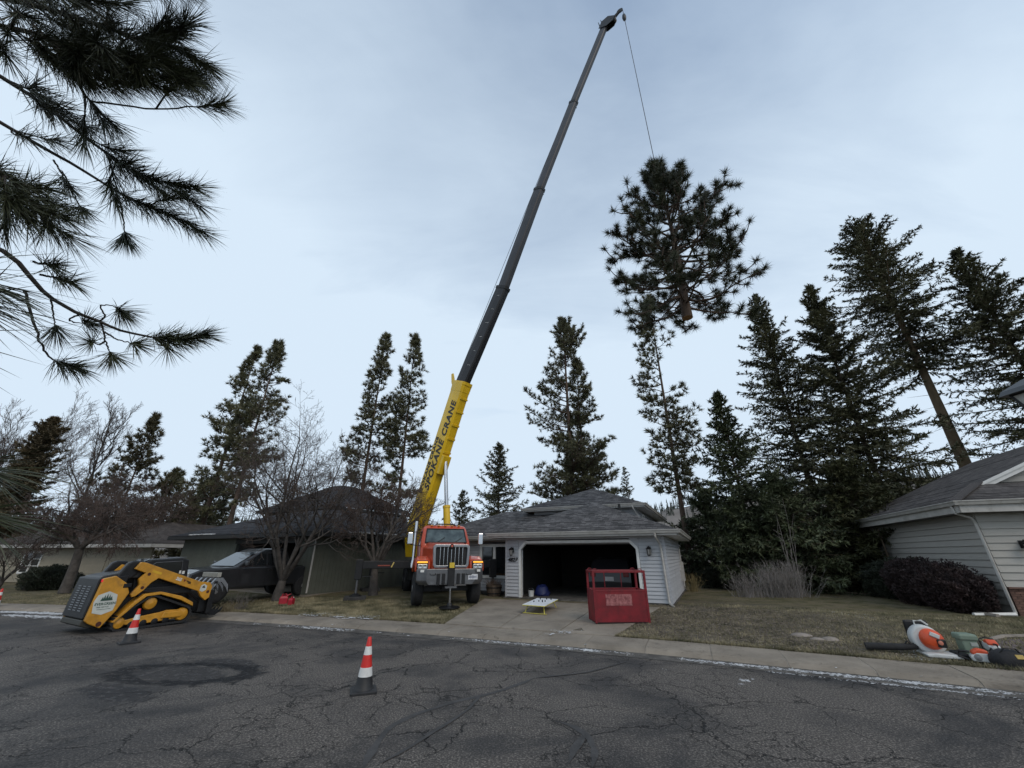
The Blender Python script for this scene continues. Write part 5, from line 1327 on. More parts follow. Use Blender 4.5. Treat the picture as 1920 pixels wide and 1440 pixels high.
for sx in (-1, 1):
    tw_ = MB(); tw_.prism([(-1.28, 1.52), (-1.02, 1.98), (-.90, 2.04), (-.62, 2.03), (-.56, 1.96), (-.70, 1.62), (-.85, 1.50)], 'x', min(sx * .56, sx * .80), max(sx * .56, sx * .80)); tw_.build('arm_tower', m_black, ld, bevel=.05, seg=3)
    MB().prism([(-1.05, 1.62), (-.80, 1.92), (-.72, 1.90), (-.92, 1.58)], 'x', min(sx * .36, sx * .44), max(sx * .36, sx * .44)).build('tower_link', m_cat, ld)
    xa, xb = sorted((sx * .84, sx * .97))
    arm = MB().prism([(-.86, 1.80), (-.74, 2.00), (-.60, 1.98), (1.25, 1.28), (1.62, 1.22), (1.72, 1.10), (1.70, .72), (1.58, .64), (1.40, .78), (1.28, .96), (-.10, 1.48), (-.28, 1.36), (-.44, 1.14), (-.62, .98), (-.72, .96), (-.76, 1.04), (-.60, 1.30), (-.66, 1.48), (-.52, 1.66)], 'x', xa, xb).build('lift_arm', m_cat, ld, bevel=.014)
    xs_ = sx * .972
    for (y, z) in ((-.42, 1.62), (-.50, 1.22), (1.60, .92)): MB().lathe([(.05, -.004), (.05, .006)], (xs_, y, z), 'x', 12).build('pivot_pin', m_rust, arm)
    MB().box((xs_, -.20, 1.66), (.006, .30, .07), ('X', R(-20))).build('warning_label', mat('label_amber', (.62, .36, .02), .5), arm)
    if sx > 0:
        text('265', .13, m_white, arm, (.976, .42, 1.40), (0, .935, -.35), (0, .35, .935), extrude=.001, offset=.006, name='model_number')
        MB().add([(.977, .70, 1.30), (.977, .76, 1.35), (.977, .70, 1.40)], [(0, 1, 2)]).build('red_mark', m_red, arm)
        for k_ in range(3): MB().box((.977, .86 + .02 * k_, 1.31 - .035 * k_), (.002, .17 - .03 * k_, .018), ('X', R(-20))).build('spec_decal', m_black, arm)
        e2 = MB().prism([(1.30, .98), (1.32, 1.14), (1.42, 1.19), (1.53, 1.12), (1.52, .99), (1.40, .93)], 'x', .971, .976).build('emblem', mat('emblem_white', (.52, .54, .50), .5), arm)
        MB().add([(.978, 1.36, 1.07), (.978, 1.48, 1.05), (.978, 1.42, 1.15)], [(0, 1, 2)]).build('emblem_trees', m_black, e2)
    MB().tube([(sx * .78, -.5, 1.12), (sx * .78, .35, 1.0)], .05, 10).build('lift_cylinder', m_black, ld)
    MB().tube([(sx * .7, 1.05, .95), (sx * .7, 1.5, .62)], .045, 10).build('tilt_cylinder', m_black, ld)
MB().bb(-.80, .80, -.5, 1.1, .92, 1.2).build('side_housing', m_black, ld, bevel=.03)
# cab
cabp = [(-.62, 1.10), (-.72, 1.72), (-.55, 1.95), (-.30, 2.06), (.62, 2.08), (.86, 2.02), (.98, 1.15)]
lc = MB().prism(cabp, 'x', -.60, .60).build('cab', m_black, ld, bevel=.04, seg=3)
for sx in (-1, 1):
    MB().prism([(-.30, 1.30), (-.30, 1.84), (-.18, 1.94), (.62, 1.96), (.72, 1.30)], 'x', min(sx * .60, sx * .612), max(sx * .60, sx * .612)).build('side_window', m_glass, lc)
    MB().tube([(sx * .614, -.30, 1.28), (sx * .614, -.30, 1.86), (sx * .614, -.18, 1.96), (sx * .614, .64, 1.98), (sx * .614, .74, 1.28)], .018, 6).build('window_frame', m_gunmetal, lc)
MB().add([(-.5, -.715, 1.74), (.5, -.715, 1.74), (.5, -.555, 1.965), (-.5, -.555, 1.965)], [(0, 1, 2, 3)]).build('rear_window', m_glass, lc)
MB().add([(-.5, -.54, 1.985), (.5, -.54, 1.985), (.5, -.30, 2.088), (-.5, -.30, 2.088)], [(0, 1, 2, 3)]).build('roof_window', mat('sky_glass', (.05, .06, .07), .04, .6), lc)
for k_, (y, z) in enumerate(((.60, 1.62), (.70, 1.60), (.66, 1.40))): MB().box((.616, y + .06, z), (.004, .08, .10)).build('sticker', m_white, lc)
MB().bb(-.5, .5, .55, .80, 2.085, 2.11).build('roof_lamp_bar', m_gunmetal, lc, bevel=.01)
# quick coupler and grapple rake
cp = MB(); cp.box((0, 1.66, .62), (1.3, .10, .60)); cp.bb(-.75, -.55, 1.5, 1.9, .25, .95); cp.bb(.55, .75, 1.5, 1.9, .25, .95); cp.build('quick_coupler', m_black, ld, bevel=.02)
gp = MB(); gp.bb(-.9, .9, 1.74, 1.86, .22, .36); gp.bb(-.9, .9, 1.76, 1.88, .78, .90)
for x in (-.88, -.3, .3, .88): gp.bb(x - .035, x + .035, 1.72, 1.9, .2, .95)
grap = gp.build('grapple_frame', m_black, ld, bevel=.012)
for k_ in range(8):
    x = -.84 + .24 * k_
    MB().loft([[(x + t_, y, z) for y, z in ((1.76, .20), (1.80, .36), (2.02, .24), (2.22, .26), (2.34, .36), (2.30, .22), (2.1, .10), (1.9, .12))] for t_ in (-.022, .022)]).build('tine', m_black, grap)
for k_ in range(5):
    x = -.72 + .36 * k_
    MB().loft([[(x + t_, y, z) for y, z in ((1.78, .90), (1.72, 1.12), (1.90, 1.34), (2.15, 1.34), (2.38, 1.10), (2.44, .82), (2.32, 1.0), (2.12, 1.20), (1.95, 1.20), (1.86, 1.02))] for t_ in (-.05, .05)]).build('clamp_tine', m_steel, grap)
MB().bb(-.85, .85, 1.86, 1.94, 1.16, 1.24).build('clamp_bar', m_black, grap)
MB().bb(-.6, .6, 2.0, 2.14, 1.36, 1.52).build('clamp_cap', mat('pale_steel', (.34, .33, .29), .6, .3), grap, bevel=.01)
for x in (-.4, .4): MB().tube([(x, 1.75, .55), (x, 2.1, 1.12)], .04, 10).build('clamp_cylinder', m_chrome, grap)
for k_ in range(5):
    x0_ = -.5 + .25 * k_; MB().tube([(x0_, 1.45, .95), (x0_ + .05, 1.62, 1.12), (x0_, 1.78, .95), (x0_ - .03, 1.82, .72)], .016, 6).build('hydraulic_hose', m_rubber, ld)

# ------------------------------------------------------------ pickup in the neighbour's driveway
m_char = mat('charcoal_paint', (0.030, 0.031, 0.034), 0.28, 0.3, 0.1, 2, coat=0.5)
PX = Vector((-10.95, 18.35, .26)); PRZ = R(153)
pk = thing('pickup_truck', 'charcoal crew cab pickup parked beside the bare tree trunk, nose to the street', 'pickup', PX, PRZ)
body = MB(); rings = []
prof_l = [(-2.9, .62), (-2.92, 1.02), (-2.85, 1.18), (-.95, 1.18), (-.9, 1.20), (1.15, 1.20), (1.25, 1.22), (2.55, 1.14), (2.82, 1.02), (2.88, .72), (2.80, .50), (2.45, .48), (-2.5, .48)]
for x, k_ in ((-1.0, .94), (-.96, .99), (-.6, 1.0), (.6, 1.0), (.96, .99), (1.0, .94)):
    rings.append([(x, y * (1 if abs(x) < .99 else .995), .5 + (z - .5) * k_) for y, z in prof_l])
pb = body.loft(rings).build('body', m_char, pk, bevel=.03)
cabr = []
for z, hw, yf, yb in ((1.15, .95, 1.35, -.98), (1.22, .95, 1.30, -.98), (1.72, .80, .42, -.88), (1.84, .76, .20, -.80), (1.88, .68, .05, -.7)):
    cabr.append([(-hw, yb, z), (hw, yb, z), (hw, yf - .08, z), (hw - .1, yf, z), (-hw + .1, yf, z), (-hw, yf - .08, z)])
pc = MB().loft(cabr).build('cab', m_char, pk, bevel=.03, smooth=True)
MB().add([(-.80, 1.315, 1.24), (.80, 1.315, 1.24), (.69, .475, 1.735), (-.69, .475, 1.735)], [(0, 1, 2, 3)]).build('windshield', mat('sky_windshield', (.06, .075, .09), .05, .35), pc)
for sx in (-1, 1):
    for (a, b, a2, b2) in ((1.02, .12, .38, .12), (.02, -.80, .02, -.74)):
        MB().add([(sx * .957, a, 1.25), (sx * .957, b, 1.25), (sx * .822, b2, 1.69), (sx * .822, a2, 1.69)], [(0, 1, 2, 3)]).build('side_window', m_glass, pc)
    mr_ = MB().box((sx * 1.10, .98, 1.32), (.20, .10, .16)).build('mirror', m_char, pc, bevel=.03)
    for y in (.1, -.82): MB().box((sx * 1.003, y - .18 if y > 0 else y + .12, 1.06), (.03, .14, .03)).build('door_handle', m_chrome, pb, bevel=.008)
    for y in (1.16, .07, -.93): MB().box((sx * .999, y, .86), (.006, .012, .62)).build('door_gap', m_black, pb)
    for y in (1.85, -1.75):
        MB().lathe([(.48, -.005), (.48, .012)], (sx * .992, y, .48), 'x', 24).build('wheel_arch', m_black, pb)
        wheel(pk, (sx * .88, y, .40), .40, .28, m_rim)
    MB().box((sx * .74, 2.84, .95), (.36, .08, .20)).build('headlight', m_lamp, pk, bevel=.03)
MB().box((0, 2.87, .88), (1.05, .06, .34)).build('grille', m_black, pk, bevel=.03)
MB().box((0, 2.90, .60), (1.9, .12, .2)).build('bumper', m_gunmetal, pk, bevel=.04)
MB().bb(-.8, .8, -2.8, -1.0, 1.19, 1.20).build('tonneau_cover', m_black, pk)
# ------------------------------------------------------------ small things
m_conered = mat('cone_red', (0.55, 0.018, 0.012), 0.5, 0, 0.12, 10)
m_conewhite = mat('cone_white', (0.62, 0.62, 0.60), 0.4, 0, 0.12, 10)
m_coneblack = mat('cone_black', (0.014, 0.014, 0.015), 0.6, 0, 0.3, 10)
def cone(loc, label, rz, tilt=0.0):
    t = thing('traffic_cone', label, 'traffic cone', loc, rot=(tilt, 0, rz), group='traffic cones around the work zone')
    MB().loft([[(s_ * x, s_ * y, z) for x, y in ((-.17, -.19), (.17, -.19), (.19, -.17), (.19, .17), (.17, .19), (-.17, .19), (-.19, .17), (-.19, -.17))] for s_, z in ((1, 0), (1, .025), (.93, .038))]).build('base', m_coneblack, t)
    def r_(z): return .128 - (z - .03) * (.128 - .026) / .68
    bands = [(.03, .20, m_coneblack, 'lower_sleeve', .004), (.20, .315, m_conewhite, 'white_band', .002), (.315, .475, m_conered, 'red_band', 0), (.475, .585, m_conewhite, 'white_band', .002), (.585, .70, m_conered, 'tip', 0)]
    for z0, z1, m_, nm, ex in bands:
        pr = [(r_(z0) + ex, z0), (r_(z1) + ex, z1)]
        if nm == 'lower_sleeve': pr = [(.155, .03), (.145, .05), (r_(.07) + .006, .07)] + [(r_(z1) + ex, z1)]
        if nm == 'tip': pr += [(r_(z1) * .8, z1 + .006)]
        MB().lathe(pr, n=28).build(nm, m_, t, smooth=True)
    return t
cone(at_z(681, 1297, 0), 'red and white traffic cone standing alone in the street', .35, R(0))
cone(at_z(241, 1206, 0), 'red and white traffic cone in front of the yellow track loader', .9, R(-1.0))
cone(at_z(-13, 1143, 0), 'red and white traffic cone at the far kerb before the cream house', .2)

# red crane basket on the driveway
bk_a, bk_b = at_z(1117, 1171, .16), at_z(1218, 1169, .16)
BKZ = 0.185; bdir = (bk_b - bk_a); bw_ = bdir.length; brz = math.atan2(bdir.y, bdir.x) - R(4)
bk = thing('man_basket', 'red steel crane basket standing at the edge of the driveway', 'basket', (bk_a.x, bk_a.y, BKZ), brz)
BW, BDp, BH, BP = bw_, .80, 1.24, .76
for x in (0.03, BW - .03):
    for y in (.03, BDp - .03): MB().bb(x - .03, x + .03, y - .03, y + .03, 0, BH).build('corner_post', m_red, bk, bevel=.006)
tr_ = MB(); tr_.bb(0, BW, 0, .06, BH, BH + .06); tr_.bb(0, BW, BDp - .06, BDp, BH, BH + .06); tr_.bb(0, .06, .06, BDp - .06, BH, BH + .06); tr_.bb(BW - .06, BW, .06, BDp - .06, BH, BH + .06); tr_.build('top_rail', m_red, bk, bevel=.006)
tr_ = MB(); tr_.bb(.06, BW - .06, .006, .05, BP, BP + .05); tr_.bb(.06, BW - .06, BDp - .05, BDp - .006, BP, BP + .05); tr_.bb(.006, .05, .06, BDp - .06, BP, BP + .05); tr_.bb(BW - .05, BW - .006, .06, BDp - .06, BP, BP + .05); tr_.build('mid_rail', m_red, bk, bevel=.006)
for nm, a in (('front_panel', (.05, BW - .05, .012, .03, .02, BP)), ('back_panel', (.05, BW - .05, BDp - .03, BDp - .012, .02, BP)), ('side_panel', (.012, .03, .05, BDp - .05, .02, BP)), ('side_panel', (BW - .03, BW - .012, .05, BDp - .05, .02, BP))):
    pn = MB().bb(*a).build(nm, m_red, bk)
    if nm == 'front_panel':
        MB().bb(BW * .22, BW * .70, .004, .012, .42, .70).build('faded_sign', mat('faded_sign', (.20, .035, .04), .6, 0, .35, 11, col2=(.27, .10, .10)), pn)
        MB().bb(.07, BW - .07, .006, .012, .03, .07).build('kick_strip', m_red, pn)
MB().bb(.02, BW - .02, .02, BDp - .02, .0, .03).build('floor_plate', m_black, bk)
for x in (.10, BW - .12):
    for y in (.08, BDp - .08): MB().tube([(x - .07, y, BH + .05), (x - .03, y, BH + .10), (x + .03, y, BH + .10), (x + .07, y, BH + .05)], .013, 6).build('lifting_eye', m_red, bk)
g = MB()
for x in (BW * .35, BW * .68): g.tube([(x, BDp - .05, BP + .05), (x, BDp - .05, BH)], .012, 6)
g.build('back_rail_bar', m_red, bk)

# low white stand with yellow folding legs
m_yel = mat('stand_yellow', (0.50, 0.44, 0.07), 0.5)
fa_, fb_, fc_ = at_z(984, 1150, .2), at_z(1021, 1153, .2), at_z(1043, 1143.5, .2)
ls = thing('folding_stand', 'low white stand with yellow rim and legs on the driveway', 'stand', (fa_.x, fa_.y, .205))
ex, ey = (fb_ - fa_), (fc_ - fb_); ex.z = ey.z = 0
def SP(u, v, z): q = ex * u + ey * v; return (q.x, q.y, z + .05 * v)
def slab(u0, u1, v0, v1, z0, z1): return MB().loft([[SP(u, v, z) for u, v in ((u0, v0), (u1, v0), (u1, v1), (u0, v1))] for z in (z0, z1)])
slab(-.08, 1.08, -.08, 1.08, .222, .245).build('rim', m_yel, ls, bevel=.012)
slab(-.07, 1.07, -.07, 1.07, .245, .252).build('top', mat('stand_white', (.66, .68, .70), .45, 0, .12, 14), ls)
for u in (0, 1):
    for v in (0, 1): MB().tube([SP(.5 + (u - .5) * .8, .5 + (v - .5) * .8, .21), SP(u, v, .012)], .014, 6).build('leg', m_yel, ls)
for v in (0, 1): MB().tube([SP(-.1, v, .014 - .05 * v), SP(1.1, v, .014 - .05 * v)], .012, 6).build('foot_bar', m_yel, ls)
for (u, v, h_) in ((.25, .85, .06), (.55, .92, .05), (.8, .9, .05), (.62, .45, .06), (.7, .55, .03), (.4, .5, .03), (.2, .4, .03)):
    p_ = SP(u, v, .252); MB().lathe([(.018, 0), (.018, h_), (.008, h_ + .012)], p_, n=8).build('peg', m_black, ls)

# barrel planter with dead stems
bp0 = at_z(926, 1117, .28); m_barrel = mat('weathered_barrel', (0.10, 0.075, 0.055), 0.85, 0, 0.35, 5, 0.5, 30, rnd=.2)
bpz = gz(bp0.x, bp0.y)
br_ = thing('barrel_planter', 'half barrel planter of dry stems in front of the house window', 'planter', (bp0.x, bp0.y, bpz))
for k_ in range(18):
    a0, a1 = 2 * math.pi * k_ / 18 + .012, 2 * math.pi * (k_ + 1) / 18 - .012; rings = []
    for z, r_ in ((0, .27), (.2, .325), (.42, .35)): rings.append([(r_ * math.cos(a0), r_ * math.sin(a0), z), (r_ * math.cos(a1), r_ * math.sin(a1), z), ((r_ - .03) * math.cos(a1), (r_ - .03) * math.sin(a1), z), ((r_ - .03) * math.cos(a0), (r_ - .03) * math.sin(a0), z)])
    MB().loft(rings).build('stave', m_barrel, br_)
for z, r_ in ((.08, .298), (.30, .343)): MB().lathe([(r_ - .004, z), (r_ + .007, z), (r_ + .009, z + .04), (r_ - .002, z + .04)], n=36).build('hoop', m_black, br_)
MB().lathe([(.02, .36), (.31, .36)], n=24).build('soil', mat('soil', (.03, .022, .016), .95), br_)
sg = []
rr = np.random.default_rng(5)
for _ in range(220):
    a, r_ = rr.uniform(0, 6.28), rr.uniform(0, .28); p = np.array([r_ * math.cos(a), r_ * math.sin(a), .36]); q = p + np.array([rr.normal(0, .12), rr.normal(0, .12), rr.uniform(.08, .30)]); sg.append([*p, *q, .006, .003])
link('dry_stems', seg_mesh('dry_stems', sg, 3), mat('dry_stem', (.13, .095, .07), .9), br_)

# red fuel cans by the tree
m_fuel = mat('red_plastic', (0.33, 0.006, 0.02), 0.45)
for i, (px, py, sc, rz_0) in enumerate(((531, 1129, .82, .4), (546, 1130, .66, 1.6))):
    p = at_z(px, py, .24); z = gz(p.x, p.y)
    fc = thing('fuel_can', ('larger red plastic fuel can at the foot of the bare tree', 'smaller red plastic fuel can with pale spout by the bare tree')[i], 'fuel can', (p.x, p.y, z), rz_0, 'red fuel cans by the bare tree')
    fc.scale = (sc, sc, sc)
    MB().loft([[(x * k_, y * k_, z_) for x, y in ((-.18, -.12), (.18, -.12), (.18, .12), (-.18, .12))] for k_, z_ in ((.92, 0), (1, .03), (1, .26), (.80, .34), (.55, .36))]).build('tank', m_fuel, fc, bevel=.03, seg=3)
    MB().tube([(-.10, 0, .33), (-.08, 0, .42), (.06, 0, .43), (.12, 0, .34)], .025, 8).build('handle', m_fuel, fc)
    MB().tube([(.10, 0, .33), (.17, 0, .38), (.27, 0, .30 if i else .42)], [.035, .025, .016], 8).build('spout', m_white if i else m_fuel, fc)

# backpack leaf blower lying on the grass
m_hot = mat('blower_orange', (0.58, 0.075, 0.022), 0.4, 0, .12, 8); m_grw = mat('blower_grey', (0.50, 0.51, 0.50), 0.5, 0, .08, 6)
bl0 = at_z(1752, 1229, .14); blz = gz(bl0.x, bl0.y) + .005
bl = thing('leaf_blower', 'orange and white backpack leaf blower with black tube on the grass', 'leaf blower', (bl0.x, bl0.y, blz), -R(22))
rings = []
for y, k_ in ((.0, .90), (.03, 1.0), (.16, 1.0), (.22, .9)):
    ring = []
    for a in range(28):
        th = 2 * math.pi * a / 28; x, z = .235 * math.cos(th), .235 * math.sin(th)
        if x > 0 and z < .05: x *= 1.0 + .55 * (1 - max(0, z + .235) / .285)        # volute swells towards the outlet
        ring.append((x * k_ - .02, y, .27 + z * k_))
    rings.append(ring)
bv = MB().loft(rings).build('fan_housing', m_grw, bl, bevel=.015, smooth=True)
oc = MB(); rings = []
for y, k_ in ((.0, 1.0), (-.05, .97), (-.10, .82), (-.13, .5)):
    rings.append([((.17 * math.cos(2 * math.pi * a / 22) * (1.15 if math.cos(2 * math.pi * a / 22) > 0 else 1)) * k_ + .03, y, .28 + .175 * math.sin(2 * math.pi * a / 22) * k_) for a in range(22)])
oc.loft(rings).build('engine_cover', m_hot, bl, smooth=True)
MB().bb(.06, .20, -.145, -.08, .16, .30).build('air_filter', m_black, bl, bevel=.02); MB().lathe([(.005, -.165), (.035, -.16), (.04, -.14)], (.11, 0, .24), 'y', 14).build('primer_bulb', mat('bulb_pink', (.5, .18, .12), .4), bl)
MB().box((.06, -.135, .36), (.14, .03, .07), ('Y', R(25))).build('white_panel', m_grw, bl, bevel=.01)
MB().prism([(-.16, .0), (-.18, .05), (-.02, .075), (.34, .06), (.36, .0)], 'y', -.20, .24).build('fuel_tank', m_grw, bl, bevel=.02)
MB().bb(.30, .46, -.18, .18, .0, .10).build('base_foot', m_black, bl, bevel=.03)
MB().tube([(-.10, .1, .48), (-.10, .1, .565), (.02, .1, .575), (.10, .1, .50)], .016, 8).build('carry_handle', m_grw, bl)
MB().bb(-.22, .16, .22, .30, .05, .56).build('back_pad', m_black, bl, bevel=.03)
MB().tube([(-.20, .06, .14), (-.34, .04, .12), (-.46, .04, .11), (-1.02, .06, .085)], [.055, .052, .058, .062], 14).build('blower_tube', m_rubber, bl, smooth=True)
MB().tube([(-.38, .04, .16), (-.34, .02, .22), (-.29, .02, .17)], .016, 6).build('control_handle', m_black, bl)

# utility pedestal, saw and kit bag
pe = at_z(1823, 1232, .14)
o = thing('utility_pedestal', 'pale green plastic utility pedestal by the chainsaw', 'utility box', (pe.x, pe.y, gz(pe.x, pe.y)), -R(20))
m_pgreen = mat('pedestal_green', (0.16, 0.215, 0.165), 0.6)
MB().loft([[(x * k_, y * k_, z) for x, y in ((-.12, -.12), (.12, -.12), (.12, .12), (-.12, .12))] for k_, z in ((.92, -.02), (.94, .30))]).build('body', m_pgreen, o, bevel=.02)
MB().loft([[(x * k_, y * k_, z) for x, y in ((-.135, -.135), (.135, -.135), (.135, .135), (-.135, .135))] for k_, z in ((1, .29), (1, .36), (.9, .395))]).build('cap', m_pgreen, o, bevel=.02)
MB().bb(.0, .10, -.124, -.112, .20, .26).build('label_plate', mat('plate_pale', (.33, .36, .33), .5), o)
def chainsaw(loc, rz, label, name='chainsaw', s=1.0):
    t = thing(name, label, 'chainsaw', loc, rz, 'chainsaws on the grass by the pedestal'); t.scale = (s, s, s)
    MB().loft([[(x, y, z) for x, z in ((-.20, .02), (.16, .02), (.18, .10), (.10, .17), (-.12, .17), (-.22, .10))] for y in (-.09, .09)]).build('engine_housing', m_grw, t, bevel=.02)
    MB().loft([[(x, y, z) for x, z in ((-.18, .12), (.06, .13), (.04, .21), (-.08, .235), (-.18, .18))] for y in (-.085, .085)]).build('top_cover', m_hot, t, bevel=.025)
    MB().lathe([(.01, -.10), (.05, -.098), (.055, -.088)], (-.12, 0, .09), 'y', 16).build('starter_cover', m_steel, t)
    MB().tube([(.10, -.11, .03), (.12, -.12, .20), (.12, .0, .25), (.12, .12, .20), (.10, .11, .03)], .014, 8).build('front_handle', m_black, t)
    MB().tube([(-.20, 0, .16), (-.34, 0, .17), (-.37, 0, .08), (-.24, 0, .03)], .02, 8).build('rear_handle', m_black, t)
    bar = MB().loft([[(x, y, z) for x, z in ((.15, .05), (.55, .055), (.60, .085), (.55, .115), (.15, .13))] for y in (.03, .04)]).build('guide_bar', m_steel, t)
    MB().tube([(.15, .035, .045), (.55, .035, .05), (.606, .035, .085), (.55, .035, .12), (.15, .035, .135)], .007, 5).build('chain', m_black, bar)
c0 = at_z(1852, 1241, .14); chainsaw((c0.x, c0.y, gz(c0.x, c0.y)), R(-35), 'orange and white chainsaw beside the green pedestal', s=.95)
c1 = at_z(1862, 1222, .15); chainsaw((c1.x, c1.y, gz(c1.x, c1.y)), R(60), 'second orange chainsaw lying behind the black kit bag', s=.9)
kb = at_z(1896, 1247, .14); rr = random.Random(8)
o = thing('kit_bag', 'slumped black kit bag beside the chainsaw', 'bag', (kb.x, kb.y, gz(kb.x, kb.y)), -R(15)); o.scale = (.78, .78, .85)
rings = [[(k_ * .34 * math.cos(a * .449) * rr.uniform(.92, 1.06), k_ * .22 * math.sin(a * .449) * rr.uniform(.92, 1.06), z + rr.uniform(-.01, .012)) for a in range(14)] for k_, z in ((.95, 0), (1.04, .08), (1, .17), (.8, .25), (.45, .295))]
MB().loft(rings).build('bag_body', mat('bag_cloth', (.012, .012, .014), .8, 0, .4, 9, .4, 50), o, smooth=True)
MB().tube([(-.2, -.1, .24), (-.1, -.14, .34), (.1, -.14, .34), (.2, -.1, .24)], .014, 6).build('handle', m_black, o); MB().box((.10, -.19, .20), (.14, .02, .08), ('X', R(-35))).build('yellow_tag', mat('tag_yellow', (.35, .24, .05), .6), o)

# stones at the lawn edge
m_stone = mat('field_stone', (0.22, 0.19, 0.165), 0.85, 0, 0.25, 6, 0.5, 20)
for i, (px, py, sx, sy, sz, lb) in enumerate(((1503, 1196, .26, .14, .07, 'largest flat grey stone in the lawn edge'), (1533, 1202, .17, .10, .05, 'middle small flat stone in the lawn edge'), (1558, 1203, .20, .10, .07, 'pale pointed stone in the lawn edge'))):
    p = at_z(px, py, .13); rr = random.Random(20 + i); rings = []
    for k_, z in ((.8, -.4), (1, 0), (.85, .55), (.45, .95), (.1, 1.05)): rings.append([(sx * k_ * math.cos(a * .628) * rr.uniform(.85, 1.1), sy * k_ * math.sin(a * .628) * rr.uniform(.85, 1.1), sz * z) for a in range(10)])
    o = MB().loft(rings).build('stone', m_stone, None, smooth=True, loc=(p.x, p.y, gz(p.x, p.y)), rz=-R(15)); tag(o, lb, 'stone', 'stones at the lawn edge')
# gravel bed at the far right
gs_ = []
rr = np.random.default_rng(12)
for _ in range(1600):
    p = at_z(rr.uniform(1868, 1990), rr.uniform(1206, 1262), .14)
    if gz(p.x, p.y) < .1049: continue
    gs_.append((p.x, p.y, gz(p.x, p.y) + .004, rr.uniform(.012, .032)))
o = link('gravel', tri_mesh('gravel', snow_lumps(gs_, 3, False)), mat('lava_gravel', (.075, .058, .055), .9, 0, .4, 30, col2=(.16, .13, .125))); tag(o, 'purple grey gravel bed beyond the chainsaws', 'gravel', kind='stuff')
ge = [at_z(x, y, .14) for x, y in ((1862, 1207), (1885, 1203), (1925, 1203), (1990, 1208))]
o = MB().tube([(p.x, p.y, gz(p.x, p.y) + .02) for p in ge], .045, 6).build('bed_edging', m_edge, smooth=True); tag(o, 'low concrete edging round the gravel bed by the chainsaws', 'edging')

# post lantern at the roadside, only its head's edge is in view
lp = at_d(1999, 751, 2.75)
sl_ = thing('post_lantern', 'grey metal post lantern standing at the near roadside', 'lamp post', (lp.x, lp.y, 0.10))
LZ = lp.z - .10; m_lgrey = mat('lantern_grey', (.07, .075, .08), .45, .3)
MB().lathe([(.09, 0), (.09, .25), (.045, .32), (.04, LZ - .22), (.06, LZ - .2), (.03, LZ - .17)], n=16).build('post', m_lgrey, sl_, smooth=True)
q4 = [(-1, -1), (1, -1), (1, 1), (-1, 1)]
ln_ = MB().loft([[(x * k_, y * k_, LZ + z) for x, y in q4] for k_, z in ((.20, .10), (.185, .135), (.10, .20), (.02, .24))]).build('roof_cap', m_lgrey, sl_)
MB().loft([[(x * k_, y * k_, LZ + z) for x, y in q4] for k_, z in ((.085, -.16), (.155, .10))]).build('glass', mat('lantern_glass', (.42, .42, .40), .25), sl_)
g = MB()
for x, y in q4: g.tube([(x * .088, y * .088, LZ - .16), (x * .158, y * .158, LZ + .10)], .010, 4)
for a, b in zip(q4, q4[1:] + q4[:1]): g.tube([(a[0] * .158, a[1] * .158, LZ + .10), (b[0] * .158, b[1] * .158, LZ + .10)], .010, 4); g.tube([(a[0] * .088, a[1] * .088, LZ - .16), (b[0] * .088, b[1] * .088, LZ - .16)], .012, 4)
g.build('lantern_frame', m_black, sl_)
# ------------------------------------------------------------ trees
def unit(a): return a / np.maximum(np.linalg.norm(a, axis=-1, keepdims=True), 1e-9)
def tufts(C, D, n, length, width, spread, r):
    C = np.repeat(np.asarray(C), n, 0); D = np.repeat(np.asarray(D), n, 0)
    d = unit(D + unit(r.normal(size=D.shape)) * spread * r.uniform(.4, 1.1, (len(D), 1)))
    p = unit(np.cross(d, r.normal(size=d.shape))) * width * .5; Ln = length * r.uniform(.6, 1.1, (len(D), 1))
    return np.stack([C - p, C + p, C + d * Ln], 1)
def tree_thing(name, label, base, group=None, cat='tree'): return thing(name, label, cat, base, 0, group)
def trunk_path(H, bend, r, n=12, lean=(0, 0)):
    ph = r.uniform(0, 6.28, 2)
    return np.array([[lean[0] * z + bend * math.sin(2.2 * z / H + ph[0]) - bend * math.sin(ph[0]), lean[1] * z + bend * math.sin(1.9 * z / H + ph[1]) - bend * math.sin(ph[1]), z] for z in np.linspace(0, H, n)])
def on_path(P, z): return np.array([np.interp(z, P[:, 2], P[:, 0]), np.interp(z, P[:, 2], P[:, 1]), z])
def finish(t, P, tr, segs, tri, bark, leaf, limb_m=None, sides=12):
    H = P[-1, 2]; flare = [tr * (1 - .93 * (z / H) ** .9) * (1.25 if z < .02 * H else 1) for z in P[:, 2]]
    MB().tube([tuple(p) for p in P], flare, sides).build('trunk', bark, t, smooth=True)
    if len(segs): link('limbs', seg_mesh('limbs', segs, 4), limb_m or bark, t)
    if len(tri): link('crown', tri_mesh('crown', np.concatenate(tri)), leaf, t)

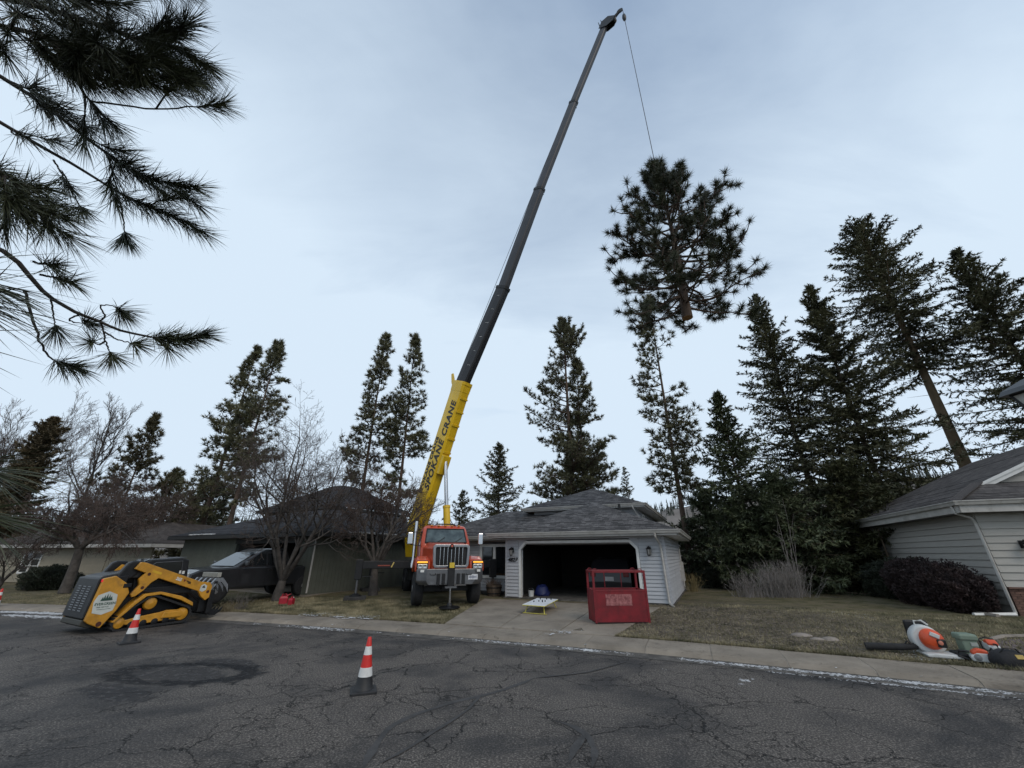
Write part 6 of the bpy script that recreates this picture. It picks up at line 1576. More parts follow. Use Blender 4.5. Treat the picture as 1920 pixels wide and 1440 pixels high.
def pine(label, base, H, cs, rad, seed, nl=70, tr=.22, nd=17, tl=.42, wd=.06, prof=None, group=None, gaps=.15, leaf=None, lean=(0, 0), bend=.12, down=0.0, dens=1.0, name='pine_tree'):
    r = np.random.default_rng(seed); t = tree_thing(name, label, base, group); P = trunk_path(H, bend, r, lean=lean)
    prof = prof or (lambda f: (1 - f ** 1.5) ** .8 * min(1, .5 + f * 2.2)); segs = []; C = []; D = []
    az0 = r.uniform(0, 6.28); skip = [(r.uniform(0, 6.28), r.uniform(cs, .9)) for _ in range(int(nl * gaps / 3))]
    for i in range(nl):
        f = cs + (1 - cs) * ((i + r.uniform(0, 1)) / nl); g_ = (f - cs) / (1 - cs); az = az0 + i * 2.4 + r.normal(0, .35)
        if any(abs((az - a + math.pi) % (2 * math.pi) - math.pi) < .55 and abs(f - q) < .07 for a, q in skip): continue
        Ln = rad * prof(g_) * r.uniform(.55, 1.18) + .25; el = R(-14 - down + 62 * g_ ** 1.3) + r.normal(0, .14)
        h = np.array([math.cos(az), math.sin(az), 0]); p = on_path(P, H * f); pts_ = [p]; e_ = el
        for k in range(5):
            e_ += R(6.5) * (1.0 if g_ > .15 else .9) + r.normal(0, .05); h = unit(h + np.array([r.normal(0, .10), r.normal(0, .10), 0]))
            pts_.append(pts_[-1] + (h * math.cos(e_) + np.array([0, 0, math.sin(e_)])) * Ln / 5)
        r0 = .016 + .011 * Ln
        for k in range(5): segs.append([*pts_[k], *pts_[k + 1], r0 * (1 - k * .17), r0 * (1 - (k + 1) * .17)])
        m_ = max(3, int((3 + Ln * 3.1) * dens))
        for k in range(m_):
            u = .18 + .82 * (k + r.uniform(0, 1)) / m_; x = u * 5; j = min(4, int(x)); q = pts_[j] + (pts_[j + 1] - pts_[j]) * (x - j); dd = unit(pts_[j + 1] - pts_[j])
            sd = np.cross(dd, [0, 0, 1]) * (1 if k % 2 else -1); sd = unit(sd * r.uniform(.4, 1.1) + dd * r.uniform(.1, .9) + np.array([0, 0, r.uniform(-.45, .95)]))
            l_ = r.uniform(.3, .8) * (.45 + .30 * Ln * (1.15 - u)); q2 = q + sd * l_; segs.append([*q, *q2, r0 * .42, r0 * .25])
            C.append(q2); D.append(unit(sd + [0, 0, .35]))
            if l_ > .3: C.append(q + sd * l_ * .55 + r.normal(0, .06, 3)); D.append(unit(sd + [0, 0, .5] + r.normal(0, .3, 3)))
        C.append(pts_[-1]); D.append(unit(pts_[-1] - pts_[-2] + [0, 0, .2]))
    for k in range(8): C.append(P[-1] - [0, 0, .12 * k] + r.normal(0, .08, 3)); D.append(unit(np.array([r.normal(0, .6), r.normal(0, .6), 1])))
    C = np.array(C); D = np.array(D)
    tri = [tufts(C, D, nd, tl, wd, 1.25, r)]
    finish(t, P, tr, segs, tri, m_bark_pine, leaf or m_needle); return t

def fir(label, base, H, cs, rad, seed, nl=120, tr=.22, prof=None, group=None, leaf=None, lean=(0, 0), droop=.65, lf=.25, wf=.08, dens=.82, name='fir_tree', bend=.08, bark=None, asym=None, dead=0):
    r = np.random.default_rng(seed); t = tree_thing(name, label, base, group); P = trunk_path(H, bend, r, lean=lean); segs = []; tri = []
    prof = prof or (lambda f: (1 - f) ** .72 * min(1, .55 + f * 3)); az0 = r.uniform(0, 6.28)
    for i in range(nl):
        f = cs + (1 - cs) * ((i + r.uniform(0, 1)) / nl) ** .92; g_ = (f - cs) / (1 - cs); az = az0 + i * 2.4 + r.normal(0, .3)
        Ln = rad * prof(g_) * r.uniform(.38, 1.22) + .18
        if asym: Ln *= 1 + asym[1] * math.cos(az - asym[0])
        e_ = R(8 + 46 * g_ ** 1.4 - 24 * droop * (1 - g_)) + r.normal(0, .24)
        h = np.array([math.cos(az), math.sin(az), 0]); pts_ = [on_path(P, H * f)]
        for k in range(5):
            e_ += R((-9 if k < 2 else 4) * droop * (1 - g_ * .8)) + r.normal(0, .03)
            pts_.append(pts_[-1] + (h * math.cos(e_) + np.array([0, 0, math.sin(e_)])) * Ln / 5)
        r0 = .010 + .011 * Ln
        for k in range(5): segs.append([*pts_[k], *pts_[k + 1], r0 * (1 - k * .18), r0 * (1 - (k + 1) * .18)])
        m_ = max(4, int(Ln / .115 * dens)); u = .12 + .88 * (np.arange(m_) + r.uniform(0, 1, m_)) / m_; x = u * 5; j = np.minimum(4, x.astype(int)); PA = np.array(pts_)
        q = PA[j] + (PA[j + 1] - PA[j]) * (x - j)[:, None]; dd = unit(PA[j + 1] - PA[j]); sd = np.cross(dd, [0, 0, 1.0]) * np.where(np.arange(m_) % 2, 1, -1)[:, None]
        td = unit(sd * r.uniform(.6, 1.0, (m_, 1)) + dd * r.uniform(.4, .9, (m_, 1)) + np.array([0, 0, -.22 * droop]) + r.normal(0, 1.0, (m_, 3)) * [.14, .14, .42])
        tl_ = (.10 + .42 * Ln * (1.05 - u) * np.minimum(1, u * 2.2)) * r.uniform(.6, 1.1, m_); tl_ = np.clip(tl_, .08, .95)
        nseg = 6
        for k in range(nseg):
            a = q + td * (tl_ * (k / nseg))[:, None]; 
            for sgn in (-1, 1):
                ld_ = unit(td + np.cross(td, [0, 0, 1.0]) * sgn * r.uniform(.4, 1.0, (m_, 1)) + r.normal(0, 1.0, (m_, 3)) * [.32, .32, .55] + [0, 0, -.12 * droop])
                w_ = unit(np.cross(ld_, r.normal(size=ld_.shape) * .5 + [0, 0, 1.0])) * wf * .5
                tri.append(np.stack([a - w_, a + w_, a + ld_ * lf * r.uniform(.6, 1.15, (m_, 1))], 1))
    for k in range(dead):
        f = r.uniform(cs * .35, cs); az = r.uniform(0, 6.28); p = on_path(P, H * f); q = p + np.array([math.cos(az), math.sin(az), r.uniform(-.4, .2)]) * r.uniform(.4, 1.4); segs.append([*p, *q, .018, .004])
    finish(t, P, tr, segs, tri, bark or m_bark_fir, leaf or m_fir); return t

def bare(label, base, H, seed, spread=.55, stems=1, stem_h=.25, lv=5, tr=.12, up=.25, kids=(5, 5, 5, 4), ratio=.58, group=None, m_=None, name='bare_tree', droop=0.0, crooked=.18, thin=.006, first=.35, bark=None, lean=(0, 0), cat='tree'):
    r = np.random.default_rng(seed); t = tree_thing(name, label, base, group, cat); segs = []
    P = trunk_path(max(.3, H * stem_h), .05, r, 6, lean)
    p_, d_, L_, R_ = [], [], [], []
    for s in range(stems):
        a = 6.28 * s / max(1, stems) + r.uniform(0, .7); p_.append(P[-1] - [0, 0, .05]); d_.append([math.cos(a) * spread * (1 if stems > 1 else .15), math.sin(a) * spread * (1 if stems > 1 else .15), 1.0])
        L_.append(H * (1 - stem_h) * .62 * r.uniform(.8, 1.1)); R_.append(tr * (.85 if stems == 1 else .55))
    p_ = np.array(p_); d_ = unit(np.array(d_)); L_ = np.array(L_); R_ = np.array(R_)
    for lev in range(lv):                     # all the branches of one order at a time
        n = 4 if lev < 2 else 3; pts_ = [p_]; d = d_; m = len(p_)
        for k in range(n):
            d = unit(d + r.normal(0, crooked, (m, 3)) + np.array([0, 0, (up if lev < lv - 1 else up * .5) - (droop if lev >= 2 else 0)]) * (.35 if lev else .6)); q = pts_[-1] + d * (L_ / n)[:, None]
            ra, rb = np.maximum(R_ * (1 - .65 * k / n), thin), np.maximum(R_ * (1 - .65 * (k + 1) / n), thin * .7); segs.append(np.concatenate([pts_[-1], q, ra[:, None], rb[:, None]], 1)); pts_.append(q)
        if lev == lv - 1: break
        A = np.array(pts_); idx = np.arange(m); kn = kids[min(lev, len(kids) - 1)]; np_, nd_, nL, nR = [pts_[-1]], [d], [L_ * ratio * .85], [R_ * .38]
        for i in range(kn):
            u = first + (1 - first) * (i + r.uniform(.2, 1, m)) / kn; x = np.minimum(u, .999) * n; j = x.astype(int); q = A[j, idx] + (A[j + 1, idx] - A[j, idx]) * (x - j)[:, None]
            ax = unit(np.cross(d, r.normal(size=(m, 3)))); a = (r.uniform(.55, 1.15, m) * spread * 1.6)[:, None]
            np_.append(q); nd_.append(unit(d * np.cos(a) + ax * np.sin(a))); nL.append(L_ * ratio * r.uniform(.7, 1.15, m) * (1.15 - .35 * u)); nR.append(np.maximum(R_ * .5 * (1.1 - .4 * u), thin))
        p_ = np.concatenate(np_); d_ = np.concatenate(nd_); L_ = np.concatenate(nL); R_ = np.concatenate(nR)
    MB().tube([tuple(p) for p in P], [tr * (1.25 - .4 * i / 5) for i in range(6)], 10).build('trunk', bark or m_bark_grey, t, smooth=True)
    a = np.concatenate(segs); big = (a[:, 6] > thin * 2.2)
    if big.any(): link('limbs', seg_mesh('limbs', a[big], 5), bark or m_bark_grey, t)
    link('crown', seg_mesh('crown', a[~big], 3), m_ or m_twig, t); return t
def ground_at(px, Y, z=None):
    p = at_y(px, 1040, Y); return Vector((p.x, p.y, gz(p.x, p.y) if z is None else z))
def fit(top, Y, base_x=None):                 # a vertical tree whose tip shows at pixel top
    p = at_y(top[0], top[1], Y); return Vector((p.x, p.y, .25)), p.z - .25

# ---- pines behind the dark house
b, H = fit((476, 656), 33); pine('left of the two tall thin pines behind the black-roofed house', b, H, .14, 2.9, 41, nl=170, tr=.24, lean=(0.0, 0), group='tall pines behind the houses', gaps=.3)
b, H = fit((520, 652), 31); pine('right of the two tall thin pines behind the black-roofed house', b, H, .28, 2.7, 42, nl=140, tr=.22, group='tall pines behind the houses', gaps=.35, prof=lambda f: (1 - f ** 2) ** .8 * min(1, .45 + f * 1.6))
b, H = fit((722, 633), 34); pine('slender pine behind the roof, the left one of the pair beside the crane boom', b, H, .26, 2.5, 43, nl=170, tr=.22, group='tall pines behind the houses', gaps=.25, down=4)
b, H = fit((780, 638), 33); pine('slender pine closest to the crane boom, paired with its twin', b, H, .28, 2.3, 44, nl=170, tr=.20, group='tall pines behind the houses', gaps=.25, down=4)
b, H = fit((1056, 608), 36); pine('broad bushy pine standing behind the garage roof', b, H, .08, 5.3, 45, nl=190, tr=.34, prof=lambda f: (1 - f ** 3.0) ** .8 * min(1, .72 + f * .5), gaps=.3, dens=1.25, group='tall pines behind the houses', down=4)
b2 = b + Vector((1.0, .4, 0)); pine('second trunk of the broad pine behind the garage roof', b2, H * .82, .12, 3.6, 46, nl=130, tr=.26, gaps=.15, dens=1.5, group='tall pines behind the houses', down=6)
b, H = fit((1213, 560), 28); pine('thin open pine below the hanging treetop, right of the grey house', b, H, .26, 2.4, 47, nl=170, tr=.21, gaps=.35, prof=lambda f: (1 - f ** 2.2) ** .8 * min(1, .55 + f), down=10, group='tall pines behind the houses', dens=.9)
# ---- firs
b, H = fit((934, 836), 33); fir('small dark fir between the crane cab and the broad pine', b, H, .06, 3.4, 51, nl=170, tr=.14, group='firs behind the houses', wf=.07)
b, H = fit((868, 925), 40); fir('little fir just right of the lift cylinder', b, H, .05, 2.8, 52, nl=90, tr=.1, group='firs behind the houses', wf=.08, lf=.25)
b, H = fit((1170, 877), 62); fir('tiny far spruce above the garage roof ridge', b, H, .05, 2.6, 53, nl=90, tr=.12, group='firs behind the houses', wf=.10, lf=.3)
b, H = fit((1347, 742), 23.5); fir('dark spruce with skirts to the ground right of the garage', b, H, .02, 3.4, 54, nl=260, tr=.16, leaf=m_spruce, group='firs behind the houses', prof=lambda f: (1 - f) ** .8, name='spruce_tree')
b, H = fit((1414, 556), 27); fir('pointed fir left in the clump between the houses', b, H, .06, 5.2, 55, nl=330, tr=.24, group='firs behind the houses')
b, H = fit((1515, 540), 25); fir('dark dense fir in the middle of the clump between the houses', b, H, .04, 5.2, 56, nl=330, tr=.24, group='firs behind the houses', dens=1.1)
b, H = fit((1604, 428), 25); fir('tallest fir with a long bare lower trunk behind the putty house', b, H, .50, 4.8, 57, nl=250, tr=.44, group='firs behind the houses', prof=lambda f: (1 - f) ** .45 * min(1, .55 + f * 1.2), dead=26, bend=.1, bark=mat('tan_fir_bark', (.13, .092, .055), .9, 0, .3, 3, .8, 18, stretch=(1, 1, .3)))
b, H = fit((1800, 470), 21.5); fir('wide fir at the right behind the putty house roof', b, H, .14, 5.6, 58, nl=330, tr=.26, group='firs behind the houses')
b, H = fit((1452, 900), 21.2); fir('low shaggy spruce in front of the fir clump', b, H, .0, 3.2, 59, nl=220, tr=.12, leaf=m_spruce, group='firs behind the houses', prof=lambda f: (1 - f) ** .6, name='spruce_tree')
b, H = fit((1580, 880), 21.0); fir('broad young spruce beside the putty house', b, H, .0, 3.2, 60, nl=230, tr=.12, leaf=mat('olive_spruce', (.030, .036, .013), .7, 0, .4, .8, col2=(.055, .056, .02)), group='firs behind the houses', prof=lambda f: (1 - f) ** .5, name='spruce_tree')
b, H = fit((1650, 930), 22.5); fir('young spruce against the back corner of the putty house', b, H, .0, 2.6, 61, nl=180, tr=.10, leaf=m_spruce, group='firs behind the houses', prof=lambda f: (1 - f) ** .5, name='spruce_tree')
b, H = fit((1385, 960), 22.5); fir('young spruce beside the garage side wall', b, H, .0, 2.5, 62, nl=170, tr=.10, leaf=m_spruce, group='firs behind the houses', prof=lambda f: (1 - f) ** .5, name='spruce_tree')
b, H = fit((1322, 930), 26.5); fir('dark young spruce at the foot of the thin pine behind the garage', b, H, .0, 2.4, 67, nl=170, tr=.10, leaf=m_spruce, group='firs behind the houses', prof=lambda f: (1 - f) ** .5, name='spruce_tree')
b, H = fit((1290, 985), 30); fir('low dark spruce behind the back corner of the garage', b, H, .0, 2.6, 68, nl=120, tr=.10, leaf=m_spruce, group='firs behind the houses', prof=lambda f: (1 - f) ** .5, name='spruce_tree')
# ---- left side
b, H = fit((290, 786), 34); pine('short clumpy pine left of the black-roofed house', b, H, .12, 3.0, 63, nl=95, tr=.16, group='trees behind the cream house', gaps=.3, leaf=mat('olive_needles', (.040, .038, .016), .6, 0, .4, .9, col2=(.07, .06, .025)))
b, H = fit((98, 792), 30); fir('brownish columnar cedar behind the cream house', b, H, .02, 2.1, 64, nl=300, tr=.2, leaf=mat('bronze_cedar', (.085, .070, .040), .8, 0, .3, .8, col2=(.13, .10, .055)), droop=.1, group='trees behind the cream house', prof=lambda f: (1 - f) ** .38, dens=1.4, name='cedar_tree')
b, H = fit((330, 890), 38); pine('small pine top showing over the left roofs', b, H, .1, 3.0, 65, nl=80, tr=.14, group='trees behind the cream house')
b, H = fit((395, 905), 37); pine('small dark pine at the foot of the two tall thin pines', b, H, .1, 3.0, 66, nl=85, tr=.14, group='trees behind the cream house')
b, H = fit((100, 722), 40); bare('tall feathery bare birch behind the cedar', b, H, 71, spread=.34, lv=5, tr=.17, stem_h=.18, stems=4, kids=(7, 6, 5, 3), ratio=.52, m_=m_twig_red, thin=.011, up=.30, group='bare trees left of the crane', bark=m_twig_red)
b, H = fit((10, 770), 38); bare('second feathery birch beyond the near pine needles', b, H, 72, spread=.36, lv=5, tr=.16, stem_h=.18, stems=3, kids=(7, 6, 5, 3), ratio=.52, m_=m_twig_red, thin=.011, up=.30, group='bare trees left of the crane', bark=m_twig_red)
b, H = fit((236, 748), 36); bare('bare upright maple with a fine pale crown behind the cream house', b, H, 73, spread=.40, lv=5, tr=.16, stem_h=.25, kids=(12, 7, 6, 4), ratio=.44, thin=.009, up=.34, group='bare trees left of the crane', first=.1)
b, H = fit((235, 878), 28); bare('bare brown tree over the cream house roof', b, H, 74, spread=.62, lv=5, tr=.14, stem_h=.3, stems=4, kids=(6, 5, 5, 3), ratio=.57, thin=.009, up=.08, group='bare trees left of the crane', m_=m_twig_red)
b, H = fit((310, 890), 29); bare('bare brown tree beside the loader, over the low roof', b, H, 79, spread=.62, lv=5, tr=.13, stem_h=.3, stems=4, kids=(6, 5, 5, 3), ratio=.57, thin=.009, up=.08, group='bare trees left of the crane', m_=m_twig_red)
p = at_z(122, 1107, .22); bare('weeping bare cherry with a stout trunk before the cream house', Vector((p.x * .93, p.y * .93, .22)), 5.4, 75, spread=.85, lv=5, tr=.19, stem_h=.36, stems=7, kids=(6, 5, 5, 4), ratio=.62, thin=.008, up=.05, droop=.55, group='bare trees left of the crane', m_=m_twig_red)
p = at_z(-8, 1105, .2); bare('bare forked shrub by the cream house wall', Vector((p.x, p.y, .2)), 3.2, 76, spread=.6, lv=4, tr=.10, stem_h=.12, stems=5, kids=(6, 6, 5), ratio=.55, thin=.008, up=.15, group='bare trees left of the crane')
p = at_z(519, 1124, .24); bare('round bushy bare tree with many upright stems beside the pickup', Vector((p.x, p.y, .22)), 7.0, 77, spread=.66, lv=6, tr=.17, stem_h=.10, stems=10, kids=(4, 4, 3, 3, 2), ratio=.60, thin=.0058, up=.24, crooked=.13, group='bare trees left of the crane', m_=m_twig)
p = at_z(699, 1117, .25); bare('low forked bare tree beside the crane cab', Vector((p.x, p.y, .24)), 5.3, 78, spread=.50, lv=5, tr=.17, stem_h=.20, stems=7, kids=(5, 5, 4, 3), ratio=.58, thin=.0075, up=.20, crooked=.2, group='bare trees left of the crane', m_=m_twig_red)

# ---- shrubs
def shrub(label, loc, lumps, leaf, seed, n=9000, lf=.09, wf=.045, name='shrub', group=None, twigs=160):
    r = np.random.default_rng(seed); t = thing(name, label, 'shrub', loc, 0, group); tri = []; segs = []
    per = n // len(lumps)
    for (cx_, cy_, cz_, rx, ry, rz_l) in lumps:
        d = unit(r.normal(size=(per, 3))); rad_ = r.uniform(.55, 1.05, (per, 1)) ** .6 * (1 + .16 * np.sin(d[:, :1] * 9 + d[:, 2:] * 7)); c = np.array([cx_, cy_, cz_]) + d * rad_ * [rx, ry, rz_l]; c = c[c[:, 2] > .02]
        tri.append(tufts(c, unit(c - np.array([cx_, cy_, cz_ * .4]) + [0, 0, .3]), 3, lf, wf, 1.0, r))
        for _ in range(twigs // len(lumps)):
            dd = unit(r.normal(size=3) + [0, 0, .8]); e_ = np.array([cx_, cy_, cz_]) + dd * [rx, ry, rz_l] * r.uniform(.8, 1.2)
            segs.append([cx_ + r.normal(0, rx * .3), cy_ + r.normal(0, ry * .3), 0.0, *e_, .012, .003])
    link('stems', seg_mesh('stems', segs, 3), m_twig, t); link('crown', tri_mesh('crown', np.concatenate(tri)), leaf, t); return t
def rh_at(x, y): q = Matrix.Translation(RX) @ Matrix.Rotation(RR, 4, 'Z') @ Vector((x, y, 0)); return Vector((q.x, q.y, .24))
m_yew = mat('yew_leaves', (.014, .019, .011), .7, 0, .4, 2, col2=(.026, .033, .018)); m_plum = mat('plum_leaves', (.020, .012, .012), .7, 0, .4, 2, col2=(.038, .022, .021))
hg = 'hedge shrubs along the putty house'
shrub('dark green yew at the back end of the hedge on the putty house', rh_at(-.95, 4.4), [(0, 0, .72, .75, 1.0, .72), (.1, .9, .62, .65, .7, .66), (0, -.9, .8, .7, .7, .66)], m_yew, 81, 15000, group=hg)
shrub('dark plum coloured shrub in the middle of the hedge on the putty house', rh_at(-1.0, 2.5), [(0, 0, .72, .8, .95, .74), (.15, .7, .85, .6, .6, .58), (-.2, -.6, .62, .7, .7, .64)], m_plum, 82, 16000, group=hg)
shrub('dark plum shrub at the downspout end of the hedge', rh_at(-.95, .75), [(0, 0, .66, .75, .85, .70), (-.2, -.55, .55, .6, .55, .58)], m_plum, 83, 12000, group=hg)
def vase(label, loc, h, n, spr, m_, seed, name='dry_shrub', r0=.008, sub=3, foot=.12):
    r = np.random.default_rng(seed); t = thing(name, label, 'shrub', loc); segs = []
    for _ in range(n):
        a = r.uniform(0, 6.28); s_ = abs(r.normal(0, spr)); p = np.array([r.normal(0, foot), r.normal(0, foot * .6), 0]); d = unit(np.array([math.cos(a) * s_, math.sin(a) * s_, 1.0])); Ln = h * r.uniform(.6, 1.1); q = p
        for k in range(3):
            d = unit(d + r.normal(0, .07, 3)); q2 = q + d * Ln / 3; segs.append([*q, *q2, r0 * (1 - .28 * k), r0 * (.72 - .28 * k)]); q = q2
            for _k in range(sub if k else 0): e_ = unit(d + r.normal(0, .35, 3)); segs.append([*q, *(q + e_ * Ln * r.uniform(.1, .25)), r0 * .4, r0 * .2])
    link('stems', seg_mesh('stems', segs, 3), m_, t); return t
m_pale = mat('pale_stems', (.20, .185, .175), .9, 0, .2, 3)
p = at_z(1470, 1119, .28); vase('pale grey fan of bare stems at the back of the lawn', Vector((p.x, p.y, .27)), 1.15, 420, .62, m_pale, 91, foot=.5)
p = at_z(1405, 1119, .28); vase('smaller pale clump of dry stems near the garage wall', Vector((p.x, p.y, .27)), .8, 150, .75, m_pale, 92, foot=.3)
p = at_z(1500, 1116, .28); vase('pale slender sapling stems rising above the grey shrub', Vector((p.x, p.y, .27)), 3.6, 7, .10, m_pale, 93, name='sapling', r0=.022, sub=1)
p = at_z(1302, 1109, .28); vase('tuft of straw grass at the back corner of the garage', Vector((p.x, p.y, .27)), .7, 90, .45, mat('straw', (.20, .16, .075), .9), 94, name='grass_tuft')
p = at_z(447, 1142, .15); vase('dead grey flower stalks at the kerb beside the grapple', Vector((p.x, p.y, gz(p.x, p.y))), .55, 46, .55, mat('dead_stalk', (.14, .125, .11), .9), 95, name='dead_stalks')
p = at_z(425, 1144, .15); vase('straw coloured dry tuft in front of the pickup', Vector((p.x, p.y, gz(p.x, p.y))), .3, 80, .8, mat('straw_dry', (.20, .165, .10), .9), 96, name='grass_tuft')
sgl = [(1440, 22.2, 1.0), (1560, 21.0, 1.0), (1350, 23.3, .8), (1620, 20.5, .9)]
for i, (px, Y, k) in enumerate(sgl):
    q = ground_at(px, Y, .26); shrub(('tangled dark undergrowth left of the pale stems', 'tangled dark undergrowth right of the pale stems', 'dark undergrowth at the foot of the spruce by the garage', 'tangled olive undergrowth beside the hedge end')[i], q, [(0, 0, .6 * k, 1.3, .8, .7 * k), (.9, .2, .45 * k, .9, .7, .6 * k)], (m_yew, mat('olive_brush', (.026, .026, .012), .8, 0, .4, 2, col2=(.05, .045, .022)), m_yew, mat('olive_brush_b', (.030, .030, .013), .8, 0, .4, 2, col2=(.06, .052, .026)))[i], 101 + i, 7000, group='undergrowth between the houses', twigs=200)
p = at_z(85, 1106, .2); shrub('dark clipped shrub under the cream house window', Vector((p.x * .985, p.y * .985, .2)), [(0, 0, .5, 1.3, .8, .62)], m_yew, 110, 9000, group=None)
p0 = at_z(1690, 1116, .28)
o = MB().tube([(p0.x, p0.y, .25), (p0.x + .02, p0.y, 1.6), (p0.x, p0.y + .02, 3.0)], [.05, .045, .04], 8).build('garden_stake', mat('weathered_stake', (.10, .075, .05), .9), smooth=True); tag(o, 'tall weathered wooden stake behind the hedge end', 'stake')

# ---- the cut treetop hanging from the crane
r = np.random.default_rng(201); bot_z = z_for_pixel(LOAD_TOP, 596)
HT = LOAD_TOP.z - bot_z
ht = tree_thing('hanging_treetop', 'cut pine top hanging butt-down from the crane cable', Vector((LOAD_TOP.x, LOAD_TOP.y, bot_z)), None, 'treetop')
P = trunk_path(HT, .18, r); P[:, 0] -= (P[:, 2] / HT) ** 1.0 * 0; segs = []; C = []; D = []
off = P[-1, :2].copy(); P[:, :2] -= (P[:, 2:3] / HT) * off
nl = 98; RM = 3.0
for i in range(nl):
    f = .06 + .93 * (i + r.uniform(0, 1)) / nl; az = i * 2.4 + r.normal(0, .35); g_ = f
    Ln = RM * ((1 - f ** 2.4) ** .8 * min(1, .80 + f * .6)) * r.uniform(.6, 1.02) + .4; el = R(-38 + 84 * g_ ** .85) + r.normal(0, .24)
    h = np.array([math.cos(az), math.sin(az), 0]); pts_ = [on_path(P, HT * f)]; e_ = el
    for k in range(6):
        e_ += R(4.5) + r.normal(0, .16); h = unit(h + np.array([r.normal(0, .2), r.normal(0, .2), 0])); pts_.append(pts_[-1] + (h * math.cos(e_) + np.array([0, 0, math.sin(e_)])) * Ln / 6)
    r0 = .022 + .013 * Ln
    for k in range(6): segs.append([*pts_[k], *pts_[k + 1], r0 * (1 - k * .14), r0 * (1 - (k + 1) * .14)])
    m_ = int(3 + Ln * 2.4)
    for k in range(m_):
        u = .38 + .62 * (k + r.uniform(0, 1)) / m_; x = u * 6; j = min(5, int(x)); q = pts_[j] + (pts_[j + 1] - pts_[j]) * (x - j); dd = unit(pts_[j + 1] - pts_[j])
        sd = np.cross(dd, [0, 0, 1]) * (1 if k % 2 else -1); sd = unit(sd * r.uniform(.3, 1.0) + dd * r.uniform(.4, 1.1) + np.array([0, 0, r.uniform(-.2, .7)])); l_ = r.uniform(.3, .95) * (.4 + .18 * Ln)
        qm = q + sd * l_ * .5 + r.normal(0, .04, 3); q2 = qm + unit(sd + [0, 0, .45]) * l_ * .5; segs.append([*q, *qm, r0 * .45, r0 * .35]); segs.append([*qm, *q2, r0 * .35, r0 * .25]); C.append(q2); D.append(unit(q2 - qm))
        if r.random() < .15: C.append(qm); D.append(unit(sd + r.normal(0, .5, 3)))
    C.append(pts_[-1]); D.append(unit(pts_[-1] - pts_[-2]))
C = np.array(C); D = np.array(D); tri = []
for k_ in range(3): tri.append(tufts(C - D * .06 * k_, D, 30, .34, .022, 2.0 + .4 * k_, r))
MB().tube([tuple(p) for p in P], [.215 * (1 - .94 * (z / HT) ** .8) for z in P[:, 2]], 14).build('trunk', m_bark_pine, ht, smooth=True)
MB().lathe([(.01, -.012), (.20, -.012), (.208, .0)], tuple(P[0]), 'z', 20).build('cut_face', mat('cut_wood', (.33, .19, .085), .8, 0, .2, 8), ht)
link('limbs', seg_mesh('limbs', segs, 5), m_bark_pine, ht); link('crown', tri_mesh('crown', np.concatenate(tri)), mat('treetop_needles', (.022, .030, .012), .6, 0, .4, 1.2, col2=(.042, .048, .02)), ht)

# ---- the pine whose boughs reach into the picture from the left
r = np.random.default_rng(301)
np_base = Vector((-4.4, .6, .12)); npt = tree_thing('near_pine', 'large pine at the roadside whose long-needled boughs hang close overhead', np_base)
MB().tube([(0, 0, 0), (.02, .02, 2.0), (.05, 0, 4.5), (.02, .05, 7), (0, 0, 9.5)], [.30, .25, .21, .16, .06], 14).build('trunk', m_bark_pine, npt, smooth=True)
segs = []; NT = []
bo = np.array(np_base)
def smooth_path(P, n):
    P = np.array(P); t_ = np.linspace(0, len(P) - 1, n); out = []
    for x in t_:
        i = min(int(x), len(P) - 2); f = x - i; p0, p1, p2, p3 = P[max(i - 1, 0)], P[i], P[i + 1], P[min(i + 2, len(P) - 1)]
        out.append(.5 * ((2 * p1) + (-p0 + p2) * f + (2 * p0 - 5 * p1 + 4 * p2 - p3) * f * f + (-p0 + 3 * p1 - 3 * p2 + p3) * f ** 3))
    return np.array(out)
def needles_along(Q, s, e, dens, ln, wd, openang=.75):
    """needles on the stretch s..e (fractions) of path Q"""
    d = np.diff(Q, axis=0); ll = np.linalg.norm(d, axis=1); cum = np.concatenate([[0], np.cumsum(ll)]); tot = cum[-1]
    n = max(10, int(dens * tot * (e - s))); u = r.uniform(s, e, n) ** .9 * tot; u = np.clip(u, 0, tot * .999); k = np.searchsorted(cum, u) - 1; k = np.clip(k, 0, len(d) - 1)
    p = Q[k] + d[k] * ((u - cum[k]) / np.maximum(ll[k], 1e-6))[:, None]; dd = unit(d[k]); pr = unit(np.cross(dd, r.normal(size=dd.shape)))
    a = np.abs(r.normal(openang, .28, (n, 1))) * np.where((u / tot > e - .06)[:, None], .8, 1.0)
    nd = unit(dd * np.cos(a) + pr * np.sin(a) + np.array([0, 0, -.10])); w_ = unit(np.cross(nd, r.normal(size=nd.shape))) * wd * .5; Ln = ln * r.uniform(.75, 1.1, (n, 1)); tipd = unit(nd + np.array([0, 0, -.12]))
    m = p + nd * Ln * .55; tp_ = m + tipd * Ln * .45
    NT.append(np.stack([p - w_, p + w_, m + w_ * .8], 1)); NT.append(np.stack([p - w_, m + w_ * .8, m - w_ * .8], 1)); NT.append(np.stack([m - w_ * .8, m + w_ * .8, tp_], 1))
def bough(pix, r0, s=.6, dens=900, ln=.20, wd=.0046, n=26, from_trunk=None, r1=.004, openang=.62):
    dens *= .52; ln *= 1.12
    P = [np.array(at_d(x, y, d)) for x, y, d in pix]
    if from_trunk is not None: P = [bo + np.array([0, 0, from_trunk])] + P
    Q = smooth_path(P, n); Q[1:-1] += r.normal(0, .0022, Q[1:-1].shape)
    rr_ = np.linspace(r0, r1, n)
    for i in range(n - 1): segs.append([*(Q[i] - bo), *(Q[i + 1] - bo), rr_[i], rr_[i + 1]])
    needles_along(Q, s, 1.0, dens, ln, wd, openang); return Q
B = {}
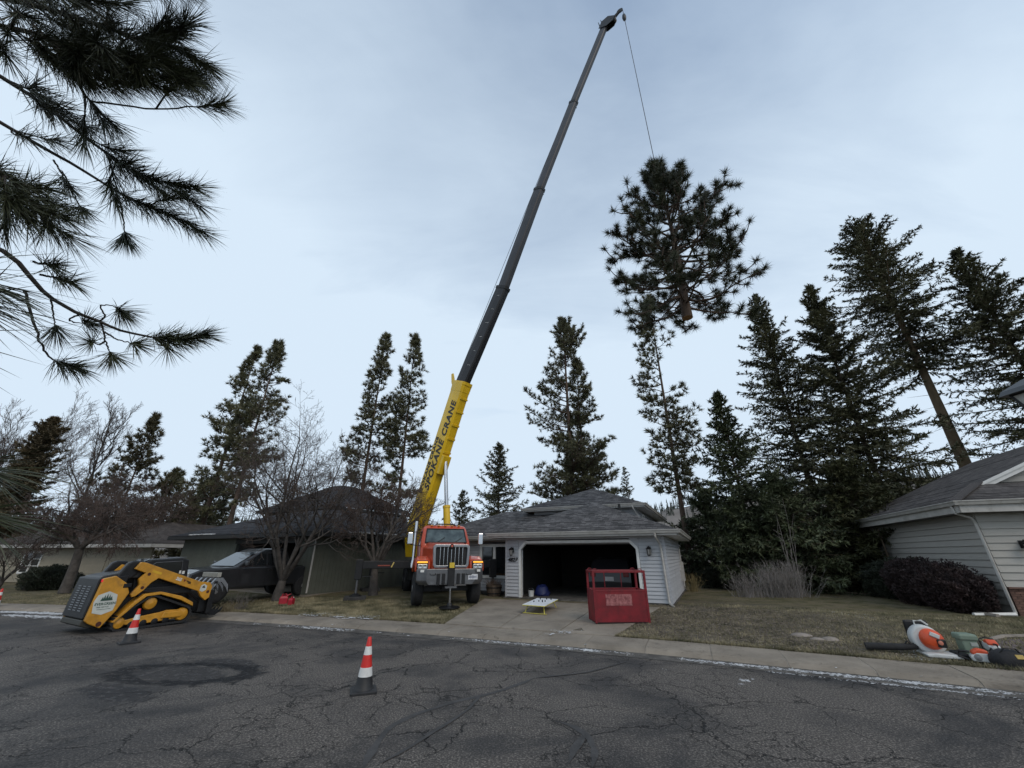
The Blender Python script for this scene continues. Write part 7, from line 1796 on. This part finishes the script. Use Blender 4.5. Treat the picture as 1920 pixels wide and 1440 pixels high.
B['A'] = bough([(-260, -120, 2.9), (-60, -20, 2.9), (60, 8, 2.9), (150, 35, 2.9), (250, 70, 2.95), (330, 88, 3.0), (385, 125, 3.0)], .026, .68, 1300, from_trunk=4.6)
B['B'] = bough([(-240, -30, 2.7), (-40, 38, 2.7), (60, 62, 2.7), (130, 92, 2.75), (220, 108, 2.8), (300, 125, 2.85), (360, 160, 2.9)], .024, .66, 1300, from_trunk=4.4)
B['D'] = bough([(60, 45, 2.8), (105, 90, 2.85), (140, 140, 2.9), (165, 185, 2.95), (215, 195, 3.0), (290, 204, 3.05), (360, 200, 3.1), (420, 196, 3.15)], .011, .84, 1500, ln=.19)
B['C'] = bough([(-260, 20, 2.9), (-60, 110, 3.0), (40, 168, 3.05), (115, 222, 3.1), (190, 280, 3.15), (250, 322, 3.2), (320, 345, 3.2), (368, 352, 3.2)], .022, .80, 1500, from_trunk=4.1)
B['E'] = bough([(-260, 130, 3.1), (-40, 210, 3.2), (60, 265, 3.25), (140, 310, 3.3), (205, 350, 3.3), (255, 378, 3.3), (320, 402, 3.35), (384, 436, 3.4)], .020, .84, 1600, from_trunk=3.8)
B['E2'] = bough([(214, 352, 3.3), (226, 385, 3.32), (232, 420, 3.33), (235, 447, 3.34)], .008, .84, 5200, ln=.19, openang=.72)
B['F'] = bough([(-240, 250, 2.5), (-40, 310, 2.5), (15, 330, 2.5), (45, 370, 2.5), (85, 395, 2.5), (125, 405, 2.5)], .018, .72, 1500, from_trunk=3.5)
B['F2'] = bough([(-120, 330, 2.6), (0, 345, 2.6), (50, 350, 2.6), (90, 352, 2.6)], .012, .45, 1300)
B['F3'] = bough([(115, 320, 3.1), (132, 350, 3.1), (145, 378, 3.1), (152, 393, 3.1)], .007, .86, 4200, ln=.15, openang=.8)
B['F4'] = bough([(100, 300, 3.0), (118, 330, 3.0), (128, 350, 3.0)], .007, .5, 1800, ln=.15)
B['G'] = bough([(-260, 330, 2.8), (-60, 440, 2.9), (20, 480, 2.9), (80, 545, 2.95), (130, 580, 3.0), (185, 603, 3.0), (235, 622, 3.0), (290, 632, 3.0), (345, 636, 3.0), (380, 628, 3.0)], .022, .90, 2600, ln=.18, from_trunk=3.3)
for px_, d_, ln_ in (([(185, 603), (197, 592), (188, 575), (205, 572), (230, 585)], 3.0, .15), ([(190, 606), (196, 632), (204, 655), (210, 668)], 3.0, .14), ([(196, 622), (215, 634), (232, 640), (255, 645)], 3.0, .14), ([(290, 632), (305, 645), (315, 652)], 3.0, .14), ([(196, 640), (185, 646), (172, 640)], 3.0, .12), ([(95, 555), (100, 590), (104, 618)], 2.9, .15), ([(150, 590), (130, 598), (140, 605), (165, 606)], 3.0, .13)):
    bough([(x, y, d_) for x, y in px_], .007, .80, 4200, ln=ln_ * 1.2, r1=.003, openang=.62)
bough([(45, 545, 2.9), (62, 600, 2.9), (75, 640, 2.9), (88, 665, 2.9), (110, 680, 2.9), (145, 690, 2.9)], .010, .72, 2600, ln=.18)
bough([(60, 490, 2.6), (80, 495, 2.6), (105, 497, 2.6)], .008, .4, 2200, ln=.14); bough([(75, 515, 2.6), (100, 520, 2.6), (135, 528, 2.6)], .008, .4, 2200, ln=.15)
bough([(-300, -160, 2.4), (60, -90, 2.5), (240, -45, 2.6), (345, -22, 2.7)], .016, .88, 2600, ln=.17, from_trunk=4.9)
bough([(-200, -60, 2.3), (40, -30, 2.4), (140, -5, 2.5), (235, 8, 2.6)], .018, .5, 1300, from_trunk=4.7)
# fill twigs on the big boughs
for key, cnt, lim in (('A', 28, 330), ('B', 34, 330), ('C', 12, 300), ('D', 4, 330), ('E', 3, 230), ('F', 8, 90)):
    Q = B[key]; n = len(Q)
    for _ in range(cnt):
        k = int(r.uniform(.30, .80) * n); p = Q[min(k, n - 1)]; d = unit(Q[min(k + 1, n - 1)] - Q[max(k - 1, 0)]); sd = unit(np.cross(d, r.normal(size=3))); e_ = unit(d * r.uniform(.7, 1.2) + sd * r.uniform(.3, .8) + np.array([0, 0, -.25])); Ln = r.uniform(.20, .44)
        qq = smooth_path([p, p + e_ * Ln * .5 + r.normal(0, .03, 3), p + unit(e_ + [0, 0, .1]) * Ln], 8)
        for i in range(7): segs.append([*(qq[i] - bo), *(qq[i + 1] - bo), .007 * (1 - i * .08), .007 * (1 - (i + 1) * .08)])
        needles_along(qq, .35, 1.0, 560, .24, .0046, .55)
# tips that come within arm's reach on the left edge
for (x0, y0, x1, y1, d_, n_) in ((-330, 440, -20, 535, .95, 90), (-300, 520, -20, 570, .9, 80), (-330, 850, -20, 880, 1.0, 110), (-330, 940, -30, 965, .95, 110), (-320, 600, -120, 640, .85, 26)):
    Q = smooth_path([np.array(at_d(x0, y0, d_)), np.array(at_d((x0 + x1) / 2, (y0 + y1) / 2 - 6, d_)), np.array(at_d(x1, y1, d_))], 10)
    for i in range(9): segs.append([*(Q[i] - bo), *(Q[i + 1] - bo), .007, .006])
    needles_along(Q, .35, 1.0, n_ / .25, .23, .0030, .30)
for a in ((-330, 440, .95), (-300, 520, .9), (-330, 850, 1.0), (-330, 940, .95), (-320, 600, .85)):
    q = np.array(at_d(*a)) - bo; Q = smooth_path([np.array([0, 0, 2.2 + .4 * (a[1] < 700)]), q * .5 + [0, 0, .5], q], 8)
    for i in range(7): segs.append([*Q[i], *Q[i + 1], .018 - .0015 * i, .018 - .0015 * (i + 1)])
link('limbs', seg_mesh('limbs', segs, 5), mat('near_bark', (.028, .022, .018), .9, 0, .3, 8), npt)
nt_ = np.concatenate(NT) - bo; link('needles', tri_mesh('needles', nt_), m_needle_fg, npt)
